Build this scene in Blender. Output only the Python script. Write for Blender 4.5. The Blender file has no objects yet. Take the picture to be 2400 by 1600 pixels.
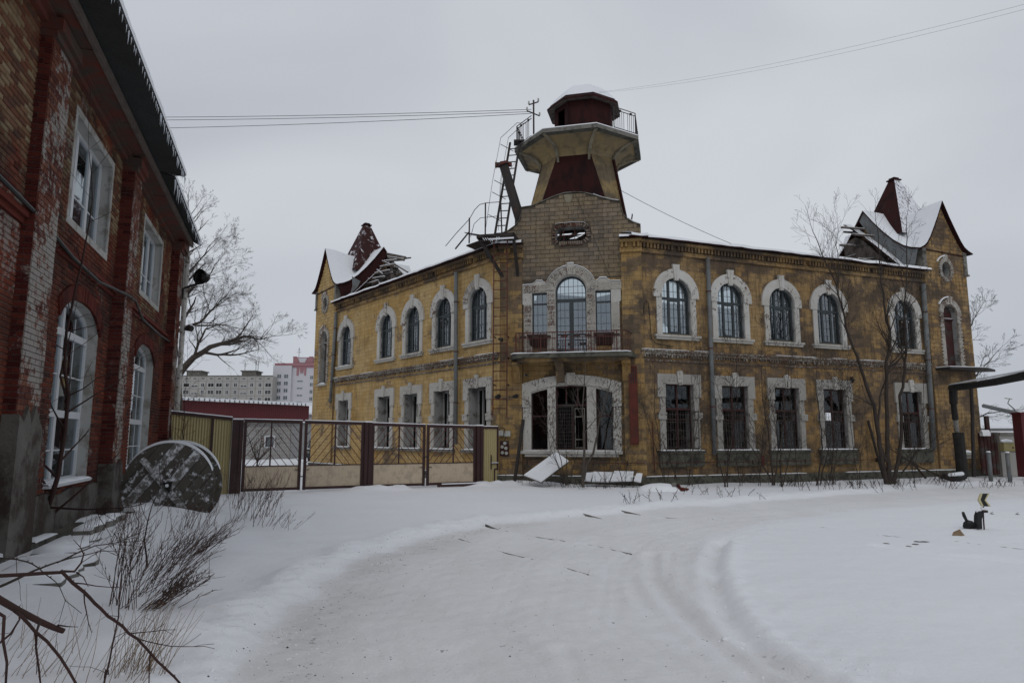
import bpy, math, random
import numpy as np
from mathutils import Vector, Matrix, noise
from mathutils.geometry import tessellate_polygon
R = math.radians
SC = bpy.context.scene
COL = SC.collection
rnd = random.Random(7)

# ---------------------------------------------------------------- camera
F_PX, HZ, EYE = 1600.0, 1026.0, 1.65
PITCH = math.atan((HZ - 800) / F_PX)
cam_d = bpy.data.cameras.new('camera')
cam = bpy.data.objects.new('camera', cam_d)
COL.objects.link(cam)
cam_d.sensor_width = 36.0
cam_d.lens = 24.0
cam_d.clip_start = 0.05
cam_d.clip_end = 3000
cam.location = (0, 0, EYE)
cam.rotation_euler = (math.pi / 2 + PITCH, 0, 0)
SC.camera = cam

# ---------------------------------------------------------------- sky, sun, exposure
SUN_EL, SUN_ROT = 40, 187          # degrees; soft brightness from the left, behind the camera
world = bpy.data.worlds.new('World')
SC.world = world
world.use_nodes = True
wn, wl = world.node_tree.nodes, world.node_tree.links
wn.clear()
w_out = wn.new('ShaderNodeOutputWorld')
w_bg = wn.new('ShaderNodeBackground'); w_bg.inputs['Strength'].default_value = 0.1
w_sky = wn.new('ShaderNodeTexSky'); w_sky.sky_type = 'NISHITA'; w_sky.sun_disc = False
w_sky.sun_elevation = R(SUN_EL); w_sky.sun_rotation = R(SUN_ROT)
w_tc = wn.new('ShaderNodeTexCoord')
w_map = wn.new('ShaderNodeMapping'); w_map.inputs['Scale'].default_value = (1, 1, 1.5)
w_n = wn.new('ShaderNodeTexNoise'); w_n.inputs['Scale'].default_value = 1.35
w_n.inputs['Detail'].default_value = 4; w_n.inputs['Roughness'].default_value = 0.42
w_n.inputs['Distortion'].default_value = 0.6
w_r = wn.new('ShaderNodeValToRGB')
w_r.color_ramp.elements[0].position = 0.36; w_r.color_ramp.elements[0].color = (0.425, 0.450, 0.505, 1)
w_r.color_ramp.elements[1].position = 0.68; w_r.color_ramp.elements[1].color = (0.585, 0.612, 0.650, 1)
w_mul = wn.new('ShaderNodeVectorMath'); w_mul.operation = 'SCALE'; w_mul.inputs['Scale'].default_value = 11.6
w_mix = wn.new('ShaderNodeMix'); w_mix.data_type = 'RGBA'; w_mix.inputs['Factor'].default_value = 0.96
wl.new(w_tc.outputs['Generated'], w_map.inputs['Vector'])
wl.new(w_map.outputs[0], w_n.inputs['Vector'])
wl.new(w_n.outputs['Fac'], w_r.inputs['Fac'])
wl.new(w_r.outputs['Color'], w_mul.inputs[0])
wl.new(w_sky.outputs[0], w_mix.inputs['A'])
wl.new(w_mul.outputs[0], w_mix.inputs['B'])
wl.new(w_mix.outputs['Result'], w_bg.inputs['Color'])
wl.new(w_bg.outputs[0], w_out.inputs['Surface'])

sun_d = bpy.data.lights.new('sun', 'SUN')
sun_d.energy = 0.5; sun_d.angle = R(25); sun_d.color = (1.0, 0.96, 0.9)
sun = bpy.data.objects.new('sun', sun_d); COL.objects.link(sun)
_sd = Vector((-math.sin(R(SUN_ROT - 180)) * math.cos(R(SUN_EL)), -math.cos(R(SUN_ROT - 180)) * math.cos(R(SUN_EL)), math.sin(R(SUN_EL))))
sun.rotation_euler = _sd.to_track_quat('Z', 'Y').to_euler()
SC.view_settings.view_transform = 'Standard'
SC.view_settings.look = 'None'
SC.view_settings.exposure = -0.13
SC.view_settings.gamma = 1
SC.view_settings.use_curve_mapping = False
SC.cycles.max_bounces = 6
SC.cycles.transparent_max_bounces = 12

# ---------------------------------------------------------------- pixel rays of the photograph (full 2400x1600 px)
def ray(px, py):
    x = (px - 1200) / F_PX; z = -(py - 800) / F_PX
    c, s = math.cos(PITCH), math.sin(PITCH)
    return Vector((x, c - z * s, s + z * c))
def gpt(px, py, z=0.0):
    r = ray(px, py); t = (z - EYE) / r.z
    return Vector((r.x * t, r.y * t, z))
def dpt(px, py, Y):
    r = ray(px, py); t = Y / r.y
    return Vector((r.x * t, Y, EYE + r.z * t))
def proj(P):
    c, s = math.cos(PITCH), math.sin(PITCH)
    v = (P[0], P[1], P[2] - EYE)
    d = v[1] * c + v[2] * s; u = -v[1] * s + v[2] * c
    if d < 0.1: return (-9999, -9999, d)
    return (1200 + F_PX * v[0] / d, 800 - F_PX * u / d, d)

# ---------------------------------------------------------------- materials
def hexc(c): return (c[0], c[1], c[2], 1)
class Mat:
    def __init__(s, name, rough=0.85, spec=0.3, metal=0.0):
        s.m = bpy.data.materials.new(name); s.m.use_nodes = True
        s.n = s.m.node_tree.nodes; s.l = s.m.node_tree.links
        s.b = s.n['Principled BSDF']
        s.b.inputs['Roughness'].default_value = rough
        s.b.inputs['Specular IOR Level'].default_value = spec
        s.b.inputs['Metallic'].default_value = metal
        s.pos = s.n.new('ShaderNodeNewGeometry')
        s.geo = s.pos
    def noise(s, scale, detail=4, rough=0.55, stretch=(1, 1, 1), off=0.0, dist=0.0, obj=False):
        mp = s.n.new('ShaderNodeMapping'); mp.inputs['Scale'].default_value = stretch
        mp.inputs['Location'].default_value = (off, off * 1.7, off * 0.6)
        if obj:
            tc = s.n.new('ShaderNodeTexCoord'); s.l.new(tc.outputs['Object'], mp.inputs['Vector'])
        else:
            s.l.new(s.pos.outputs['Position'], mp.inputs['Vector'])
        t = s.n.new('ShaderNodeTexNoise'); t.inputs['Scale'].default_value = scale
        t.inputs['Detail'].default_value = detail; t.inputs['Roughness'].default_value = rough
        t.inputs['Distortion'].default_value = dist
        s.l.new(mp.outputs[0], t.inputs['Vector'])
        return t.outputs['Fac']
    def ramp(s, fac, stops):
        r = s.n.new('ShaderNodeValToRGB'); cr = r.color_ramp
        while len(cr.elements) < len(stops): cr.elements.new(0.5)
        for e, (p, c) in zip(cr.elements, stops):
            e.position = p; e.color = (c, c, c, 1) if isinstance(c, (int, float)) else hexc(c)
        s.l.new(fac, r.inputs['Fac'])
        return r.outputs['Color']
    def mix(s, fac, a, b, mode='MIX'):
        m = s.n.new('ShaderNodeMix'); m.data_type = 'RGBA'; m.blend_type = mode
        for k, v in (('Factor', fac), ('A', a), ('B', b)):
            if isinstance(v, (int, float)): m.inputs[k].default_value = v if k == 'Factor' else (v, v, v, 1)
            elif isinstance(v, tuple): m.inputs[k].default_value = hexc(v)
            else: s.l.new(v, m.inputs[k])
        return m.outputs['Result']
    def math(s, op, a, b=0.0):
        m = s.n.new('ShaderNodeMath'); m.operation = op
        for i, v in enumerate((a, b)):
            if isinstance(v, (int, float)): m.inputs[i].default_value = v
            else: s.l.new(v, m.inputs[i])
        return m.outputs[0]
    def island(s):
        oi = s.n.new('ShaderNodeObjectInfo')
        v = s.math('ADD', s.geo.outputs['Random Per Island'], oi.outputs['Random'])
        return s.math('FRACT', v)
    def sep(s):
        x = s.n.new('ShaderNodeSeparateXYZ'); s.l.new(s.pos.outputs['Position'], x.inputs[0]); return x.outputs
    def color(s, c):
        if isinstance(c, tuple): s.b.inputs['Base Color'].default_value = hexc(c)
        else: s.l.new(c, s.b.inputs['Base Color'])
    def bump(s, h, strength=0.4, dist=0.02):
        b = s.n.new('ShaderNodeBump'); b.inputs['Strength'].default_value = strength
        b.inputs['Distance'].default_value = dist
        s.l.new(h, b.inputs['Height']); s.l.new(b.outputs[0], s.b.inputs['Normal'])

def simple(name, a, b=None, scale=3.0, rough=0.85, bump=0.2, metal=0.0, spec=0.3, grime=None, gpos=(0.5, 0.62), gscale=2.5, stretch=(1, 1, 1)):
    m = Mat(name, rough, spec, metal)
    f = m.noise(scale, 5, 0.6, stretch)
    c = m.ramp(f, [(0.3, a), (0.7, b or a)])
    if grime:
        g = m.ramp(m.noise(gscale, 6, 0.65, stretch, off=5.0), [(gpos[0], 0.0), (gpos[1], 1.0)])
        c = m.mix(g, c, grime)
    m.color(c)
    if bump: m.bump(m.noise(scale * 9, 4, 0.6, off=3.0), bump, 0.02)
    return m.m

def plaster(name, ochre, pale, expo, grey, gm=0.0, t=(0.52, 0.58), dark=0.25, shift=0.0):
    """ochre limewash over blocks; where it has come off the blocks show (block by block)"""
    m = Mat(name, 0.93, 0.15)
    isl = m.island()
    base = m.ramp(m.noise(0.55, 5, 0.6, off=shift), [(0.35, ochre), (0.62, pale)])
    base = m.mix(m.ramp(m.noise(3.4, 6, 0.7, off=2 + shift), [(0.42, 0.0), (0.75, 0.55)]), base, (ochre[0] * 0.62, ochre[1] * 0.55, ochre[2] * 0.5))
    base = m.mix(0.30, base, m.ramp(isl, [(0.0, (ochre[0] * 0.7, ochre[1] * 0.7, ochre[2] * 0.75)), (1.0, pale)]))
    # exposed blocks
    blk = m.ramp(isl, [(0.0, grey), (0.5, expo), (1.0, (expo[0] * 1.5, expo[1] * 1.4, expo[2] * 1.25))])
    blk = m.mix(m.ramp(m.noise(9, 5, 0.7, off=8), [(0.35, 0.0), (0.7, 0.5)]), blk, grey)
    n = m.noise(0.62, 6, 0.62, stretch=(1, 1, 1.25), off=11 + shift)
    n2 = m.math('ADD', n, m.math('MULTIPLY', m.math('SUBTRACT', isl, 0.5), 0.16))
    n3 = m.math('ADD', n2, m.math('MULTIPLY', m.math('SUBTRACT', m.noise(14, 4, 0.7, off=4), 0.5), 0.10))
    msk = m.ramp(n3, [(t[0], 0.0), (t[1], 1.0)])
    c = m.mix(msk, base, blk)
    # rain streaks and soot blotches
    st = m.ramp(m.noise(2.2, 5, 0.65, stretch=(3.2, 3.2, 0.35), off=20 + shift), [(0.48, 0.0), (0.72, dark)])
    c = m.mix(st, c, (0.055, 0.042, 0.03))
    sm = m.ramp(m.noise(0.9, 6, 0.7, off=31 + shift), [(0.50, 0.0), (0.74, dark * 1.5)])
    c = m.mix(sm, c, (0.07, 0.055, 0.04))
    st2 = m.ramp(m.noise(5.5, 5, 0.65, stretch=(3.5, 3.5, 0.22), off=27 + shift), [(0.52, 0.0), (0.68, dark * 0.8)])
    c = m.mix(st2, c, (0.10, 0.075, 0.05))
    sp = m.ramp(m.noise(22, 3, 0.6, off=41), [(0.66, 0.0), (0.72, 0.6)])
    c = m.mix(sp, c, (0.08, 0.045, 0.03))
    # ground damp: dirt line of its own near the foot
    m.color(c)
    m.bump(m.math('ADD', m.noise(30, 5, 0.7, off=1), m.math('MULTIPLY', n3, 2.0)), 0.5, 0.02)
    return m.m

M = {}
M['plaster_left'] = plaster('ochre plaster', (0.46, 0.290, 0.098), (0.54, 0.395, 0.195), (0.20, 0.15, 0.10), (0.10, 0.085, 0.065), t=(0.60, 0.68), dark=0.34)
M['plaster_right'] = plaster('weathered ochre plaster', (0.335, 0.205, 0.082), (0.375, 0.26, 0.13), (0.125, 0.090, 0.064), (0.068, 0.056, 0.048), t=(0.455, 0.56), dark=0.75, shift=3.0)
M['plaster_centre'] = plaster('patchy ochre plaster', (0.36, 0.22, 0.08), (0.41, 0.29, 0.135), (0.15, 0.11, 0.072), (0.08, 0.068, 0.058), t=(0.46, 0.54), dark=0.5, shift=7.0)
M['block_gable'] = plaster('bare gable blocks', (0.22, 0.175, 0.118), (0.28, 0.215, 0.132), (0.19, 0.158, 0.122), (0.14, 0.118, 0.094), t=(0.40, 0.52), dark=0.42, shift=9.0)
M['joint'] = simple('block joint mortar', (0.15, 0.105, 0.055), (0.22, 0.15, 0.07), 2.0)
M['joint_gable'] = simple('gable joint mortar', (0.07, 0.055, 0.042), (0.10, 0.08, 0.055), 2.0)
M['tower_plaster'] = plaster('tower plaster', (0.25, 0.175, 0.08), (0.32, 0.24, 0.12), (0.15, 0.12, 0.08), (0.08, 0.07, 0.055), t=(0.46, 0.56), dark=0.6, shift=15.0)
M['shaft_concrete'] = simple('shaft concrete', (0.30, 0.26, 0.17), (0.20, 0.18, 0.14), 1.2, grime=(0.08, 0.07, 0.055), gscale=1.6, gpos=(0.45, 0.7))
M['flare_yellow'] = simple('yellowed concrete', (0.31, 0.225, 0.105), (0.17, 0.145, 0.10), 1.0, grime=(0.075, 0.065, 0.05), gscale=1.5, gpos=(0.5, 0.7))

def peel(name, white, under, under2, t0, t1, scale=6.0, stretch=(1, 1, 1)):
    m = Mat(name, 0.9, 0.2)
    w = m.ramp(m.noise(1.3, 5, 0.6), [(0.3, white), (0.7, (white[0] * 0.78, white[1] * 0.76, white[2] * 0.72))])
    u = m.ramp(m.noise(3.0, 5, 0.6, off=3), [(0.4, under), (0.6, under2)])
    n = m.math('ADD', m.noise(scale, 7, 0.72, stretch, off=9), m.math('MULTIPLY', m.math('SUBTRACT', m.noise(0.8, 3, 0.5, off=5), 0.5), 0.35))
    n = m.math('ADD', n, m.math('MULTIPLY', m.math('SUBTRACT', m.island(), 0.5), 0.10))
    msk = m.ramp(n, [(t0, 0.0), (t1, 1.0)])
    m.color(m.mix(msk, w, u))
    m.bump(m.math('SUBTRACT', m.noise(40, 4, 0.7), m.math('MULTIPLY', msk, 1.2)), 0.7, 0.02)
    return m.m
M['dirty_trim'] = peel('dirty string course', (0.36, 0.34, 0.30), (0.13, 0.105, 0.08), (0.12, 0.065, 0.045), 0.43, 0.51, 12)
M['weed'] = simple('dry weed stem', (0.085, 0.050, 0.038), (0.055, 0.033, 0.027), 8, bump=0)
M['lower_trim'] = peel('sooty flaking surround', (0.38, 0.37, 0.345), (0.10, 0.088, 0.075), (0.11, 0.07, 0.055), 0.585, 0.64, 18, (1, 1, 0.45))
M['white_trim'] = peel('white painted surround', (0.56, 0.55, 0.52), (0.20, 0.17, 0.14), (0.13, 0.075, 0.05), 0.60, 0.64, 7)
M['flaking_trim'] = peel('flaking white surround', (0.50, 0.49, 0.46), (0.12, 0.105, 0.09), (0.13, 0.085, 0.065), 0.585, 0.64, 18, (1, 1, 0.45))
M['brick_trim'] = peel('whitewashed trim brick', (0.46, 0.44, 0.40), (0.15, 0.075, 0.055), (0.14, 0.11, 0.09), 0.52, 0.60, 18)
M['grey_reveal'] = simple('grey reveal render', (0.33, 0.33, 0.32), (0.24, 0.24, 0.235), 2, grime=(0.12, 0.11, 0.1))
M['frame_dark'] = simple('anthracite window frame', (0.035, 0.045, 0.05), (0.045, 0.055, 0.06), 4, rough=0.5, bump=0)
M['frame_red'] = simple('old dark red window frame', (0.06, 0.016, 0.015), (0.035, 0.014, 0.013), 4, rough=0.7, grime=(0.05, 0.045, 0.04))
M['white_pvc'] = simple('white window frame', (0.56, 0.575, 0.59), (0.50, 0.515, 0.535), 4, rough=0.45, bump=0)
M['grille'] = simple('rusty grille iron', (0.10, 0.09, 0.085), (0.06, 0.045, 0.04), 8, rough=0.7, bump=0)
M['rust'] = simple('red brown iron', (0.13, 0.035, 0.026), (0.07, 0.025, 0.02), 5, rough=0.75, grime=(0.035, 0.025, 0.02), gscale=6)
M['black_iron'] = simple('black iron', (0.022, 0.02, 0.02), (0.035, 0.026, 0.022), 5, rough=0.7, grime=(0.08, 0.035, 0.025), gscale=4, gpos=(0.6, 0.7))
M['red_metal'] = simple('oxide red sheet metal', (0.028, 0.010, 0.010), (0.042, 0.013, 0.012), 1.5, rough=0.8, bump=0.05, spec=0.1, grime=(0.018, 0.009, 0.009), gscale=2.2, stretch=(1, 1, .4))
M['red_duct'] = simple('rusty red duct steel', (0.13, 0.026, 0.015), (0.08, 0.02, 0.014), 3, rough=0.7, grime=(0.07, 0.02, 0.015))
M['galv'] = simple('galvanised pipe', (0.17, 0.18, 0.18), (0.13, 0.14, 0.145), 3, rough=0.6, metal=0.1, bump=0.05, grime=(0.13, 0.125, 0.12))
M['wood_dark'] = simple('weathered timber', (0.075, 0.06, 0.05), (0.13, 0.11, 0.095), 4, grime=(0.03, 0.025, 0.02), stretch=(1, 1, 1))
M['concrete'] = simple('dirty concrete', (0.20, 0.19, 0.17), (0.13, 0.125, 0.11), 1.6, grime=(0.06, 0.055, 0.045), gscale=3)
M['interior_shade'] = simple('shade-darkened interior plaster', (0.075, 0.08, 0.08), (0.045, 0.048, 0.048), 0.8)  # room shade put into the colour, so the stripped openings look dark inside
M['plinth'] = simple('mossy plinth', (0.11, 0.105, 0.085), (0.07, 0.07, 0.055), 2.0, grime=(0.035, 0.035, 0.028), gscale=4)
M['interior'] = simple('interior plaster', (0.26, 0.27, 0.27), (0.17, 0.18, 0.18), 0.8, grime=(0.12, 0.115, 0.09), gscale=1.2)
M['gate_beige'] = simple('beige sheet steel', (0.50, 0.41, 0.30), (0.46, 0.375, 0.275), 1.0, rough=0.55, bump=0.03, grime=(0.38, 0.31, 0.23), gscale=4)
M['gate_brown'] = simple('dark brown gate steel', (0.045, 0.018, 0.017), (0.032, 0.014, 0.014), 3, rough=0.55, bump=0.05)
M['fence_yellow'] = simple('olive yellow corrugated sheet', (0.37, 0.31, 0.155), (0.33, 0.275, 0.14), 1.0, rough=0.6, bump=0.03)
M['shed_red'] = simple('dark red siding', (0.10, 0.018, 0.020), (0.085, 0.016, 0.018), 0.5, rough=0.6, bump=0.0)
M['bark'] = simple('dark bark', (0.030, 0.023, 0.019), (0.052, 0.041, 0.034), 5, bump=0.4)
M['bark_grey'] = simple('grey brown bark', (0.055, 0.045, 0.038), (0.085, 0.072, 0.060), 6, bump=0.3)
M['twig_red'] = simple('reddish twig', (0.050, 0.022, 0.019), (0.032, 0.018, 0.016), 8, bump=0)
M['straw'] = simple('dry straw', (0.26, 0.19, 0.12), (0.17, 0.11, 0.07), 8, bump=0)
M['corr_dark'] = simple('dark corrugated roof sheet', (0.045, 0.047, 0.045), (0.035, 0.036, 0.034), 2, rough=0.6)
M['soffit'] = simple('painted eaves board', (0.15, 0.036, 0.022), (0.09, 0.034, 0.026), 1.6, grime=(0.07, 0.05, 0.04), gscale=2.4, gpos=(0.42, 0.6))
M['fascia'] = simple('grey fascia board', (0.15, 0.125, 0.11), (0.10, 0.08, 0.07), 4)
M['apt_grey'] = simple('apartment panel', (0.36, 0.345, 0.32), (0.31, 0.30, 0.28), 0.15, bump=0)
M['apt_joint'] = simple('apartment joint', (0.24, 0.235, 0.22), None, 0.3, bump=0)
M['apt_white'] = simple('pale apartment render', (0.52, 0.51, 0.53), (0.48, 0.47, 0.50), 0.1, bump=0)
M['apt_pink'] = simple('pink apartment render', (0.34, 0.17, 0.185), (0.31, 0.16, 0.175), 0.1, bump=0)
M['far_glass'] = simple('far window glass', (0.10, 0.12, 0.13), (0.14, 0.15, 0.16), 1.0, rough=0.2, bump=0)
M['hut_white'] = simple('white silicate brick', (0.42, 0.42, 0.41), (0.34, 0.34, 0.33), 3)
M['icicle'] = simple('ice', (0.6, 0.64, 0.68), None, 3, rough=0.15, bump=0, spec=0.6)
M['yellow_paint'] = simple('pale yellow paint', (0.36, 0.31, 0.14), (0.28, 0.24, 0.12), 3)
M['cream_box'] = simple('grey cream enamel', (0.40, 0.40, 0.36), (0.33, 0.33, 0.30), 3, rough=0.5)
M['sign_black'] = simple('black paint', (0.015, 0.015, 0.015), None, 3, rough=0.5, bump=0)
M['sign_edge'] = simple('pale yellow edging', (0.50, 0.45, 0.26), None, 3, bump=0)
M['tar_wrap'] = simple('tarred pipe wrap', (0.014, 0.013, 0.012), (0.03, 0.027, 0.024), 5, bump=0.8)
M['foil_wrap'] = simple('torn glass wool wrap', (0.28, 0.27, 0.25), (0.18, 0.17, 0.15), 6, bump=0.8)

def snow_mat(name, a, b, specks=False):
    m = Mat(name, 0.75, 0.25)
    c = m.ramp(m.noise(0.35, 5, 0.6), [(0.3, a), (0.7, b)])
    m.color(c)
    m.bump(m.noise(22, 6, 0.7), 0.25, 0.015)
    m.b.inputs['Subsurface Weight'].default_value = 0.0
    return m.m
M['snow'] = snow_mat('snow', (0.80, 0.815, 0.84), (0.76, 0.775, 0.80))
def half_snow(name, base, t0, t1, scale=5, stretch=(1, 1, 1)):
    m = Mat(name, 0.8, 0.2)
    n = m.ramp(m.noise(scale, 7, 0.7, stretch, off=2), [(t0, 0.0), (t1, 1.0)])
    bcol = m.ramp(m.noise(3, 4, 0.6), [(0.3, base), (0.7, (base[0] * 1.4, base[1] * 1.4, base[2] * 1.4))])
    m.color(m.mix(n, bcol, (0.78, 0.79, 0.82)))
    m.bump(n, 0.5, 0.02)
    return m.m
M['red_snowy'] = half_snow('oxide red sheet with blown snow', (0.035, 0.012, 0.011), 0.55, 0.63, 3.0)
M['snowy_metal'] = half_snow('metal under blown snow', (0.06, 0.03, 0.03), 0.38, 0.48, 6.0, (2, 2, .6))
M['flange_wood'] = half_snow('grey spool planks with blown snow', (0.075, 0.068, 0.058), 0.56, 0.66, 7)
M['flange_frost'] = half_snow('frosted spool planks', (0.12, 0.112, 0.10), 0.46, 0.62, 9)

# glass
def glass(name, tint, refl):
    m = bpy.data.materials.new(name); m.use_nodes = True
    n, l = m.node_tree.nodes, m.node_tree.links; n.clear()
    o = n.new('ShaderNodeOutputMaterial'); t = n.new('ShaderNodeBsdfTransparent'); g = n.new('ShaderNodeBsdfGlossy')
    t.inputs['Color'].default_value = hexc(tint); g.inputs['Roughness'].default_value = 0.03
    g.inputs['Color'].default_value = (0.85, 0.92, 0.97, 1)
    fr = n.new('ShaderNodeFresnel'); fr.inputs['IOR'].default_value = 1.5
    ad = n.new('ShaderNodeMath'); ad.operation = 'ADD'; ad.inputs[1].default_value = refl
    x = n.new('ShaderNodeMixShader')
    l.new(fr.outputs[0], ad.inputs[0]); l.new(ad.outputs[0], x.inputs['Fac'])
    l.new(t.outputs[0], x.inputs[1]); l.new(g.outputs[0], x.inputs[2]); l.new(x.outputs[0], o.inputs['Surface'])
    return m
M['glass'] = glass('window glass', (0.72, 0.76, 0.77), 0.17)
M['glass_old'] = glass('dusty glass', (0.45, 0.46, 0.44), 0.02)

def brickmat():
    m = Mat('old brick', 0.9, 0.15)
    isl = m.island()
    red = m.ramp(isl, [(0.0, (0.060, 0.016, 0.012)), (0.35, (0.105, 0.026, 0.018)), (0.7, (0.15, 0.046, 0.027)), (1.0, (0.038, 0.020, 0.017))])
    buff = m.ramp(isl, [(0.0, (0.26, 0.20, 0.12)), (0.35, (0.20, 0.13, 0.075)), (0.7, (0.15, 0.06, 0.034)), (1.0, (0.09, 0.05, 0.036))])
    z = m.sep()[2]
    zz = m.math('MULTIPLY', m.math('SUBTRACT', z, 4.9), 0.14)
    k = m.math('ADD', m.noise(0.5, 5, 0.6, off=3), m.math('MINIMUM', zz, 0.12))
    c = m.mix(m.ramp(k, [(0.47, 0.0), (0.57, 1.0)]), red, buff)
    # flat red limewash patches
    lw = m.ramp(m.noise(0.8, 5, 0.6, off=13), [(0.52, 0.0), (0.60, 0.85)])
    c = m.mix(lw, c, (0.17, 0.042, 0.023))
    # whitewash remains
    ww = m.ramp(m.math('ADD', m.noise(6, 7, 0.75, off=23), m.math('MULTIPLY', m.math('SUBTRACT', m.noise(0.7, 3, 0.5, off=6), 0.5), 0.9)), [(0.66, 0.0), (0.72, 0.7)])
    c = m.mix(ww, c, (0.28, 0.26, 0.235))
    so = m.ramp(m.noise(0.6, 6, 0.65, off=33), [(0.46, 0.0), (0.66, 0.85)])
    c = m.mix(so, c, (0.030, 0.020, 0.016))
    m.color(c)
    m.bump(m.noise(35, 5, 0.7), 0.6, 0.02)
    return m.m
M['brick'] = brickmat()
def brick2(name, tone, wash, w0):
    m = Mat(name, 0.9, 0.15)
    isl = m.island()
    c = m.ramp(isl, [(0.0, (tone[0] * 0.55, tone[1] * 0.5, tone[2] * 0.6)), (0.5, tone), (1.0, (tone[0] * 1.3, tone[1] * 1.5, tone[2] * 1.4))])
    n = m.math('ADD', m.noise(7, 7, 0.75, off=3), m.math('MULTIPLY', m.math('SUBTRACT', m.noise(0.9, 3, 0.5, off=8), 0.5), 0.8))
    c = m.mix(m.ramp(n, [(w0, 0.0), (w0 + 0.07, 0.9)]), c, wash)
    c = m.mix(m.ramp(m.noise(1.2, 6, 0.7, off=16), [(0.52, 0.0), (0.72, 0.75)]), c, (0.035, 0.025, 0.02))
    m.color(c); m.bump(m.noise(35, 5, 0.7), 0.6, 0.02)
    return m.m
M['brick_white'] = brick2('whitewashed brick', (0.13, 0.045, 0.03), (0.30, 0.285, 0.26), 0.50)
M['brick_red'] = brick2('dark red pier brick', (0.095, 0.020, 0.015), (0.25, 0.22, 0.19), 0.68)
M['rim_brick'] = brick2('dull rim brick', (0.085, 0.038, 0.028), (0.20, 0.17, 0.14), 0.52)
M['shelf'] = simple('brown rusted shelf', (0.055, 0.03, 0.024), (0.035, 0.022, 0.02), 6)
M['brick_mortar'] = simple('brick mortar', (0.17, 0.13, 0.11), (0.10, 0.05, 0.04), 2.5)
M['render_grey'] = simple('crumbling grey render', (0.13, 0.125, 0.11), (0.085, 0.078, 0.068), 1.4, bump=0.9, grime=(0.045, 0.032, 0.026), gscale=1.8, gpos=(0.46, 0.58))
M['reveal_white'] = simple('smooth pale reveal render', (0.40, 0.395, 0.375), (0.33, 0.325, 0.305), 1.2, bump=0.3, grime=(0.22, 0.205, 0.18), gscale=3)

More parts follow.
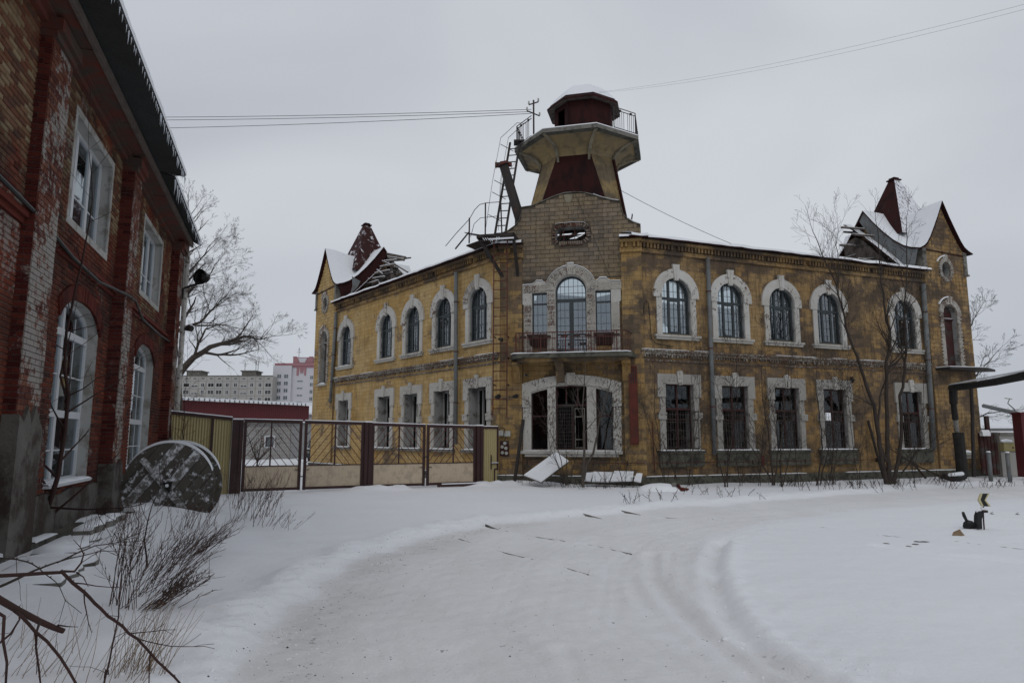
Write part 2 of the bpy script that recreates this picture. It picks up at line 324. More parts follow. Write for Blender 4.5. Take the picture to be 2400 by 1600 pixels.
# ---------------------------------------------------------------- mesh helpers
class MB:
    def __init__(s): s.v = []; s.f = []; s.m = []
    def add(s, vs, fs, mi=0):
        o = len(s.v); s.v += [tuple(v) for v in vs]
        s.f += [tuple(i + o for i in f) for f in fs]; s.m += [mi] * len(fs)
        return s
    def box(s, x0, x1, y0, y1, z0, z1, mi=0):
        v = [(x0, y0, z0), (x1, y0, z0), (x1, y1, z0), (x0, y1, z0), (x0, y0, z1), (x1, y0, z1), (x1, y1, z1), (x0, y1, z1)]
        return s.add(v, [(0, 3, 2, 1), (4, 5, 6, 7), (0, 1, 5, 4), (1, 2, 6, 5), (2, 3, 7, 6), (3, 0, 4, 7)], mi)
    def beam(s, a, b, w, h=None, up=(0, 0, 1), mi=0):
        a, b = Vector(a), Vector(b); d = (b - a).normalized(); u = Vector(up)
        if abs(d.dot(u)) > 0.98: u = Vector((1, 0, 0)) if abs(d.x) < 0.9 else Vector((0, 1, 0))
        x = d.cross(u).normalized(); y = x.cross(d).normalized(); h = h or w
        vs = [p + x * sx * w / 2 + y * sy * h / 2 for p in (a, b) for sx, sy in ((-1, -1), (1, -1), (1, 1), (-1, 1))]
        return s.add(vs, [(0, 1, 2, 3), (7, 6, 5, 4), (0, 4, 5, 1), (1, 5, 6, 2), (2, 6, 7, 3), (3, 7, 4, 0)], mi)
    def tube(s, pts, rad, n=6, mi=0, cap=True):
        pts = [Vector(p) for p in pts]
        if not hasattr(rad, '__len__'): rad = [rad] * len(pts)
        o = len(s.v); px = None
        for i, p in enumerate(pts):
            d = (pts[min(i + 1, len(pts) - 1)] - pts[max(i - 1, 0)])
            d = d.normalized() if d.length > 1e-9 else Vector((0, 0, 1))
            if px is None:
                px = d.orthogonal().normalized()
            px = (px - d * px.dot(d)).normalized()
            py = d.cross(px)
            for k in range(n):
                a = 2 * math.pi * k / n
                s.v.append(tuple(p + (px * math.cos(a) + py * math.sin(a)) * rad[i]))
        for i in range(len(pts) - 1):
            for k in range(n):
                k2 = (k + 1) % n
                s.f.append((o + i * n + k, o + i * n + k2, o + (i + 1) * n + k2, o + (i + 1) * n + k)); s.m.append(mi)
        if cap and n > 3:
            s.f.append(tuple(o + k for k in reversed(range(n)))); s.m.append(mi)
            e = o + (len(pts) - 1) * n
            s.f.append(tuple(e + k for k in range(n))); s.m.append(mi)
        return s
    def prism(s, poly, y0, y1, holes=(), mi=0, axis='y', side=None):
        """2-D outline (x,z) extruded along y, with holes"""
        loops = [list(poly)] + [list(h) for h in holes]
        flat = [p for lp in loops for p in lp]
        tris = tessellate_polygon([[Vector((p[0], p[1], 0)) for p in lp] for lp in loops])
        def P(p, y): return (p[0], y, p[1]) if axis == 'y' else ((y, p[0], p[1]) if axis == 'x' else (p[0], p[1], y))
        o = len(s.v); n = len(flat)
        s.v += [P(p, y0) for p in flat] + [P(p, y1) for p in flat]
        for t in tris:
            s.f.append(tuple(o + i for i in t)); s.m.append(mi)
            s.f.append(tuple(o + n + i for i in reversed(t))); s.m.append(mi)
        k = 0
        for li, lp in enumerate(loops):
            for i in range(len(lp)):
                a, b = k + i, k + (i + 1) % len(lp)
                s.f.append((o + a, o + b, o + n + b, o + n + a)); s.m.append(mi if side is None or li == 0 else side)
            k += len(lp)
        return s
    def sheet(s, rows, mi=0, th=0.0):
        """rows: list of point lists of equal length; th = thickness downwards"""
        o = len(s.v); m = len(rows[0])
        for r in rows: s.v += [tuple(p) for p in r]
        F = []
        for i in range(len(rows) - 1):
            for j in range(m - 1):
                F.append((o + i * m + j, o + i * m + j + 1, o + (i + 1) * m + j + 1, o + (i + 1) * m + j))
        s.f += F; s.m += [mi] * len(F)
        if th:
            n = len(rows) * m; base = s.v[o:o + n]
            s.v += [(p[0], p[1], p[2] - th) for p in base]
            F2 = [tuple(i + n for i in reversed(f)) for f in F]
            edge = [o + j for j in range(m)] + [o + i * m + m - 1 for i in range(1, len(rows))] + \
                   [o + (len(rows) - 1) * m + j for j in range(m - 2, -1, -1)] + [o + i * m for i in range(len(rows) - 2, 0, -1)]
            for i in range(len(edge)):
                a, b = edge[i], edge[(i + 1) % len(edge)]
                F2.append((a, b, b + n, a + n))
            s.f += F2; s.m += [mi] * len(F2)
        return s
    def xf(s, fn):
        s.v = [tuple(fn(Vector(v))) for v in s.v]; return s

def mesh_of(name, mb, mats):
    me = bpy.data.meshes.new(name)
    me.from_pydata(mb.v, [], mb.f)
    if not isinstance(mats, (list, tuple)): mats = [mats]
    for m in mats: me.materials.append(M[m] if isinstance(m, str) else m)
    if len(mats) > 1: me.polygons.foreach_set('material_index', mb.m)
    me.update()
    return me
def link(name, data, parent=None, loc=(0, 0, 0), rz=0.0):
    o = bpy.data.objects.new(name, data); COL.objects.link(o)
    o.parent = parent; o.location = loc; o.rotation_euler = (0, 0, rz)
    return o
def obj(name, mb, mats, parent=None, loc=(0, 0, 0), rz=0.0, smooth=False):
    me = mesh_of(name, mb, mats)
    if smooth: me.polygons.foreach_set('use_smooth', [True] * len(me.polygons))
    return link(name, me, parent, loc, rz)
def tag(o, label=None, cat=None, group=None, kind=None):
    if label: o['label'] = label
    if cat: o['category'] = cat
    if group: o['group'] = group
    if kind: o['kind'] = kind
    return o
def thing(name, label, cat, loc=(0, 0, 0), rz=0.0, group=None):
    return tag(link(name, None, None, loc, rz), label, cat, group)

class Fr:
    """local frame of a wall: x to the right seen from outside, y into the wall, z up"""
    def __init__(s, x, y, ang): s.x, s.y, s.a = x, y, ang; s.c, s.s = math.cos(ang), math.sin(ang)
    def w(s, x, y, z=0.0): return Vector((s.x + x * s.c - y * s.s, s.y + x * s.s + y * s.c, z))
    def rel(s, o, x=0, y=0, z=0):
        p = s.w(x, y, z); return (p[0] - o[0], p[1] - o[1], p[2] - o[2])
FC = Fr(2.14, 25.0, math.atan2(-0.20039, 0.97972))
FR = Fr(4.60832872, 24.49512291, math.atan2(0.34998526, 0.93675521))
FL = Fr(-0.45820899, 25.53144307, math.atan2(-0.77820849, 0.62800601))
FB = Fr(-8.1, 13.63, math.atan2(0.95019429, -0.31165818))

def arc(cx, cz, r, a0, a1, n=12, rz=None):
    rz = rz or r
    return [(cx + r * math.cos(a0 + (a1 - a0) * i / n), cz + rz * math.sin(a0 + (a1 - a0) * i / n)) for i in range(n + 1)]
def arch_poly(cx, hw, z0, zs, r=None, n=12, rise=None):
    """opening outline: rectangle with arched head"""
    rise = hw if rise is None else rise
    return [(cx - hw, z0), (cx + hw, z0)] + arc(cx, zs, hw, 0, math.pi, n, rise)
def rect(x0, x1, z0, z1): return [(x0, z0), (x1, z0), (x1, z1), (x0, z1)]
def nz(x, y, z=0.0, s=1.0): return noise.noise(Vector((x * s, y * s, z * s)))

def snowcap(mb, x0, x1, y0, y1, z, th, seg=0.25, mi=0, seed=0, ztop=None):
    """rounded uneven ridge of snow lying on a ledge; z may be a function of x"""
    n = max(2, int((x1 - x0) / seg)); rows = []
    for i in range(n + 1):
        x = x0 + (x1 - x0) * i / n
        h = th * (0.65 + 0.7 * abs(nz(x * 1.7, seed, z if not callable(z) else 0)))
        if i in (0, n): h *= 0.45
        zz = z(x) if callable(z) else z
        w = (y1 - y0)
        rows.append([(x, y0, zz), (x, y0 + w * 0.06, zz + h * 0.75), (x, y0 + w * 0.4, zz + h), (x, y1, zz + h * 0.85), (x, y1, zz)])
    return mb.sheet(rows, mi)

def interval_sub(ivs, a, b):
    out = []
    for x0, x1 in ivs:
        if b <= x0 or a >= x1: out.append((x0, x1)); continue
        if a > x0: out.append((x0, a))
        if b < x1: out.append((b, x1))
    return out
def span_at(poly, z):
    """x extents of a convex-ish outline at height z"""
    xs = []
    n = len(poly)
    for i in range(n):
        (xa, za), (xb, zb) = poly[i], poly[(i + 1) % n]
        if (za - z) * (zb - z) < 0: xs.append(xa + (xb - xa) * (z - za) / (zb - za))
    return (min(xs), max(xs)) if len(xs) >= 2 else None
def courses(outline, holes, bw, bh, joint, z0, z1, jit=0.0, rg=rnd):
    """rectangles of masonry, course by course, kept out of the openings"""
    out = []; row = 0; z = z0
    while z < z1 - bh * 0.5:
        zt = min(z + bh - joint, z1)
        sp = [span_at(outline, z + bh * 0.1), span_at(outline, z + bh * 0.5), span_at(outline, z + bh * 0.85)]
        if all(sp):
            a, b = max(q[0] for q in sp), min(q[1] for q in sp); ivs = [(a, b)]
            for h in holes:
                hs = [q for q in (span_at(h, z + 0.002), span_at(h, z + bh * 0.5), span_at(h, z + bh - 0.002)) if q]
                if hs: ivs = interval_sub(ivs, min(q[0] for q in hs), max(q[1] for q in hs))
            off = (row % 2) * bw * 0.5
            for x0, x1 in ivs:
                k = math.floor((x0 - off) / bw)
                while k * bw + off < x1:
                    c0, c1 = max(x0, k * bw + off + joint * 0.5), min(x1, (k + 1) * bw + off - joint * 0.5)
                    if c1 - c0 > bw * 0.12: out.append((c0, c1, z, zt))
                    k += 1
        row += 1; z += bh
    return out
def masonry(fr, parent, ploc, rects, y, proud, mat, name, top=0, rg=rnd, var=0.006):
    """blocks: the `top` largest seen as parts, the rest joined"""
    sc = []
    for r_ in rects:
        P = fr.w((r_[0] + r_[1]) / 2, y, (r_[2] + r_[3]) / 2); q = proj(P)
        vis = 0 < q[0] < 2400 and 0 < q[1] < 1600
        sc.append(((r_[1] - r_[0]) * (r_[3] - r_[2]) / max(q[2], 1) ** 2 if vis else -1, r_))
    sc.sort(key=lambda t: -t[0])
    loc = fr.rel(ploc)
    shared = {}
    for k, (_, r_) in enumerate(sc[:top]):
        w, h = round(r_[1] - r_[0], 3), round(r_[3] - r_[2], 3)
        if (w, h) not in shared:
            b = MB(); e = min(0.008, w * 0.1)
            v = [(0, 0, 0), (w, 0, 0), (w, 0, h), (0, 0, h), (e, -proud, e), (w - e, -proud, e), (w - e, -proud, h - e), (e, -proud, h - e)]
            b.add(v, [(4, 5, 6, 7), (0, 1, 5, 4), (1, 2, 6, 5), (2, 3, 7, 6), (3, 0, 4, 7), (3, 2, 1, 0)])
            shared[(w, h)] = mesh_of(name, b, mat)
        o = link(name, shared[(w, h)], parent, fr.rel(ploc, r_[0], y - rg.uniform(0, var), r_[2]), fr.a)
    mb = MB()
    for _, r_ in sc[top:]:
        p = proud + rg.uniform(0, var); e = 0.006
        x0, x1, z0, z1 = r_
        v = [(x0, y, z0), (x1, y, z0), (x1, y, z1), (x0, y, z1), (x0 + e, y - p, z0 + e), (x1 - e, y - p, z0 + e), (x1 - e, y - p, z1 - e), (x0 + e, y - p, z1 - e)]
        mb.add(v, [(4, 5, 6, 7), (0, 1, 5, 4), (1, 2, 6, 5), (2, 3, 7, 6), (3, 0, 4, 7)])
    if mb.v:
        o = obj(name, mb, mat, parent, loc, fr.a); o['kind'] = 'stuff'

# ---------------------------------------------------------------- ground of snow
ROAD_L = [(-1.95, 0.5), (-2.0, 3.0), (-2.08, 4.9), (-2.45, 6.6), (-2.40, 10.0), (-1.6, 12.6), (-0.4, 14.6), (2.0, 16.2), (5.0, 18.2), (9.0, 20.8), (14, 24.0), (24, 29.5), (60, 48)]
ROAD_R = [(3.2, 0.5), (2.9, 3.0), (2.35, 4.9), (2.05, 6.2), (2.5, 9.1), (3.6, 12.0), (5.6, 14.4), (8.6, 16.6), (12.0, 18.2), (18, 21.0), (30, 26.0), (60, 38)]
MID_R = [(3.0, 0.5), (2.7, 3.0), (2.2, 4.9), (1.7, 6.6), (2.3, 9.3), (3.2, 11.6), (4.6, 13.2), (7.0, 15.0), (9.8, 16.6)]
def px_line(pts): return [tuple(gpt(*p)[:2]) for p in pts]
RUT_A = px_line([(1529, 1294), (1536, 1345), (1573, 1393), (1641, 1460), (1700, 1508), (1800, 1590), (1900, 1700)])
RUT_B = px_line([(1690, 1270), (1670, 1322), (1676, 1368), (1714, 1445), (1768, 1506), (1844, 1563), (1921, 1598), (2050, 1700)])
RUT_C = px_line([(1570, 1290), (1566, 1340), (1562, 1352)])
RUT_D = px_line([(1475, 1345), (1495, 1390), (1520, 1415)])
RUT_E = px_line([(1320, 1505), (1345, 1560), (1360, 1640)])
TRK = px_line([(2070, 1281), (2200, 1300), (2300, 1306), (2420, 1320)])
TRACK_LINES = [px_line(q) for q in ([(1075, 1250), (1252, 1297), (1380, 1335)], [(1138, 1220), (1422, 1275), (1480, 1290)],
               [(1425, 1187), (1650, 1213)], [(1365, 1197), (1560, 1224)], [(1850, 1220), (2110, 1254)], [(2230, 1264), (2420, 1286)])]
def seg_dist(X, Y, pts):
    D = np.full(X.shape, 1e9)
    for (xa, ya), (xb, yb) in zip(pts[:-1], pts[1:]):
        dx, dy = xb - xa, yb - ya; L2 = dx * dx + dy * dy
        t = np.clip(((X - xa) * dx + (Y - ya) * dy) / L2, 0, 1)
        D = np.minimum(D, np.hypot(X - xa - t * dx, Y - ya - t * dy))
    return D
def sstep(a, b, x):
    t = np.clip((x - a) / (b - a), 0, 1); return t * t * (3 - 2 * t)
_rs = np.random.RandomState(5)
_waves = [(_rs.uniform(0, 6.28), _rs.uniform(0, 6.28), 0.35 * 1.55 ** i) for i in range(12)]
def fnoise(X, Y, lo, hi):
    o = np.zeros(X.shape); a = 0
    for i, (ph, an, fr) in enumerate(_waves):
        if lo <= fr <= hi:
            w = 1 / (1 + (fr / lo) ** 0.8)
            o += w * np.sin((X * math.cos(an) + Y * math.sin(an)) * fr * 2.1 + ph + 1.7 * np.sin((X * math.sin(an) - Y * math.cos(an)) * fr * 1.3 + ph * 2)); a += w
    return o / max(a, 1e-6)
def road_sd(X, Y):
    """positive inside the driven lane"""
    poly = ROAD_L + ROAD_R[::-1]
    ins = np.zeros(X.shape, bool)
    n = len(poly); j = n - 1
    for i in range(n):
        xi, yi = poly[i]; xj, yj = poly[j]
        c = ((yi > Y) != (yj > Y)) & (X < (xj - xi) * (Y - yi) / (yj - yi + 1e-12) + xi)
        ins ^= c; j = i
    d = np.minimum(seg_dist(X, Y, ROAD_L), seg_dist(X, Y, ROAD_R))
    return np.where(ins, d, -d)
def hgt(X, Y):
    X = np.asarray(X, float); Y = np.asarray(Y, float)
    sd = road_sd(X, Y) + 0.12 * fnoise(X, Y, 1.2, 6)
    h = 0.028 * fnoise(X, Y, 0.3, 1.2) + 0.012 * fnoise(X, Y, 1.2, 8)
    lf = sstep(-0.8, 0.8, seg_dist(X, Y, ROAD_R) - seg_dist(X, Y, ROAD_L)); lf = 0.22 + 0.78 * lf
    h = h - (0.02 + 0.065 * sstep(-.5, 1.0, sd) * 0 + 0.065 * lf) * sstep(-0.14 - .5 * (1 - lf), 0.22 + .5 * (1 - lf), sd) + 0.040 * lf * np.exp(-((sd + 0.32) / 0.26) ** 2) * (1 + 0.8 * fnoise(X, Y, 2, 14)) + 0.012 * fnoise(X, Y, 9, 60) * np.exp(-((sd + 0.1) / 0.35) ** 2)
    for ln, w, dep in ((RUT_A, 0.085, 0.036), (RUT_B, 0.10, 0.058), (RUT_C, 0.06, 0.016), (RUT_D, 0.06, 0.012), (RUT_E, 0.06, 0.012), (TRK, 0.12, 0.035)):
        d = seg_dist(X, Y, ln)
        h = h - dep * np.exp(-(d / w) ** 2) * (1 + 0.35 * fnoise(X, Y, 6, 40)) + dep * 0.45 * np.exp(-((d - 2.1 * w) / w) ** 2)
    for f_, dep in ((.17, .004), (.30, .006), (.42, .003), (.55, .006), (.66, .004), (.80, .008)):
        ln = [(a[0] + (b[0] - a[0]) * f_, a[1] + (b[1] - a[1]) * f_) for a, b in zip(ROAD_L[:9], MID_R)]
        d = seg_dist(X, Y, ln); h = h - dep * np.exp(-((d - .07) / .045) ** 2) * (1 + .8 * fnoise(X, Y, 3, 30)) + dep * .5 * np.exp(-((d - .19) / .05) ** 2)
    for ln in TRACK_LINES:
        d = seg_dist(X, Y, ln); h = h - 0.022 * np.exp(-(d / 0.055) ** 2)
    # small churned texture on the lane
    h = h + 0.006 * fnoise(X, Y, 6, 60) * sstep(0, 0.5, sd) + 0.004 * fnoise(X * .6, Y * 1.7, 1.5, 5) * sstep(0, 0.5, sd)
    # drifts heaped at the gate and along the wall foot
    gx, gy = X + 6.4, Y - 21.8
    s_ = gx * 0.8873 + gy * 0.4612; n_ = -gx * 0.4612 + gy * 0.8873
    heap = np.exp(-((n_ + 0.55) / 0.5) ** 2) * sstep(0.6, 1.6, s_) * (1 - sstep(2.9, 3.3, s_)) + np.exp(-((n_ + 0.45) / 0.55) ** 2) * sstep(4.9, 6.0, s_) * (1 - sstep(11.5, 13, s_))
    h = h + heap * (0.13 + 0.07 * fnoise(X, Y, 1.5, 9))
    # snow lying against the brick building
    bx, by = X + 8.1, Y - 13.63
    n2 = bx * 0.9502 + by * 0.3117; s2 = -bx * 0.3117 + by * 0.9502
    h = h + 0.16 * np.exp(-((n2 - 0.7) / 0.8) ** 2) * (s2 < 7) + 0.06 * sstep(0, 2.5, n2) * (1 - sstep(2.8, 6.0, n2)) * fnoise(X, Y, 0.5, 3)
    sp = np.hypot(X + 6.9, Y - 14.2); h = h + 0.16 * np.exp(-(sp / 0.8) ** 2)
    # ground lifts a little towards the yards behind
    h = h + sstep(30, 75, Y) * 0.30 + sstep(60, 400, Y) * 0.6 * (0.5 + 0.5 * fnoise(X / 30, Y / 30, 0.3, 1.5))
    return h
def H(x, y): return float(hgt(np.array([x]), np.array([y]))[0])

def axis(segs):
    out = []
    for a, b, st in segs:
        n = max(1, int(round((b - a) / st))); out += [a + (b - a) * i / n for i in range(n)]
    return np.array(out + [segs[-1][1]])
gxs = axis([(-900, -120, 60), (-120, -30, 8), (-30, -12, 0.9), (-12, -4, 0.12), (-4, 6, 0.042), (6, 12, 0.09), (12, 30, 0.5), (30, 120, 8), (120, 900, 60)])
gys = axis([(-60, -8, 8), (-8, 3, 0.5), (3, 13, 0.042), (13, 27, 0.085), (27, 60, 0.8), (60, 300, 12), (300, 1500, 100)])
GX, GY = np.meshgrid(gxs, gys)
GZ = hgt(GX, GY)
nx, ny = len(gxs), len(gys)
me = bpy.data.meshes.new('snow_ground')
co = np.stack([GX, GY, GZ], -1).reshape(-1, 3)
ii = np.arange(nx * ny).reshape(ny, nx)
quads = np.stack([ii[:-1, :-1], ii[:-1, 1:], ii[1:, 1:], ii[1:, :-1]], -1).reshape(-1, 4)
me.vertices.add(len(co)); me.vertices.foreach_set('co', co.ravel())
me.loops.add(quads.size); me.loops.foreach_set('vertex_index', quads.ravel())
me.polygons.add(len(quads)); me.polygons.foreach_set('loop_start', np.arange(0, quads.size, 4)); me.polygons.foreach_set('loop_total', np.full(len(quads), 4))
me.update(calc_edges=True)
me.polygons.foreach_set('use_smooth', np.ones(len(quads), bool))
at = me.attributes.new('lane', 'FLOAT', 'POINT')
lane = sstep(-0.15, 0.5, road_sd(GX, GY) + 0.15 * fnoise(GX, GY, 1.2, 6))
at.data.foreach_set('value', lane.ravel())
edge = np.exp(-((seg_dist(GX, GY, ROAD_L[:7]) - 0.55) / 0.45) ** 2) * lane
rutm = np.exp(-(seg_dist(GX, GY, RUT_B) / 0.1) ** 2) * 0.9 + np.exp(-(seg_dist(GX, GY, RUT_A) / 0.09) ** 2) * 0.6
at2 = me.attributes.new('grit', 'FLOAT', 'POINT'); at2.data.foreach_set('value', np.clip(edge + rutm, 0, 1).ravel())
g = Mat('trodden snow', 0.75, 0.25)
def attr(m, nm):
    a = m.n.new('ShaderNodeAttribute'); a.attribute_name = nm; return a.outputs['Fac']
fresh = g.ramp(g.noise(0.25, 5, 0.6), [(0.3, (0.83, 0.84, 0.86)), (0.7, (0.79, 0.80, 0.825))])
packed = g.ramp(g.noise(0.8, 6, 0.65, stretch=(1.6, 0.5, 1), off=3), [(0.35, (0.80, 0.802, 0.81)), (0.68, (0.745, 0.742, 0.735))])
c = g.mix(attr(g, 'lane'), fresh, packed)
grit_zone = g.math('MULTIPLY', attr(g, 'grit'), g.ramp(g.noise(1.6, 6, 0.7, off=6), [(0.35, 0.1), (0.6, 1.0)]))
c = g.mix(g.math('MULTIPLY', grit_zone, 0.36), c, (0.46, 0.44, 0.41))
spk = g.ramp(g.math('ADD', g.noise(13, 3, 0.6, off=9), g.math('MULTIPLY', grit_zone, 0.07)), [(0.69, 0.0), (0.73, 0.75)])
c = g.mix(g.math('MULTIPLY', spk, g.math('ADD', g.math('MULTIPLY', attr(g, 'lane'), 0.8), 0.06)), c, (0.10, 0.09, 0.08))
g.color(c)
tread = g.ramp(g.noise(1.0, 4, 0.6, stretch=(7, 42, 1), off=17, dist=.4), [(0.52, 0.0), (0.66, 1.0)])
tread = g.math('MULTIPLY', g.math('MULTIPLY', tread, attr(g, 'lane')), g.ramp(g.noise(0.9, 5, 0.6, stretch=(1.8, .6, 1), off=19), [(0.45, 0.0), (0.62, 1.0)]))
g.bump(g.math('ADD', g.math('MULTIPLY', g.math('SUBTRACT', g.noise(4.5, 6, 0.7, off=1), g.math('MULTIPLY', tread, 0.35)), 1.2), g.math('MULTIPLY', g.noise(28, 5, 0.7, off=2), g.math('ADD', g.math('MULTIPLY', attr(g, 'lane'), 0.8), 0.2))), 0.45, 0.035)
me.materials.append(g.m)
tag(link('snow_ground', me), kind='structure')

# lumps of ice and grit pressed into the lane: nobody could count them
mb = MB()
rg = random.Random(3)
for _ in range(1500):
    if rg.random() < 0.55:
        i = rg.randrange(1, 6); t = rg.random(); a, b = ROAD_L[i], ROAD_L[i + 1]
        x = a[0] + (b[0] - a[0]) * t + rg.gauss(0.45, 0.35); y = a[1] + (b[1] - a[1]) * t
    else: x, y = rg.uniform(-2.2, 4.5), rg.uniform(4, 18)
    if road_sd(np.array([x]), np.array([y]))[0] < -0.1: continue
    r_ = rg.uniform(0.003, 0.010) * (1.6 if rg.random() < 0.08 else 1)
    z = H(x, y); k = rg.uniform(0, 6)
    vs = [(x + r_ * math.cos(k + j * 1.57) * rg.uniform(0.7, 1.5), y + r_ * math.sin(k + j * 1.57), z - 0.003) for j in range(4)] + [(x, y, z + r_ * 0.8)]
    mb.add(vs, [(0, 1, 4), (1, 2, 4), (2, 3, 4), (3, 0, 4)], 0 if rg.random() < 0.45 else 1)
tag(obj('road_grit', mb, ['concrete', 'snow']), kind='stuff')

mb = MB(); rg = random.Random(8)
for _ in range(1500):
    k = rg.random() * (1 if rg.random() < .15 else .72)
    if k < .6:
        i = rg.randrange(1, 9); t = rg.random(); a, b = ROAD_L[i], ROAD_L[i + 1]
        x = a[0] + (b[0] - a[0]) * t + rg.gauss(-.02, .3); y = a[1] + (b[1] - a[1]) * t + rg.gauss(0, .1)
    elif k < .85:
        i = rg.randrange(1, 7); t = rg.random(); a, b = ROAD_R[i], ROAD_R[i + 1]
        x = a[0] + (b[0] - a[0]) * t + rg.gauss(-.1, .3); y = a[1] + (b[1] - a[1]) * t + rg.gauss(0, .1)
    else:
        u = rg.uniform(.8, 11); x, y = -6.4 + .8873 * u + .4612 * .6 + rg.gauss(0, .2), 21.8 + .4612 * u - .8873 * .6 + rg.gauss(0, .25)
    r_ = rg.uniform(.005, .018) * (1.8 if rg.random() < .06 else 1); z = H(x, y); a0 = rg.uniform(0, 6)
    vs = [(x + r_ * math.cos(a0 + j * 1.257) * rg.uniform(.7, 1.4), y + r_ * math.sin(a0 + j * 1.257) * rg.uniform(.7, 1.2), z - .006) for j in range(5)]
    vs += [(x + r_ * .3, y, z + r_ * .55), (x - r_ * .3, y + r_ * .2, z + r_ * .7)]
    mb.add(vs, [(0, 1, 6, 5), (1, 2, 6), (2, 3, 6), (3, 4, 5, 6), (4, 0, 5)])
tag(obj('snow_crumbs', mb, 'snow'), kind='stuff')

# ---------------------------------------------------------------- rails showing through the snow
RL = ['short piece of rail end showing nearest in the driven snow', 'long dark rail line crossing the lane behind the nearest one', 'farthest dark rail line below the leaning white slabs',
      'faint rail line just in front of the farthest one', 'rail groove in smooth snow left of the switch stand', 'rail groove in smooth snow at the right edge beyond the stone']
for ln, lb in zip(TRACK_LINES, RL):
    mb = MB(); a, b = Vector((*ln[0], 0)), Vector((*ln[-1], 0)); L = (b - a).length; n = int(L / 0.12) + 2
    d = (b - a).normalized(); nn = Vector((-d.y, d.x, 0)); rows = []
    for i in range(n):
        p = a + d * L * i / (n - 1)
        z = sum(H(p.x + d.x * u_, p.y + d.y * u_) for u_ in (-.6, -.4, -.2, 0, .2, .4, .6)) / 7 + 0.004 * nz(p.x * 3.1, p.y * 3.1, 4) + 0.0005
        w = 0.008
        rows.append([p + nn * w + Vector((0, 0, z - 0.05)), p + nn * w + Vector((0, 0, z)), p - nn * w + Vector((0, 0, z)), p - nn * w + Vector((0, 0, z - 0.05))])
    mb.sheet(rows)
    tag(obj('rail', mb, 'concrete', None, (0, 0, 0)), lb, 'rail', 'rails buried in the snow')

# ================================================================ yellow ruined building
BL = (FC.x, FC.y, 0.0)
bld = thing('ruined_building', 'ruined two storey building of peeling ochre plaster with arched white window surrounds and bent front', 'building', BL)
WR = [1.61, 4.07, 6.54, 8.97, 13.18]                  # window centres along the right wing
WL = [-1.37, -3.88, -6.40, -8.87, -13.25]             # and along the left wing
UZ0, UZS, LZ0, LZ1 = 5.46, 6.95, 1.22, 3.6
def up_open(c, hw=0.63): return arch_poly(c, hw, UZ0, UZS, n=14, rise=0.63)
def lo_open(c, hw=0.6): return rect(c - hw, c + hw, LZ0, LZ1)
TH = 0.48

# centre openings
CD = arch_poly(0.05, 0.575, 4.72, 7.09, n=16)
CWL, CWR = rect(-1.42, -0.84, 5.46, 7.07), rect(0.96, 1.54, 5.46, 7.07)
def segtop(x): return 3.54 - 0.085 * ((x + 0.0) / 1.4) ** 2 * 2.2
CLO = [[(-1.47, 1.23), (-0.86, 1.23), (-0.86, 3.44), (-1.15, 3.38), (-1.47, 3.28)],
       [(-0.56, 1.23), (0.59, 1.23), (0.59, 3.53), (0.02, 3.56), (-0.56, 3.53)],
       [(0.92, 1.23), (1.52, 1.23), (1.52, 3.28), (1.2, 3.38), (0.92, 3.44)]]
OCT = [(-0.38, 9.02), (0.52, 9.02), (0.66, 9.16), (0.66, 9.44), (0.52, 9.58), (-0.36, 9.58), (-0.50, 9.44), (-0.50, 9.16)]
GAB = [(-1.83, 0), (1.96, 0), (1.96, 9.0), (2.68, 9.0), (2.68, 9.5), (2.42, 9.6), (2.2, 9.76), (2.05, 9.95), (1.97, 10.2), (1.93, 10.47), (1.65, 10.52),
       (1.3, 10.63), (0.95, 10.78), (0.6, 10.89), (0.22, 10.94), (-0.15, 10.93), (-0.55, 10.83), (-0.95, 10.68), (-1.25, 10.56), (-1.5, 10.5),
       (-1.83, 10.47), (-1.85, 10.2), (-1.93, 9.95), (-2.1, 9.75), (-2.35, 9.58), (-2.66, 9.47), (-2.66, 9.0), (-1.83, 9.0)]
GY0 = 0.12
def wall_part(fr, mb, mat, name='wall', smooth=False):
    return obj(name, mb, mat, bld, fr.rel(BL), fr.a)
wall_part(FC, MB().prism(GAB, GY0, GY0 + 0.42, [CD, CWL, CWR, OCT] + CLO, side=1), ['joint_gable', 'grey_reveal'])
HR = [up_open(c) for c in WR] + [lo_open(c) for c in WR]
HL = [up_open(c) for c in WL] + [lo_open(c) for c in WL]
OUT_R = rect(0.0, 14.5, 0.0, 8.6); OUT_L = rect(-14.5, 0.0, 0.0, 8.6)
wall_part(FR, MB().prism(OUT_R, 0, TH, HR, side=1), ['joint', 'grey_reveal'])
wall_part(FL, MB().prism(OUT_L, 0, TH, HL, side=1), ['joint', 'grey_reveal'])
FLk = [rect(-2.63, -1.8, 0, 8.6), rect(1.93, 2.68, 0, 8.6)]
for f in FLk: wall_part(FC, MB().prism(f, -0.03, 0.5), 'joint')
BW, BH, JT = 0.39, 0.180, 0.007
grow_l = lambda hs, e: [[(x + (e if x > sum(q[0] for q in h) / len(h) else -e), z) for x, z in h] for h in hs]
g_out = [(-1.83, 7.6), (1.96, 7.6)] + GAB[2:]
octo = [(-0.52, 8.86), (0.66, 8.86), (0.84, 9.05), (0.84, 9.55), (0.66, 9.74), (-0.5, 9.74), (-0.68, 9.55), (-0.68, 9.05)]
masonry(FC, bld, BL, courses(g_out, [CD, octo], 0.37, 0.165, 0.012, 7.6, 10.95), GY0, 0.014, 'block_gable', 'block', 300)
masonry(FC, bld, BL, courses(rect(-1.83, 1.96, 0.35, 7.6), [CD, CWL, CWR] + CLO, BW, BH, JT, 0.35, 7.6), GY0, 0.006, 'plaster_centre', 'block', 0)
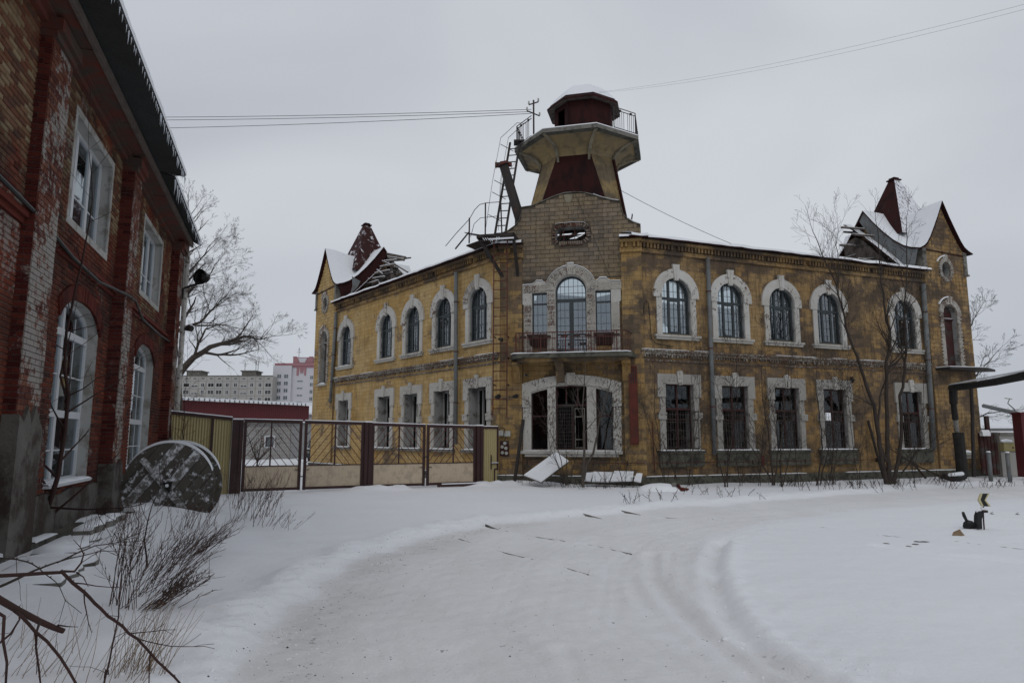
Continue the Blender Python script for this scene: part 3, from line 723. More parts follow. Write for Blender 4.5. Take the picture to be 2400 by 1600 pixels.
for f, m_ in zip(FLk, ('plaster_centre', 'plaster_centre')):
    masonry(FC, bld, BL, courses([(f[0][0], 0.35), (f[1][0], 0.35), (f[1][0], 8.6), (f[0][0], 8.6)], [], BW, BH, JT, 0.35, 8.55), -0.03, 0.006, m_, 'block', 0, var=0.003)
masonry(FR, bld, BL, courses(rect(0.0, 14.5, 0.35, 8.6), HR, BW, BH, JT, 0.35, 8.55), 0.0, 0.006, 'plaster_right', 'block', 0, var=0.003)
masonry(FL, bld, BL, courses(rect(-14.5, 0.0, 0.35, 8.6), HL, BW, BH, JT, 0.35, 8.55), 0.0, 0.005, 'plaster_left', 'block', 0, var=0.002)

# plinth with snow on its ledge
for fr, x0, x1 in ((FL, -17.3, 0.0), (FC, -2.72, 2.76), (FR, 0.06, 17.3)):
    obj('plinth', MB().box(x0, x1, -0.16, 0.02, -0.3, 0.30), 'plinth', bld, fr.rel(BL), fr.a)
    mb = MB(); x = x0
    while x < x1 - 0.6:
        w = rnd.uniform(0.7, 2.6)
        if rnd.random() < 0.8: snowcap(mb, x, min(x + w, x1), -0.165, -0.012, 0.30, 0.035, seed=x)
        x += w + rnd.uniform(0, 0.3)
    tag(obj('snow_cap', mb, 'snow', bld, fr.rel(BL), fr.a), kind='stuff')

# ---- window surrounds of the upper floor
def upper_surround():
    o = [(-0.90, UZ0 - 0.02), (-0.60, UZ0 - 0.02)] + [(-0.63, UZ0), (-0.63, UZS)] + list(reversed(arc(0, UZS, 0.63, 0, math.pi, 14)))[1:-1] + [(0.63, UZS), (0.63, UZ0 - 0.02)]
    a = MB().prism([(-0.86, UZ0 - 0.05), (-0.628, UZ0 - 0.05), (-0.628, 6.82), (-0.86, 6.82)], -0.05, 0.02)
    a.prism([(0.628, UZ0 - 0.05), (0.86, UZ0 - 0.05), (0.86, 6.82), (0.628, 6.82)], -0.05, 0.02)
    outer = arc(0, UZS, 0.985, 0, math.pi, 18)
    ring = [(0.985, 6.82)] + outer + [(-0.985, 6.82), (-0.632, 6.82), (-0.632, UZS)] + arc(0, UZS, 0.632, math.pi, 0, 14)[1:-1] + [(0.632, UZS), (0.632, 6.82)]
    a.prism(ring, -0.085, 0.02)
    return a
US = mesh_of('surround', upper_surround(), 'white_trim')
USF = mesh_of('surround', upper_surround(), 'flaking_trim')
KS = mesh_of('keystone', MB().prism([(-0.075, 7.48), (0.075, 7.48), (0.155, 8.09), (-0.155, 8.09)], -0.13, -0.03).prism([(-0.012, 7.5), (0.012, 7.5), (0.03, 8.08), (-0.03, 8.08)], -0.145, -0.12), 'white_trim')
SL = mesh_of('sill', MB().box(-0.98, 0.98, -0.15, 0.1, 5.33, 5.41).box(-0.93, 0.93, -0.11, 0.1, 5.24, 5.328), 'flaking_trim')
# frame: anthracite, three lights over three, thin glazing bars
def upper_frame():
    b = MB(); y0, y1 = 0.11, 0.18; fw = 0.055
    inner = arch_poly(0, 0.63 - fw, UZ0 + fw, UZS, n=14, rise=0.63 - fw)
    b.prism(arch_poly(0, 0.63, UZ0, UZS, n=14, rise=0.63), y0, y1, [inner])
    b.box(-0.575, 0.575, y0 + 0.01, y1 - 0.01, 6.76, 6.86)
    for x in (-0.225, 0.225): b.box(x - 0.045, x + 0.045, y0 + 0.004, y1 - 0.004, UZ0 + 0.05, 7.50)
    for x0, x1 in ((-0.18, 0.18),): 
        b.box(x0, x1, y0, y1 - 0.02, UZ0 + 0.055, UZ0 + 0.11); b.box(x0, x1, y0, y1 - 0.02, 6.71, 6.757)
    return b
def upper_bars():
    b = MB(); y0, y1 = 0.132, 0.145
    for x in (-0.40, 0.0, 0.40): b.box(x - 0.006, x + 0.006, y0, y1, UZ0 + 0.06, 7.46 if abs(x) > 0.1 else 7.55)
    for z in (5.78, 6.10, 6.42): b.box(-0.57, 0.57, y0 - 0.001, y1 + 0.001, z - 0.006, z + 0.006)
    b.box(-0.5, 0.5, y0 - 0.001, y1 + 0.001, 7.08, 7.092)
    return b
UF = mesh_of('frame', upper_frame(), 'frame_dark'); UBAR = mesh_of('glazing_bars', upper_bars(), 'frame_dark')
PANES = []
for x0, x1 in ((-0.575, -0.27), (-0.18, 0.18), (0.27, 0.575)):
    PANES.append(mesh_of('pane', MB().box(x0, x1, 0.147, 0.153, UZ0 + 0.05, 6.76), 'glass'))
    zt = lambda x: UZS + math.sqrt(max(0.575 ** 2 - x * x, 0.0))
    xs = [x0 + (x1 - x0) * i / 4 for i in range(5)]
    PANES.append(mesh_of('pane', MB().prism([(x0, 6.86), (x1, 6.86)] + [(x, max(zt(x), 6.87)) for x in reversed(xs)], 0.147, 0.153), 'glass'))
STK = mesh_of('sticker', MB().box(-0.025, 0.025, 0.1435, 0.1465, -0.025, 0.025), 'white_trim')
def window_up(fr, x, k, flake=False, broken=()):
    L = fr.rel(BL, x)
    s_ = link('window_surround', USF if flake else US, bld, L, fr.a)
    link('keystone', KS, s_)
    link('sill', SL, bld, L, fr.a)
    w = link('window', UF, bld, L, fr.a)
    link('glazing_bars', UBAR, w)
    for i, p in enumerate(PANES):
        if i not in broken: link('pane', p, w)
    for i, (px_, pz_) in enumerate(((-0.42, 6.66), (0.05, 6.64), (0.44, 6.66), (0.02, 7.38))):
        if rnd.random() < 0.8: link('sticker', STK, w, (px_, 0, pz_))
for i, c in enumerate(WR): window_up(FR, c, i, False, (2,) if i == 4 else ())
for i, c in enumerate(WL): window_up(FL, c, i, i == 4)
# fallen plaster shows radial bricks on part of the nearest left arch
mb = MB()
for k in range(17):
    a = math.radians(98 + k * 4.6); c_, s_ = math.cos(a), math.sin(a)
    p0 = Vector((c_ * 0.66, -0.10, UZS + s_ * 0.66)); p1 = Vector((c_ * 0.97, -0.10, UZS + s_ * 0.97))
    mb.beam(p0, p1, 0.058, 0.05, up=(0, 1, 0))
tag(obj('arch_brick', mb, 'brick_trim', bld, FL.rel(BL, WL[0]), FL.a), kind='stuff')

# ---- surrounds and windows of the lower floor
def lower_surround():
    a = MB()
    a.prism([(-0.93, 3.12), (-0.60, 3.12), (-0.60, 3.60), (0.60, 3.60), (0.60, 3.12), (0.93, 3.12), (0.93, 3.97), (-0.93, 3.97)], -0.08, 0.02)
    for s in (-1, 1):
        x0, x1 = sorted((s * 0.602, s * 0.85))
        a.box(x0, x1, -0.045, 0.02, LZ0 - 0.02, 3.118)
        x0, x1 = sorted((s * 0.605, s * 0.94))
        a.box(x0, x1, -0.10, 0.02, 2.32, 2.56); a.box(x0, x1, -0.115, 0.02, 2.50, 2.57)
    return a
LS = mesh_of('surround', lower_surround(), 'flaking_trim'); LSR = mesh_of('surround', lower_surround(), 'lower_trim')
LK = mesh_of('keystone', MB().prism([(-0.08, 3.57), (0.08, 3.57), (0.13, 4.02), (0.08, 4.10), (-0.08, 4.10), (-0.13, 4.02)], -0.14, -0.06), 'flaking_trim')
LSL = mesh_of('sill', MB().box(-1.0, 1.0, -0.16, 0.1, 1.10, 1.195).box(-0.94, 0.94, -0.12, 0.05, 0.62, 1.098), 'plinth')
LSL2 = mesh_of('sill', MB().box(-0.98, 0.98, -0.16, 0.1, 1.08, 1.195), 'concrete')
def lower_frame():
    b = MB(); y0, y1 = 0.13, 0.19
    b.prism(rect(-0.6, 0.6, LZ0, LZ1), y0, y1, [rect(-0.55, 0.55, LZ0 + 0.05, LZ1 - 0.05)])
    b.box(-0.55, 0.55, y0, y1 - 0.01, 2.66, 2.74); b.box(-0.04, 0.04, y0 + 0.002, y1 - 0.002, LZ0 + 0.05, 2.66)
    b.box(-0.035, 0.035, y0 + 0.002, y1 - 0.002, 2.74, LZ1 - 0.05)
    b.box(-0.55, 0.55, y0 + 0.01, y1 - 0.02, 2.30, 2.345)
    return b
LF = mesh_of('frame', lower_frame(), 'frame_red')
def lower_grille():
    b = MB(); y = 0.10
    for i in range(11): b.box(-0.55 + i * 0.11 - 0.006, -0.55 + i * 0.11 + 0.006, y, y + 0.012, LZ0 + 0.03, 2.62)
    for z in (1.32, 1.62, 1.92, 2.22, 2.5): b.box(-0.58, 0.58, y - 0.006, y + 0.006, z - 0.006, z + 0.006)
    return b
LG = mesh_of('grille', lower_grille(), 'grille')
LP = [mesh_of('pane', MB().box(*q), 'glass_old') for q in ((-0.55, -0.035, 0.155, 0.16, 2.74, 3.55), (0.035, 0.55, 0.155, 0.16, 2.74, 3.55),
      (-0.55, -0.04, 0.155, 0.16, 1.27, 2.30), (0.04, 0.55, 0.155, 0.16, 1.27, 2.30))]
def sillsnow(fr, x, w, y0, y1, z):
    mb = snowcap(MB(), x - w, x + w, y0, y1, z, 0.05, 0.15, seed=x)
    tag(obj('snow_cap', mb, 'snow', bld, fr.rel(BL), fr.a), kind='stuff')
for i, c in enumerate(WR):
    s_ = link('window_surround', LSR, bld, FR.rel(BL, c), FR.a); link('keystone', LK, s_)
    link('sill', LSL, bld, FR.rel(BL, c), FR.a)
    w = link('window', LF, bld, FR.rel(BL, c), FR.a); link('grille', LG, w)
    for j, p in enumerate(LP):
        if (i == 0 and j >= 2) or (i == 1 and j == 2): continue
        link('pane', p, w)
    sillsnow(FR, c, 0.95, -0.155, 0.25, 1.196)
# sash swung open in the first lower window
mb = MB(); mb.prism(rect(0, 0.48, 1.25, 2.62), 0, 0.03, [rect(0.045, 0.435, 1.30, 1.62), rect(0.045, 0.435, 1.66, 2.28), rect(0.045, 0.435, 2.32, 2.57)])
obj('window_sash', mb, 'concrete', bld, FR.rel(BL, WR[0] + 0.57, 0.02), FR.a + R(-100))
for i, c in enumerate(WL):
    s_ = link('window_surround', LS, bld, FL.rel(BL, c), FL.a); link('keystone', LK, s_)
    link('sill', LSL2, bld, FL.rel(BL, c), FL.a)
    # stripped openings: two pale posts of the old casing stand inside the left jamb
    mb = MB().box(-0.50, -0.43, 0.34, 0.40, LZ0, LZ1).box(-0.30, -0.22, 0.42, 0.48, LZ0, LZ1).box(-0.6, 0.6, 0.36, 0.44, 3.52, 3.6)
    obj('window_casing', mb, 'grey_reveal', bld, FL.rel(BL, c), FL.a)
    sillsnow(FL, c, 0.9, -0.155, 0.3, 1.196)
    sillsnow(FL, c, 0.55, -0.14, 0.2, 5.411) if i in (4,) else None

# ---- string course
def string_course(fr, x0, x1, step=0.115):
    b = MB().box(x0, x1, -0.13, 0.02, 4.76, 4.84).box(x0, x1, -0.09, 0.02, 4.66, 4.758).box(x0, x1, -0.05, 0.02, 4.42, 4.48)
    obj('string_course', b, 'dirty_trim', bld, fr.rel(BL), fr.a)
    d = MB(); x = x0 + 0.03
    while x < x1 - 0.06:
        if rnd.random() > 0.08: d.box(x, x + 0.06, -0.075, 0.02, 4.57, 4.657)
        x += step
    tag(obj('dentil_row', d, 'dirty_trim', bld, fr.rel(BL), fr.a), kind='stuff')
    mb = MB(); x = x0
    while x < x1 - 0.5:
        w = rnd.uniform(0.6, 2.4)
        if rnd.random() < 0.6: snowcap(mb, x, min(x + w, x1), -0.135, -0.02, 4.84, 0.03, 0.2, seed=x)
        x += w + rnd.uniform(0.1, 0.9)
    tag(obj('snow_cap', mb, 'snow', bld, fr.rel(BL), fr.a), kind='stuff')
string_course(FR, 0.02, 14.48); string_course(FL, -14.48, -0.02)
# ---- cornice with dentils and the broken eaves
def cornice(fr, x0, x1, mat, ya=0.0):
    b = MB().box(x0, x1, ya - 0.10, ya + 0.3, 8.44, 8.52).box(x0, x1, ya - 0.06, ya + 0.3, 8.52, 8.60).box(x0, x1, ya - 0.02, ya + 0.3, 8.60, 8.80).box(x0, x1, ya - 0.24, ya + 0.3, 8.80, 8.90)
    obj('cornice', b, mat, bld, fr.rel(BL), fr.a)
    d = MB(); x = x0 + 0.05
    while x < x1 - 0.08:
        if rnd.random() > 0.05: d.box(x, x + 0.075, ya - 0.15, ya, 8.62 + rnd.uniform(0, 0.01), 8.798)
        x += 0.15
    tag(obj('dentil_row', d, mat, bld, fr.rel(BL), fr.a), kind='stuff')
cornice(FR, 0.0, 14.5, 'plaster_right'); cornice(FL, -14.5, 0.0, 'plaster_right'); cornice(FC, -2.66, -1.75, 'plaster_centre', -0.03); cornice(FC, 1.9, 2.7, 'plaster_centre', -0.03)

def roof_sheet(fr, x0, x1, seed, depth=4.0, slope=0.24):
    """warped eaves boards and sheet metal, snow on top; ragged at the back where the roof has fallen in"""
    n = int((x1 - x0) / 0.3); rows_t = []; rows_u = []
    for i in range(n + 1):
        x = x0 + (x1 - x0) * i / n
        dz = 0.035 * nz(x * 0.9, seed, 1) + 0.015 * nz(x * 5, seed, 3)
        D = depth + 1.0 * nz(x * 0.5, seed, 7)
        ov = -0.42 + 0.05 * nz(x * 2.1, seed, 9)
        rows_u.append([(x, ov, 8.93 + dz), (x, 0.6, 8.97 + dz * 0.4 + (0.6 - ov) * slope * 0.8), (x, D * 0.5, 8.95 + D * 0.5 * slope), (x, D, 8.95 + D * slope + 0.05)])
        t = 0.10 + 0.06 * (nz(x * 1.6, seed, 5) + 0.5)
        rows_t.append([(x, ov - 0.01, 8.945 + dz), (x, ov + 0.03, 8.945 + dz + t * 0.7), (x, ov + 0.18, 8.96 + dz + t), (x, 0.6, 8.99 + (0.6 - ov) * slope * 0.8 + t), (x, D * 0.5, 8.97 + D * 0.5 * slope + t), (x, D - 0.1, 8.97 + D * slope + t)])
    obj('roof_sheet', MB().sheet(rows_u, th=0.03), 'red_metal', bld, fr.rel(BL), fr.a)
    obj('roof_snow', MB().sheet(rows_t), 'snow', bld, fr.rel(BL), fr.a)
roof_sheet(FR, -0.45, 14.6, 3.3); roof_sheet(FL, -14.6, 0.35, 8.1)
roof_sheet(FC, 1.9, 2.95, 5.0, 1.5); roof_sheet(FC, -2.9, -1.75, 6.0, 1.5)
# loose boards and battens on the wing roofs
for fr, x, y, z, l, a, w in ((FR, 1.6, 1.2, 9.42, 0.5, 20, .3), (FR, 2.4, 1.0, 9.40, 0.9, 3, .12), (FR, 3.1, 0.8, 9.34, 0.3, 0, .12), (FR, 6.4, 1.1, 9.40, 1.9, -2, .16), (FR, 8.9, 0.5, 9.2, 0.5, 0, .1), (FR, 11.4, .4, 9.2, 1.0, -4, .2), (FL, -9.8, .9, 9.35, 1.0, 5, .12), (FL, -4.4, .8, 9.3, .8, 4, .12)):
    mb = MB().beam((-l / 2, 0, 0), (l / 2, 0, 0.02), w, 0.05); mb.beam((-l / 2.2, 0.04, 0.05), (l / 2.6, 0.1, 0.03), w * .6, 0.03)
    obj('roof_board', mb, 'wood_dark', bld, fr.rel(BL, x, y, z), fr.a + R(a))

# ---- inside and back
ROOMS = ((FR, 0.0, 17.0, 0.0), (FL, -17.0, 0.0, 0.004), (FC, -2.6, 2.6, 0.008))
for fr, x0, x1, e in ROOMS:
    obj('floor_slab', MB().box(x0, x1, 0.5, 8.5, 0.86 + e, 1.0 + e).box(x0, x1, 0.55, 8.5, 4.30 + e, 4.5 + e), 'interior', bld, fr.rel(BL), fr.a)
for fr, x0, x1, cs in ((FR, 0.5, 17.1, [1.0, 3.6, 6.1, 8.7, 11.2, 13.7]), (FL, -17.1, -0.5, [-2.3, -4.9, -7.4, -10, -12.6, -15.1])):
    hs = [arch_poly(c + 0.6, 0.62, 5.4, 7.0, n=8) for c in cs] + [rect(c, c + 1.2, 1.5, 3.5) for c in cs]
    obj('back_wall', MB().prism(rect(x0, x1, 0.0, 8.6), 8.6, 9.0, hs), 'interior', bld, fr.rel(BL), fr.a)
for fr, xs in ((FR, (2.9, 7.7, 12.0)), (FL, (-2.7, -5.2, -7.7, -11.4))):
    for x in xs:
        obj('partition', MB().prism(rect(0.5, 8.6, 1.0, 4.3), x, x + 0.2, [rect(3.2, 4.4, 1.01, 3.1)], axis='x'), 'interior_shade', bld, fr.rel(BL), fr.a)
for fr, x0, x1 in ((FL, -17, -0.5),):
    obj('partition', MB().box(x0, x1, 5.2, 5.4, 1.01, 4.3), 'interior_shade', bld, fr.rel(BL), fr.a)
obj('partition', MB().box(-2.6, 2.6, 6.0, 6.2, 1.01, 4.3).box(-2.6, 2.6, 6.0, 6.2, 4.51, 8.0), 'interior', bld, FC.rel(BL), FC.a)
# bare rafters left over the upper rooms
for fr, x0, x1 in ((FR, 0.6, 14.4), (FL, -14.4, -0.6)):
    x = x0
    while x < x1:
        if rnd.random() < 0.7:
            obj('rafter', MB().beam((x, 0.5, 8.85), (x + rnd.uniform(-.1, .1), rnd.uniform(4.5, 8.4), rnd.uniform(9.2, 9.7)), 0.09, 0.15), 'wood_dark', bld, fr.rel(BL), fr.a)
        x += 1.25

# ---- centre: balcony door group
def trim_profile():
    o = [(-1.73, 4.72), (-1.42, 4.72), (-1.42, 7.07), (-0.84, 7.07), (-0.84, 4.72), (-0.525, 4.72)] + list(reversed(arc(0.05, 7.09, 0.58, 0, math.pi, 16))) + \
        [(0.63, 4.72), (0.96, 4.72), (0.96, 7.07), (1.54, 7.07), (1.54, 4.72), (1.84, 4.72), (1.84, 6.62), (1.9, 6.64), (1.9, 7.38), (1.55, 7.40), (1.44, 7.44), (1.38, 7.53), (1.13, 7.53), (1.06, 7.44), (0.98, 7.40)] + \
        arc(0.05, 7.09, 0.97, math.radians(18), math.radians(82), 9) + [(0.17, 8.14), (-0.07, 8.14)] + arc(0.05, 7.09, 0.97, math.radians(98), math.radians(162), 9) + \
        [(-0.88, 7.40), (-0.96, 7.44), (-1.03, 7.53), (-1.25, 7.53), (-1.32, 7.44), (-1.42, 7.40), (-1.78, 7.38), (-1.78, 6.64), (-1.73, 6.62)]
    return o
obj('door_surround', MB().prism(trim_profile(), 0.0, GY0 + 0.01), 'flaking_trim', bld, FC.rel(BL), FC.a)
def cap_line(pts, name='snow_cap', y0=-0.03, y1=0.12, th=0.03):
    rows = []
    for i, (x, z) in enumerate(pts):
        t = th * (0.7 + 0.6 * abs(nz(x * 3, z * 3)))
        rows.append([(x, y0, z), (x, y0 + 0.01, z + t), (x, y1, z + t), (x, y1, z)])
    obj(name, MB().sheet(rows), 'snow', bld, FC.rel(BL), FC.a)
cap_line([(-1.78, 7.385), (-1.42, 7.40), (-1.32, 7.45), (-1.25, 7.54), (-1.03, 7.54), (-0.96, 7.45), (-0.88, 7.42)])
cap_line(list(reversed(arc(0.05, 7.09, 0.98, math.radians(98), math.radians(158), 8)))); cap_line([(-0.08, 8.14), (0.05, 8.15), (0.18, 8.14)])
cap_line(arc(0.05, 7.09, 0.98, math.radians(22), math.radians(82), 8)); cap_line([(0.98, 7.41), (1.06, 7.45), (1.13, 7.54), (1.38, 7.54), (1.44, 7.45), (1.55, 7.41), (1.9, 7.39)])
mb = MB(); a = 4
while a < 177:
    c_, s_ = math.cos(R(a)), math.sin(R(a)); r1 = rnd.uniform(0.90, 0.95)
    mb.beam((0.05 + c_ * 0.62, -0.02 - rnd.uniform(0, .02), 7.09 + s_ * 0.62), (0.05 + c_ * r1, -0.02 - rnd.uniform(0, .02), 7.09 + s_ * r1), 0.052, 0.05, up=(0, 1, 0)); a += 4.6
for x0, x1, z0, z1 in ((-0.83, -0.54, 4.75, 7.05), (0.64, 0.95, 4.75, 7.05), (-1.72, -1.44, 4.75, 6.6), (1.56, 1.83, 4.75, 6.6)):
    z = z0
    while z < z1:
        mb.box(x0 + rnd.uniform(0, .02), x1 - rnd.uniform(0, .02), -0.012 - rnd.uniform(0, .012), 0.0, z, z + 0.062); z += 0.075
for x0, x1 in ((-1.74, -0.86), (0.99, 1.88)):
    x = x0
    while x < x1:
        mb.box(x, x + 0.055, -0.014 - rnd.uniform(0, .012), 0.0, 7.09, 7.36); x += 0.068
tag(obj('trim_brick', mb, 'brick_trim', bld, FC.rel(BL), FC.a), kind='stuff')
def simple_window(fr, poly, y, fw, bars_x, bars_z, matf='frame_dark', glassm='glass', inset=None):
    zs = [p[1] for p in poly]; xs = [p[0] for p in poly]
    cx, cz = (min(xs) + max(xs)) / 2, (min(zs) + max(zs)) / 2
    hx, hz = (max(xs) - min(xs)) / 2, (max(zs) - min(zs)) / 2
    inner = [(cx + (x - cx) * (1 - fw / hx), cz + (z - cz) * (1 - fw / hz)) for x, z in poly]
    b = MB().prism(poly, y, y + 0.06, [inner])
    for x, w, z0, z1 in bars_x: b.box(x - w / 2, x + w / 2, y + 0.005, y + 0.05, z0, z1)
    for z, w, x0, x1 in bars_z: b.box(x0, x1, y + 0.008, y + 0.045, z - w / 2, z + w / 2)
    wobj = obj('window', b, matf, bld, fr.rel(BL), fr.a)
    if glassm: obj('pane', MB().prism(inner, y + 0.024, y + 0.03), glassm, wobj)
    return wobj
yw = 0.20
w = simple_window(FC, CD, yw, 0.05, [(0.05, 0.16, 4.77, 6.7)] + [(x, 0.012, 4.77, 7.6) for x in (-0.36, -0.2, 0.3, 0.46)] + [(x, 0.012, 6.84, 7.6) for x in (-0.05, 0.13)],
              [(6.76, 0.13, -0.5, 0.6), (5.47, 0.06, -0.5, 0.6)] + [(z, 0.012, -0.5, 0.6) for z in (5.15, 5.8, 6.1, 6.4, 7.04, 7.3)])
w.name = 'balcony_door'
simple_window(FC, CWL, yw, 0.04, [(x, 0.012, 5.48, 7.05) for x in (-1.23, -1.04)], [(6.66, 0.07, -1.4, -0.86)] + [(z, 0.012, -1.4, -0.86) for z in (5.85, 6.25)])
simple_window(FC, CWR, yw, 0.04, [(x, 0.012, 5.48, 7.05) for x in (1.15, 1.34)], [(6.66, 0.07, 0.98, 1.52)] + [(z, 0.012, 0.98, 1.52) for z in (5.85, 6.25)])
# flower shelves below the side windows, now empty
for x0, x1 in ((-1.55, -0.80), (0.90, 1.66)):
    mb = MB().prism([(-0.35, 5.36), (0.12, 5.36), (0.12, 5.02), (0.02, 5.02), (-0.12, 5.12), (-0.33, 5.28)], x0 + 0.08, x1 - 0.08, axis='x').box(x0, x1, -0.4, 0.11, 5.36, 5.43)
    obj('window_shelf', mb, 'shelf', bld, FC.rel(BL), FC.a)
    obj('snow_cap', snowcap(MB(), x0 + .15, x1 - .1, -0.3, 0.1, 5.43, 0.03, 0.1), 'snow', bld, FC.rel(BL), FC.a)
# balcony slab, corbels, railing
SLAB = [(-2.25, 0.12), (-2.0, -0.75), (-1.8, -0.92), (2.0, -0.92), (2.28, -0.75), (2.4, 0.12)]
obj('balcony_slab', MB().prism(SLAB, 4.50, 4.66, axis='z').prism([(x * 0.93, y * 0.8 + 0.0) for x, y in SLAB], 4.38, 4.498, axis='z', mi=1), ['plinth', 'plaster_centre'], bld, FC.rel(BL), FC.a)
rows = []
for i in range(31):
    x = -2.1 + 4.35 * i / 30; t = 0.028 + 0.02 * nz(x * 2, 3); y = -0.93 + (0.25 if i in (0, 30) else 0)
    rows.append([(x, y, 4.66), (x, y + 0.015, 4.66 + t), (x, y + 0.3, 4.67 + t), (x, 0.0, 4.67 + t)])
obj('snow_cap', MB().sheet(rows), 'snow', bld, FC.rel(BL), FC.a)
for x, w_ in ((-1.95, 0.24), (-0.35, 0.3), (2.05, 0.3)):
    p = [(0.12, 4.38), (-0.62, 4.38), (-0.60, 4.28), (-0.42, 4.20), (-0.28, 4.06), (-0.20, 3.85), (-0.10, 3.68), (0.12, 3.62)]
    obj('corbel', MB().prism(p, x - w_ / 2, x + w_ / 2, axis='x'), 'plaster_centre', bld, FC.rel(BL), FC.a)
rl = link('railing', mesh_of('railing', MB().box(-1.86, 2.06, -0.86, -0.83, 5.40, 5.43).box(-1.86, 2.06, -0.855, -0.835, 5.20, 5.22).box(-1.86, 2.06, -0.855, -0.835, 4.76, 4.785)
          .beam((-1.86, -0.845, 5.415), (-2.08, 0.1, 5.415), 0.03).beam((2.06, -0.845, 5.415), (2.28, 0.1, 5.415), 0.03).beam((-1.86, -0.845, 4.77), (-2.08, 0.1, 4.77), 0.025).beam((2.06, -0.845, 4.77), (2.28, 0.1, 4.77), 0.025), 'rust'), bld, FC.rel(BL), FC.a)
BALM = mesh_of('baluster', MB().box(-0.007, 0.007, -0.852, -0.838, 4.70, 5.41), 'rust')
PSTM = mesh_of('post', MB().box(-0.018, 0.018, -0.863, -0.827, 4.66, 5.43), 'rust')
x = -1.86
k = 0
while x <= 2.07:
    link('post' if k % 9 == 0 else 'baluster', PSTM if k % 9 == 0 else BALM, rl, (x, 0, 0)); x += 0.0985 + (0.03 if k % 3 == 0 else -.012); k += 1
PLM = mesh_of('panel', MB().box(-0.12, 0.12, -0.856, -0.834, 5.23, 5.31), 'rust')
for x in (-1.6, -1.15, -0.7, -0.1, 0.35, 0.75, 1.2, 1.75): link('panel', PLM, rl, (x, 0, 0))
PLM.materials[0] = M['shelf']
for sx in (0.25, 0.5, 0.75):
    link('baluster', BALM, rl, (-1.86 - 0.22 * sx, 0.94 * sx, 0)); link('baluster', BALM, rl, (2.06 + 0.22 * sx, 0.94 * sx, 0))
# lower triple window
def lowtrim():
    top = [(-1.78 + 3.6 * i / 14, 3.60 + 0.33 * (1 - ((i - 7) / 7.0) ** 2)) for i in range(15)]
    outer = [(-1.78, 1.2), (1.82, 1.2), (1.82, 3.62)] + list(reversed(top))[1:]
    return outer
obj('window_surround', MB().prism(lowtrim(), 0.03, GY0 + 0.012, [[(x * 1.0, z) for x, z in q] for q in CLO]), 'flaking_trim', bld, FC.rel(BL), FC.a)
obj('window_surround', MB().prism([(-1.80, 2.78), (-1.46, 2.78)] + [(-1.46, 3.30)] + [(-1.46 + 2.98 * i / 12, 3.34 + 0.26 * (1 - ((i - 6) / 6.0) ** 2)) for i in range(13)] + [(1.52, 3.30), (1.52, 2.78), (1.84, 2.78), (1.84, 3.62)] +
    [(1.84 - 3.64 * i / 14, 3.64 + 0.31 * (1 - ((i - 7) / 7.0) ** 2)) for i in range(15)], -0.02, 0.028), 'flaking_trim', bld, FC.rel(BL), FC.a)
obj('keystone', MB().prism([(-0.10, 3.58), (0.14, 3.58), (0.18, 4.02), (-0.14, 4.02)], -0.06, 0.03), 'flaking_trim', bld, FC.rel(BL), FC.a)
obj('sill', MB().box(-1.86, 1.84, -0.12, 0.2, 1.08, 1.19).box(-1.7, 1.7, -0.06, 0.2, 0.98, 1.078), 'flaking_trim', bld, FC.rel(BL), FC.a)
obj('snow_cap', snowcap(MB(), -1.8, 1.8, -0.12, 0.1, 1.19, 0.025, 0.2), 'snow', bld, FC.rel(BL), FC.a)
simple_window(FC, CLO[0], yw, 0.03, [], [(2.45, 0.05, -1.45, -0.88)], 'frame_red', 'glass_old')
simple_window(FC, CLO[2], yw, 0.03, [], [(2.45, 0.05, 0.94, 1.5)], 'frame_red', 'glass_old')
w = simple_window(FC, CLO[1], yw, 0.05, [(-0.18, 0.05, 2.85, 3.5), (0.24, 0.05, 2.85, 3.5), (0.05, 0.06, 1.25, 2.8)], [(2.84, 0.07, -0.54, 0.57)], 'frame_red', None)
g_ = MB()
for i in range(10): g_.box(-0.52 + i * 0.066, -0.512 + i * 0.066, yw - .06, yw - .05, 1.26, 2.8)
for i in range(12): g_.box(-0.54, 0.06, yw - .063, yw - .051, 1.34 + i * 0.13, 1.348 + i * 0.13)
obj('grille', g_, 'grille', w)
obj('window_sash', MB().prism(rect(0.12, 0.50, 1.28, 2.74), yw - .03, yw, [rect(0.155, 0.465, 1.62, 2.4), rect(0.155, 0.465, 1.32, 1.58), rect(0.155, 0.465, 2.44, 2.70)]), 'concrete', w)
# octagonal hole with brick rim and bars
mb = MB()
for i in range(8):
    a, b = Vector((OCT[i][0], 0, OCT[i][1])), Vector((OCT[(i + 1) % 8][0], 0, OCT[(i + 1) % 8][1]))
    n_ = max(2, int((b - a).length / 0.075)); d = (b - a).normalized(); o_ = Vector((d.z, 0, -d.x))
    for k in range(n_):
        p = a + (b - a) * (k + 0.5) / n_
        mb.beam(p + o_ * 0.0 + Vector((0, GY0 - .03 - rnd.uniform(0, .02), 0)), p + o_ * rnd.uniform(0.13, 0.17) + Vector((0, GY0 - .03, 0)), 0.062, 0.07, up=(0, 1, 0))
tag(obj('rim_brick', mb, 'rim_brick', bld, FC.rel(BL), FC.a), kind='stuff')
cap_line([(-0.52, 9.72), (-0.38, 9.75), (0.1, 9.76), (0.55, 9.74), (0.75, 9.6)], y0=GY0 - .06, y1=GY0 + .02, th=0.015)
obj('window_bars', MB().box(-0.22, -0.2, .2, .22, 9.02, 9.58).box(0.2, 0.22, .2, .22, 9.02, 9.58).box(-0.5, 0.66, .198, .222, 9.29, 9.31), 'rust', bld, FC.rel(BL), FC.a)
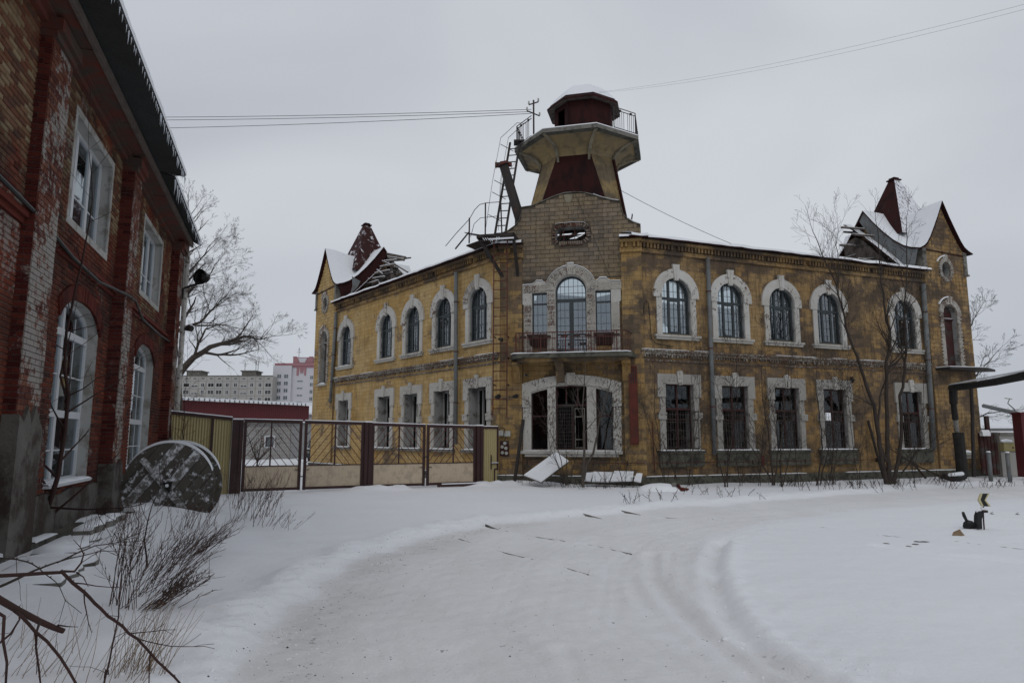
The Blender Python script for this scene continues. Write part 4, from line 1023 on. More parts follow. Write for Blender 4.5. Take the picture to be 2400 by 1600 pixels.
# coping of the curved gable, with blown snow on the right shoulder
top = GAB[4:-2]
rows = [[(x, GY0 - 0.05, z), (x, GY0 - 0.05, z + 0.035), (x, GY0 + 0.47, z + 0.035), (x, GY0 + 0.47, z)] for x, z in top]
obj('coping', MB().sheet(rows), 'concrete', bld, FC.rel(BL), FC.a)
cap_line([(2.66, 9.53), (2.42, 9.64), (2.22, 9.79)], y0=GY0 - .06, y1=.5, th=0.04)
cap_line([(1.9, 10.51), (1.65, 10.56), (1.3, 10.67), (0.95, 10.82)], y0=GY0 - .05, y1=.5, th=0.02)
# keystone in the gable top
obj('keystone', MB().prism([(-0.10, 10.55), (0.10, 10.55), (0.19, 10.88), (-0.19, 10.88)], GY0 - .035, GY0), 'shaft_concrete', bld, FC.rel(BL), FC.a)
# props leaning behind the gable, seen through the octagonal hole
for a_, b_ in (((-0.7, 0.75, 9.0), (0.75, 1.0, 9.95)), ((0.1, 0.9, 8.7), (0.75, .9, 9.8)), ((-0.55, 0.8, 8.9), (-0.3, .8, 9.9))):
    obj('rafter', MB().beam(a_, b_, 0.13, 0.1), 'wood_dark', bld, FC.rel(BL), FC.a)

# ---- downpipes
def downpipe(fr, pts, r=0.085, mat='galv'):
    p = obj('downpipe', MB().tube([(q[0], -0.17, q[1]) for q in pts], r, 10), mat, bld, fr.rel(BL), fr.a, smooth=True)
    (x0, z0), (x1, z1) = pts[0], pts[-1]
    for i in range(3):
        t = (i + 0.6) / 3.4; x, z = x0 + (x1 - x0) * t, z0 + (z1 - z0) * t
        obj('bracket', MB().tube([(x, -0.17, z - .02), (x, -0.17, z + .02)], r + 0.012, 10).box(x - .012, x + .012, -0.09, 0.0, z - .01, z + .01), 'rust', p)
downpipe(FR, [(3.00, 8.46), (2.95, 1.05)]); downpipe(FR, [(14.3, 8.35), (14.1, 1.2)], 0.10)
downpipe(FL, [(-2.74, 8.42), (-2.64, 1.40)]); downpipe(FL, [(-14.3, 8.4), (-14.62, 3.5)], 0.085)

# ---- corner towers at both wing ends
def corner_tower(fr, sx, sm, right):
    o = lambda name, mb, mat: obj(name, mb.xf(lambda v: Vector((sx * (14.5 + v.x), v.y, v.z))), mat, bld, fr.rel(BL), fr.a)
    prof = [(0, 10.08), (0.12, 10.16), (0.35, 10.45), (0.62, 10.9), (0.95, 11.5), (1.3, 12.2), (1.65, 11.5), (1.98, 10.9), (2.27, 10.45), (2.52, 10.16), (2.65, 10.08)]
    oc = arc(1.33, 9.12, 0.27, 0, 2 * math.pi, 16, 0.36)[:-1]
    dr = arch_poly(1.33, 0.42, 4.72 if right else 4.62, 7.1, n=12)
    o('wall', MB().prism([(0, 0), (2.65, 0)] + list(reversed(prof)), -0.10, 0.35, [oc, dr], side=1), ['joint', 'grey_reveal'])
    # masonry faces
    rects = courses([(0, 0.35), (2.65, 0.35)] + list(reversed(prof)), [oc, dr], BW, BH, JT, 0.35, 12.1)
    if sx < 0: rects = [(-14.5 - b, -14.5 - a, c_, d) for a, b, c_, d in rects]
    else: rects = [(14.5 + a, 14.5 + b, c_, d) for a, b, c_, d in rects]
    masonry(fr, bld, BL, rects, -0.10, 0.012, 'plaster_right' if right else 'plaster_left', 'block', 0)
    # side and back walls
    o('wall', MB().prism([(0.35, 0), (5.0, 0), (5.0, 9.4), (3.6, 9.4), (2.9, 11.6), (2.5, 12.2), (1.95, 11.5), (1.45, 10.9), (.95, 10.4), (.45, 10.0), (0.35, 9)], 0.0, 0.3, axis='x'), 'plaster_right')
    o('wall', MB().prism([(0.35, 0), (5.0, 0), (5.0, 9.7), (2.9, 11.5), (2.5, 12.0), (1.95, 11.4), (.95, 10.3), (0.35, 9.8)], 2.35, 2.65, axis='x'), 'plaster_right')
    o('wall', MB().prism([(0, 0), (2.65, 0), (2.65, 9.7), (1.98, 10.5), (1.3, 11.8), (.62, 10.5), (0.0, 9.7)], 4.9, 5.2), 'wood_dark')
    # shoulder blocks under the eaves
    for u in (-0.06, 2.49):
        o('corner_pier', MB().box(u, u + 0.22, -0.16, 0.2, 9.0, 10.02).box(u - 0.04, u + 0.26, -0.2, 0.2, 8.92, 8.998), 'concrete')
    # trims: oculus ring, door surround of bricks
    mb = MB(); a = 0
    while a < 360:
        c_, s_ = math.cos(R(a)), math.sin(R(a))
        mb.beam((1.33 + c_ * 0.28, -0.14, 9.12 + s_ * 0.37), (1.33 + c_ * 0.44, -0.14 - rnd.uniform(0, .02), 9.12 + s_ * (0.55 + (0.16 if 60 < a < 120 else 0))), 0.06, 0.07, up=(0, 1, 0)); a += 12
    a = 2
    while a < 179:
        c_, s_ = math.cos(R(a)), math.sin(R(a))
        mb.beam((1.33 + c_ * 0.44, -0.14, 7.1 + s_ * 0.44), (1.33 + c_ * 0.68, -0.14, 7.1 + s_ * (0.68 + (0.14 if 70 < a < 110 else 0))), 0.052, 0.07, up=(0, 1, 0)); a += 6
    z = 4.7
    while z < 7.05:
        w1, w2 = (0.18, 0.24) if int(z / 0.075) % 2 else (0.24, 0.18)
        mb.box(1.33 - 0.43 - w1, 1.33 - 0.43, -0.15 - rnd.uniform(0, .012), -.1, z, z + 0.062).box(1.33 + 0.43, 1.33 + 0.43 + w2, -0.15 - rnd.uniform(0, .012), -.1, z, z + 0.062); z += 0.075
    tag(o('trim_brick', mb, 'brick_trim'), kind='stuff')
    for cx_, zz, r_ in ((1.33, 9.12, 0.62), (1.33, 7.1, 0.76)):
        rows = []
        for i in range(7):
            a = R(95 + 55 * i / 6) if (sx > 0) else R(30 + 55 * i / 6)
            x_, z_ = cx_ + r_ * math.cos(a), zz + r_ * math.sin(a)
            rows.append([(x_, -0.2, z_), (x_, -0.19, z_ + .04), (x_, -0.1, z_ + .04), (x_, -0.1, z_)])
        o('snow_cap', MB().sheet(rows), 'snow')
    # boarded arched door / window
    z0 = 4.72 if right else 4.62
    o('door' if right else 'window', MB().prism(arch_poly(1.33, 0.42, z0, 7.1, n=12), 0.12, 0.17, [rect(1.05, 1.6, z0 + .2, z0 + .6)] if not right else [], side=0).box(0.9, 1.76, 0.05, 0.13, 6.86, 6.93), 'frame_red' if right else 'wood_dark')
    o('snow_cap', snowcap(MB(), 0.93, 1.73, 0.03, 0.13, 6.93, 0.03, 0.1), 'snow')
    # roof: gables crossing, concave, snow on top
    rp = [(-0.28, 9.98), (-0.05, 10.06), (0.12, 10.20), (0.35, 10.50), (0.62, 10.96), (0.95, 11.56), (1.3, 12.28), (1.65, 11.56), (1.98, 10.96), (2.25, 10.50), (2.48, 10.2), (2.7, 10.06), (2.95, 9.98)]
    rows = [[(u, y, z - (0.16 if y > 0.5 else 0) ) for y in (-0.30, 0.3, 1.2, 2.5, 3.8, 5.2)] for u, z in rp]
    o('roof', MB().sheet(rows, th=0.05), 'red_metal')
    o('roof_snow', MB().sheet([[(p[0], p[1] + (0.02 if j == 0 else 0), p[2] + 0.012 + (0.03 if 0 < i < 12 else 0) + 0.02 * nz(p[0], p[1])) for j, p in enumerate(r)] for i, r in enumerate(rows)]), 'snow')
    cp = [(-0.15, 9.98), (0.1, 10.05), (0.45, 10.22), (0.95, 10.62), (1.45, 11.15), (1.95, 11.75), (2.5, 12.50), (3.1, 11.75), (3.6, 11.15), (4.2, 10.6), (5.2, 10.1)]
    rows = [[(u, y, z - 0.05 * abs(u)) for u in (-0.42, 0.0, 0.6, 1.3, 2.0, 2.65)] for y, z in cp]
    o('roof', MB().sheet(rows, th=0.04), 'red_metal')
    o('roof_snow', MB().sheet([[(p[0], p[1], p[2] + 0.045 + 0.025 * nz(p[0] * 2, p[1])) for p in r] for r in rows[:8]]), 'snow')
    # fascia band of the side gable
    band = [(y, z) for y, z in cp[:7]]
    o('fascia', MB().prism([(y, z - 0.04) for y, z in band] + [(y + 0.28, z - 0.10 - h) for (y, z), h in zip(reversed(band), (0.35, 0.5, 0.62, 0.72, 0.78, 0.85, 0.95))], -0.36, -0.32, axis='x'), 'galv' if right else 'red_metal')
    # flared lower skirt, snow covered, sweeping down onto the wing roof
    sk = [(0.02, 9.02, -0.95), (0.3, 9.20, -0.95), (0.8, 9.72, -0.95), (1.4, 10.35, -0.95), (2.0, 10.95, -0.98), (2.6, 11.50, -1.0), (3.1, 11.92, -1.05)]
    o('roof_skirt', MB().sheet([[(u0, y, z), (-0.34, y + 0.22, z + 0.10)] for y, z, u0 in sk], th=0.035), 'red_metal')
    o('roof_snow', MB().sheet([[(u0, y, z + 0.05), (-0.36, y + 0.22, z + 0.16)] for y, z, u0 in sk]), 'snow')
    # broken timbers behind it
    rg = random.Random(11 if right else 12)
    o('broken_wall', MB().prism([(2.9, 8.9), (4.6, 8.9), (4.5, 9.6), (4.1, 9.7), (4.25, 10.4), (3.6, 10.5), (3.7, 11.1), (3.0, 11.3), (2.5, 11.0), (1.6, 10.0), (0.9, 9.2), (0.9, 8.9)], -0.5, -0.15, axis='x'), 'wood_dark')
    for k in range(15 if right else 18):
        y = rg.uniform(1.8, 4.0); z = rg.uniform(9.4, 11.9 - abs(y - 2.8) * 0.9)
        l = rg.uniform(0.5, 1.5)
        if right: a_, b_ = (-0.5, y, z), (-0.5 - l * 0.8, y + rg.uniform(-.2, .3), z + rg.uniform(-.2, .12))
        else: a_, b_ = (-0.3, y, z), (-0.3 - l, y + rg.uniform(-.3, .5), z + rg.uniform(-.12, .22))
        bm_ = o('timber', MB().beam(a_, b_, 0.09, 0.07), 'wood_dark')
        o('snow_cap', MB().beam((a_[0], a_[1], a_[2] + .045), (b_[0], b_[1], b_[2] + .045), 0.06, 0.025), 'snow')
    if not right:
        for a_, b_ in (((-0.6, 2.9, 11.75), (-2.1, 3.3, 11.65)), ((-.5, 2.8, 11.2), (-2.6, 2.2, 10.1)), ((-.5, 3.1, 11.3), (-2.2, 2.6, 10.0)), ((-.4, 2.6, 11.0), (-1.9, 2.2, 9.9))):
            o('timber', MB().beam(a_, b_, 0.08, 0.06), 'wood_dark')
        o('loose_sheet', MB().prism([(0.25, 10.3), (0.75, 10.1), (0.55, 9.7), (0.2, 9.35), (0.3, 9.8)], -1.15, -1.12, axis='x'), 'galv')
        pz = lambda x, y, Y: (lambda w_: Vector((-( (w_.x - FL.x) * FL.c + (w_.y - FL.y) * FL.s) - 14.5, -(w_.x - FL.x) * FL.s + (w_.y - FL.y) * FL.c, w_.z)))(dpt(700 + x / 3.92, 500 + y / 3.92, Y))
        for (x0_, y0_, x1_, y1_, w_, sn) in ((815, 375, 985, 410, .16, 1), (820, 405, 970, 428, .14, 1), (790, 440, 900, 430, .10, 1), (750, 495, 880, 470, .11, 1), (700, 555, 835, 525, .11, 1), (640, 610, 790, 585, .12, 1), (600, 660, 730, 620, .10, 1), (830, 400, 900, 490, .10, 0),
              (885, 470, 1050, 570, .09, 0), (880, 480, 990, 592, .07, 0), (870, 500, 968, 600, .06, 0), (850, 450, 860, 640, .14, 0), (770, 440, 900, 500, .09, 1), (905, 500, 910, 610, .12, 0), (690, 600, 760, 660, .08, 1), (720, 520, 770, 560, .07, 1)):
            a_, b_ = pz(x0_, y0_, 37.2), pz(x1_, y1_, 36.9)
            o('timber', MB().beam(a_, b_, w_, w_ * .8), 'wood_dark')
            if sn: o('snow_cap', MB().beam(a_ + Vector((0, 0, w_ * .45)), b_ + Vector((0, 0, w_ * .45)), w_ * .9, .05), 'snow')
        for k in range(9):
            x_ = -0.2 - k * 0.42
            o('roof_board', MB().beam((x_, 0.1, 9.15 + rg.uniform(0, .1)), (x_ - .5, 0.9, 9.45), 0.22, 0.03), 'wood_dark')
            o('snow_cap', MB().beam((x_, 0.12, 9.2), (x_ - .5, 0.92, 9.5), 0.18, 0.03), 'snow')
    # spire
    cx_, cy_ = 1.75, 2.45
    A = [(cx_ - 1.3, cy_ - 1.3, 11.15), (cx_ + 1.3, cy_ - 1.3, 11.15), (cx_ + 1.3, cy_ + 1.3, 11.15), (cx_ - 1.3, cy_ + 1.3, 11.15)]
    T = [(cx_ - .17, cy_ - .17, 14.28), (cx_ + .17, cy_ - .17, 14.28), (cx_ + .17, cy_ + .17, 14.28), (cx_ - .17, cy_ + .17, 14.28)]
    b = MB(); b.add(A + T, [(0, 1, 5, 4)], 1 if right else 2); b.add(A + T, [(1, 2, 6, 5), (2, 3, 7, 6)], 0); b.add(A + T, [(3, 0, 4, 7)], 0 if right else 2)
    o('spire', b, ['red_metal', 'snowy_metal', 'red_snowy'])
    o('spire_cap', MB().box(cx_ - .24, cx_ + .24, cy_ - .24, cy_ + .24, 14.27, 14.33).box(cx_ - .16, cx_ + .16, cy_ - .16, cy_ + .16, 14.33, 14.42), 'red_metal')
    if right:
        o('balcony_slab', MB().prism([(0.15, -0.1), (0.25, -0.75), (2.2, -1.0), (3.3, -0.55), (2.6, 0.1)], 4.56, 4.66, axis='z'), 'black_iron')
        o('snow_cap', MB().prism([(0.2, -0.1), (0.3, -0.7), (2.15, -0.95), (2.6, -0.8), (2.5, -0.1)], 4.66, 4.70, axis='z'), 'snow')
    else:
        o('sill', MB().box(0.75, 1.9, -0.25, -.1, 4.5, 4.6), 'flaking_trim')
        o('snow_cap', snowcap(MB(), 0.95, 1.7, -0.22, 0.1, 4.6, 0.1, 0.12), 'snow')
corner_tower(FR, 1, 1, True)
corner_tower(FL, -1, 1, False)

# ================================================================ lookout tower above the centre
FT = Fr(2.92, 28.5, R(-13.5)); TL = (FT.x, FT.y, 4.5)
lt = thing('lookout_tower', 'flared lookout tower with red cladding, railed gallery and domed red cabin above the gable', 'tower', TL)
def tp(name, mb, mats, parent=None, smooth=False):
    if parent is not None: return obj(name, mb, mats, parent, (0, 0, 0), 0, smooth)
    return obj(name, mb, mats, lt, FT.rel(TL), FT.a, smooth)
def chsq(h, c):   # chamfered square, half size h, main face half width c
    return [(-c, -h), (c, -h), (h, -c), (h, c), (c, h), (-c, h), (-h, c), (-h, -c)]
def loft(rings, mi=0, close=True):
    b = MB(); n = len(rings[0][1])
    for z, p in rings: b.v += [(x, y, z) for x, y in p]
    for i in range(len(rings) - 1):
        for k in range(n):
            a, c_ = i * n + k, i * n + (k + 1) % n
            b.f.append((a, c_, c_ + n, a + n)); b.m.append(mi)
    return b
# shaft: eight sided, wide square foot becoming a regular octagon at the neck
def ring_at(z, grow=0.0):
    t = (z - 9.0) / (13.3 - 9.0); h = 2.28 + (1.50 - 2.28) * t; c_ = 1.92 + (0.70 - 1.92) * t
    return chsq(h + grow, c_ + grow * 0.41)
b = MB()
r0, r1 = ring_at(10.6), ring_at(13.3)
for k in (1, 3, 5, 7):
    a_, c_ = k, (k + 1) % 8
    zlo = 10.3; p0 = ring_at(zlo)
    b.add([(*p0[a_], zlo), (*p0[c_], zlo), (*r1[c_], 13.3), (*r1[a_], 13.3)] + [(p0[a_][0] * .93, p0[a_][1] * .93, zlo), (p0[c_][0] * .93, p0[c_][1] * .93, zlo), (r1[c_][0] * .9, r1[c_][1] * .9, 13.3), (r1[a_][0] * .9, r1[a_][1] * .9, 13.3)],
          [(0, 1, 2, 3), (7, 6, 5, 4), (0, 3, 7, 4), (1, 5, 6, 2)])
tp('shaft', b, 'tower_plaster')
for k in (0, 2, 4, 6):
    a_, c_ = k, (k + 1) % 8
    zlo = {0: 10.25, 2: 10.2, 4: 11.0, 6: 11.3}[k]; zt = 13.27
    p0, p1 = ring_at(zlo, 0.02), ring_at(zt, 0.02)
    lft = lambda p, s: (p[0] * s, p[1] * s)
    b = MB().add([(*p0[a_], zlo), (*p0[c_], zlo), (*p1[c_], zt), (*p1[a_], zt), (*lft(p0[a_], .95), zlo), (*lft(p0[c_], .95), zlo), (*lft(p1[c_], .93), zt), (*lft(p1[a_], .93), zt)],
                 [(0, 1, 2, 3), (7, 6, 5, 4), (0, 3, 7, 4), (1, 5, 6, 2), (0, 4, 5, 1), (2, 6, 7, 3)])
    tp('cladding_panel', b, 'red_metal')
# legs and bracing below the cladding
for k in (1, 3, 5, 7):
    p0, p1 = ring_at(6.0), ring_at(10.4)
    m0 = ((p0[k][0] + p0[(k + 1) % 8][0]) / 2 * .93, (p0[k][1] + p0[(k + 1) % 8][1]) / 2 * .93); m1 = ((p1[k][0] + p1[(k + 1) % 8][0]) / 2 * .93, (p1[k][1] + p1[(k + 1) % 8][1]) / 2 * .93)
    tp('leg', MB().beam((*m0, 4.5), (*m1, 10.4), 0.42), 'shaft_concrete')
tp('brace', MB().beam((-2.1, -1.9, 8.4), (1.6, -1.7, 10.3), 0.16, 0.12), 'wood_dark')
# battens on the right-hand edge, torn at the foot
p0, p1 = ring_at(10.0, 0.05), ring_at(13.2, 0.05)
tp('torn_edge', MB().beam((p0[2][0], p0[2][1], 9.95), (p1[2][0], p1[2][1], 13.2), 0.07, 0.16).beam((p0[2][0] + .1, p0[2][1], 9.9), (p0[2][0] + .2, p0[2][1], 10.5), 0.2, 0.03), 'red_metal')
tp('snow_cap', MB().beam((p0[2][0] + .02, p0[2][1] - .05, 9.95), (p0[2][0] + .22, p0[2][1] - .05, 9.9), 0.09, 0.09).beam((p0[2][0] + .05, p0[2][1] - .1, 10.15), (p0[2][0] + .18, p0[2][1] - .1, 10.12), 0.06, 0.05), 'snow')
# flare and soffit
def octr(ap): c_ = ap * math.tan(R(22.5)); return chsq(ap, c_)
PR = 2.85 * math.cos(R(22.5)); ZS = 13.95
rings = [(13.26, octr(1.52)), (13.42, octr(1.56)), (13.56, octr(1.66)), (13.68, octr(1.84)), (13.78, octr(2.06)), (13.85, octr(2.32)), (13.89, octr(PR - .06))]
tp('flare', loft(rings), 'flare_yellow')
o8 = octr(1.0)
for k in range(8):   # ribs under the gallery on the corners
    dx, dy = o8[k]; L_ = math.hypot(dx, dy); dx /= L_; dy /= L_
    c8 = 1 / math.cos(R(22.5)); pts = []
    b = MB()
    prof = [(1.56 * c8, 13.0), (1.60 * c8, 13.36), (1.74 * c8, 13.58), (2.0 * c8, 13.76), (2.3 * c8, 13.84), (2.56 * c8, 13.88)]
    for (ra, za), (rb, zb) in zip(prof[:-1], prof[1:]):
        b.beam((dx * ra, dy * ra, za), (dx * rb, dy * rb, zb), 0.13, 0.09)
    tp('rib', b, 'shaft_concrete')
b = MB().prism(octr(PR), ZS - 0.07, ZS + 0.10, axis='z')
tp('gallery_slab', b, 'concrete')
tp('soffit_fringe', loft([(ZS - .11, octr(PR - .22)), (ZS - .075, octr(PR - .01))]), 'plinth')
tp('snow_cap', loft([(ZS + 0.10, octr(PR)), (ZS + 0.14, octr(PR - 0.01)), (ZS + 0.16, octr(PR - .12)), (ZS + 0.15, octr(1.3))]), 'snow')
# cabin
CZ0, CZ1 = ZS + 0.1, 15.82
cofs = (0.28, -0.15)
def sh(p, k=1.0): return [(x + cofs[0], y + cofs[1]) for x, y in p]
b = loft([(CZ0, sh(octr(1.22))), (CZ1, sh(octr(1.20)))])
b2 = MB()
del b.f[7], b.m[7]   # the left face is open: doorway
cab = tp('cabin', b, 'red_metal')
f8 = sh(octr(1.2)); pA, pB = Vector((*f8[7], 0)), Vector((*f8[0], 0))
for t0, t1, z0, z1 in ((0, .25, CZ0, CZ1), (.75, 1, CZ0, CZ1), (.25, .75, CZ0, CZ0 + .55), (.25, .75, CZ1 - .25, CZ1)):
    a_, c_ = pA.lerp(pB, t0), pA.lerp(pB, t1)
    b2.beam((a_.x, a_.y, (z0 + z1) / 2), (c_.x, c_.y, (z0 + z1) / 2), z1 - z0, 0.05, up=(pB - pA).cross(Vector((0, 0, 1))))
tp('cabin_wall', b2, 'red_metal')
tp('seam', MB().box(*(cofs[0] + v for v in (-.48, -.45)), cofs[1] - 1.24, cofs[1] - 1.22, CZ0, CZ1).box(*(cofs[0] + v for v in (.45, .48)), cofs[1] - 1.24, cofs[1] - 1.22, CZ0, CZ1), 'red_metal')
rr = [(CZ1 - .10, sh(octr(1.52))), (CZ1 - .02, sh(octr(1.53))), (CZ1 + .12, sh(octr(1.40))), (CZ1 + .46, sh(octr(1.16))), (CZ1 + .80, sh(octr(.84))), (CZ1 + .95, sh(octr(.46))), (CZ1 + 1.0, sh(octr(.05)))]
tp('cabin_roof', loft(rr), 'red_metal'); tp('cabin_soffit', loft([(CZ1 - .10, sh(octr(1.52))), (CZ1 - .03, sh(octr(1.18)))]), 'wood_dark')
m_ = half_snow('dome sheet with thin snow', (0.06, 0.015, 0.012), 0.30, 0.38, 1.6)
M['dome'] = m_
tp('roof_snow', loft([(z + .025, [(x * 1.0, y) for x, y in p]) for z, p in rr[2:]]), 'dome')
# gallery railing
ral = tp('railing', MB(), 'black_iron')
Ro = octr(PR - 0.1)
post_me = mesh_of('post', MB().box(-.02, .02, -.02, .02, 0, 1.0), 'black_iron'); bal_me = mesh_of('baluster', MB().box(-.009, .009, -.009, .009, 0.12, .88), 'black_iron')
b = MB()
for k in range(8):
    a_, c_ = Vector((*Ro[k], 0)), Vector((*Ro[(k + 1) % 8], 0))
    if k == 0: continue          # the front run of the railing is gone
    if k == 7: c_ = a_.lerp(c_, 0.55)
    if k == 1: a_ = a_.lerp(c_, 0.45)
    for z in (1.0, .88, .12):
        b.beam((a_.x, a_.y, ZS + .1 + z), (c_.x, c_.y, ZS + .1 + z), 0.028, 0.022)
    link('post', post_me, ral, (a_.x, a_.y, ZS + .1))
    for j in range(1, 11):
        p = a_.lerp(c_, j / 11)
        if rnd.random() < 0.9: link('baluster', bal_me, ral, (p.x, p.y, ZS + .1))
    for t in (0.25, 0.75): 
        p = a_.lerp(c_, t); q = a_.lerp(c_, t + .08); b.beam((p.x, p.y, ZS + 1.0), (q.x, q.y, ZS + 1.0), 0.05, 0.08)
tp('rail_bar', b, 'black_iron', ral)

# insulator mast on the gallery
P = FT.w(-1.65, -1.72, ZS + .1)
mast = thing('insulator_mast', 'iron mast with small insulators standing on the tower gallery', 'mast', P)
obj('pole', MB().box(-.035, .035, -.035, .035, 0, 1.75).beam((-.28, 0, 1.28), (.25, 0, 1.05), .04).beam((-.2, 0, 1.55), (.2, 0, 1.68), .04), 'black_iron', mast)
im = mesh_of('insulator', MB().tube([(0, 0, 0), (0, 0, .05), (0, 0, .08), (0, 0, .13), (0, 0, .17)], [.02, .045, .03, .04, .02], 8), 'cream_box')
for x, z in ((-.28, 1.28), (-.2, 1.55), (.2, 1.68), (.25, 1.05)): link('insulator', im, mast, (x, 0, z))

# overhead wires
def wire(a, b_, sag, label, r=0.011, n=24, group='overhead wires'):
    a, b_ = Vector(a), Vector(b_); pts = [a.lerp(b_, i / n) - Vector((0, 0, sag * 4 * (i / n) * (1 - i / n))) for i in range(n + 1)]
    tag(obj('overhead_wire', MB().tube([p - a for p in pts], r, 4), 'black_iron', None, a), label, 'wire', group)
mt = Vector(P)
def far_end(px, py, Y): return dpt(px, py, Y)
wire(mt + Vector((-.1, 0, 1.34)), far_end(-300, 268, 33), 0.25, 'upper of the two close wires running left from the tower mast')
wire(mt + Vector((-.1, 0, 1.24)), far_end(-300, 276, 33), 0.25, 'lower of the two close wires running left from the tower mast')
wire(mt + Vector((-.1, 0, 1.16)), far_end(-300, 302, 33), 0.30, 'lowest separate wire running left from the tower mast')
wire(FT.w(.6, -.9, CZ1 + .45), dpt(2620, -48, 14), 0.35, 'upper of two fine wires rising right from the cabin roof', 0.0028)
wire(FT.w(.7, -.9, CZ1 + .42), dpt(2620, -36, 14), 0.40, 'lower of two fine wires rising right from the cabin roof', 0.0028)
wire(FT.w(1.75, -1.5, 11.7), FR.w(6.3, 1.2, 9.35), 0.12, 'single thin cable from the tower shaft down to the right roof', 0.010)

# ================================================================ ladders, platform and fallen boom at the left of the tower
def ladder(a, b_, w, side, label, mat, r=0.022, step=0.33, cage=False, name='access_ladder', group=None):
    a, b_, side = Vector(a), Vector(b_), Vector(side).normalized()
    t = thing(name, label, 'ladder', a, 0, group)
    L_ = (b_ - a); n = int(L_.length / step)
    for s in (-1, 1): obj('rail', MB().beam(side * s * w / 2, L_ + side * s * w / 2, r * 2, r * 1.2), mat, t)
    rung = mesh_of('rung', MB().tube([-side * w / 2, side * w / 2], r * 0.55, 5), mat)
    for i in range(1, n): link('rung', rung, t, L_ * (i / n))
    return t
base = FC.w(-2.56, -0.40, 2.38)
t = ladder(base, FC.w(-2.54, -0.40, 9.22), 0.52, (FC.c, FC.s, 0), 'long rust red ladder hanging down the wall from the iron platform', 'rust', 0.035)
for z in (4.6 - 2.38, 5.55 - 2.38 - .15, 3.6 - 2.38):
    for s in (-1, 1):
        p = Vector((FC.c, FC.s, 0)) * (s * 0.26)
        obj('bracket', MB().beam(p + Vector((0, 0, z)), p + Vector((-FC.s * .4 + 0, FC.c * .4, z)) , 0.04), 'black_iron', t)
# platform
PP = FC.w(-2.3, -0.35, 9.2)
pf = thing('iron_platform', 'dark iron platform with bent handrails and grating beside the curved gable', 'platform', PP)
def fp(name, mb, mat='black_iron'): return obj(name, mb, mat, pf, FC.rel(PP), FC.a)
fp('frame', MB().box(-3.35, -1.95, -.75, -.68, 9.12, 9.24).box(-3.35, -1.95, .25, .32, 9.12, 9.24).box(-3.4, -3.32, -.75, .32, 9.1, 9.25).box(-2.02, -1.95, -.75, .32, 9.1, 9.25))
slat = mesh_of('slat', MB().box(-.02, .02, -.68, .25, 9.18, 9.215), 'black_iron')
for i in range(15): link('slat', slat, pf, FC.rel(PP, -3.28 + i * .09), FC.a)
fp('tread_plate', MB().prism([(-3.32, -.7), (-2.9, -.7), (-3.0, .3), (-3.75, .4), (-3.95, -.2)], 8.98, 9.02, axis='z').beam((-3.9, -.3, 9.45), (-2.75, -.72, 9.1), .34, .02))
fp('strut', MB().beam((-3.3, -.6, 9.1), (-2.55, -.02, 7.75), .11).beam((-2.0, -.65, 9.15), (-1.95, .05, 7.65), .10))
fp('strut', MB().beam((-3.3, .1, 9.1), (-3.1, -.05, 8.5), .09))
fp('snow_cap', MB().box(-2.9, -1.96, -.80, -.74, 9.0, 9.05).beam((-3.75, -.3, 9.4), (-2.8, -.72, 9.14), .05, .03), 'snow')
hr = MB()
hr.tube([(-4.75, -.3, 9.0), (-4.3, -.4, 9.45), (-3.75, -.5, 9.95), (-3.55, -.5, 10.3), (-3.35, -.5, 10.5), (-3.1, -.5, 10.55), (-2.5, -.5, 10.55)], .014, 5)
hr.tube([(-3.75, -.3, 9.3), (-3.6, -.35, 9.8), (-3.35, -.35, 10.02), (-2.6, -.35, 10.05)], .012, 5)
fp('handrail', hr)
for x, z0, z1, lean in ((-3.75, 9.0, 10.0, 0), (-3.12, 9.2, 10.55, 0), (-2.52, 9.2, 10.55, .05), (-4.3, 9.45, 8.8, .55)):
    fp('post', MB().beam((x + lean, -.5, z0), (x, -.5, z1), .045))
# ladder from the platform up to the gallery, with hand rails
gal = FT.w(-2.50, -1.55, ZS + .15)
lo_ = FC.w(-2.75, .25, 9.25)
t2 = ladder(lo_, gal, 0.42, (FC.c, FC.s, 0), 'steep dark ladder climbing from the iron platform to the tower gallery', 'black_iron', 0.04, .36)
d_ = gal - lo_; offs = Vector((-.55, -.15, .25))
for s in (0.0, 0.32):
    obj('handrail', MB().tube([d_ * .05 + offs * (1 - s) + Vector((s, 0, 0)), d_ * .5 + offs * 1.1 + Vector((s, 0, 0)), d_ * .92 + offs + Vector((s, 0, .2)), d_ * .98 + Vector((.1 + s, 0, .95)), d_ + Vector((.45, .3, .98))], .011, 4), 'black_iron', t2)
for q in (.18, .4, .52, .9): obj('handrail_strut', MB().beam(d_ * q, d_ * q + offs, .02), 'black_iron', t2)
obj('landing', MB().box(-.05, .5, -.2, .3, -.03, .03), 'black_iron', t2, d_)
# black duct / boom leaning beside the tower
a_, b_ = dpt(1218, 512, 26.1), dpt(1180, 386, 26.0)
bo = thing('leaning_boom', 'thick black pipe boom leaning up beside the tower with a clamped rusty head', 'pipe', a_)
ax_ = b_ - a_
obj('tube', MB().tube([(-.15 * 0, 0, -.7), (0, 0, 0), ax_], [.21, .2, .185], 12), 'black_iron', bo, smooth=True)
obj('head', MB().tube([ax_ * .985, ax_ * 1.03], .24, 10).box(ax_.x - .34, ax_.x - .05, -.1, .1, ax_.z - .05, ax_.z + .1).box(ax_.x + .1, ax_.x + .34, -.08, .08, ax_.z - .02, ax_.z + .1).tube([(ax_.x - .1, -.1, ax_.z + .05), (ax_.x + .1, .1, ax_.z + .16)], .09, 7), 'rust', bo)
obj('bolt', MB().beam((ax_.x - .3, 0, ax_.z - .12), (ax_.x - .3, 0, ax_.z + .2), .03), 'black_iron', bo)
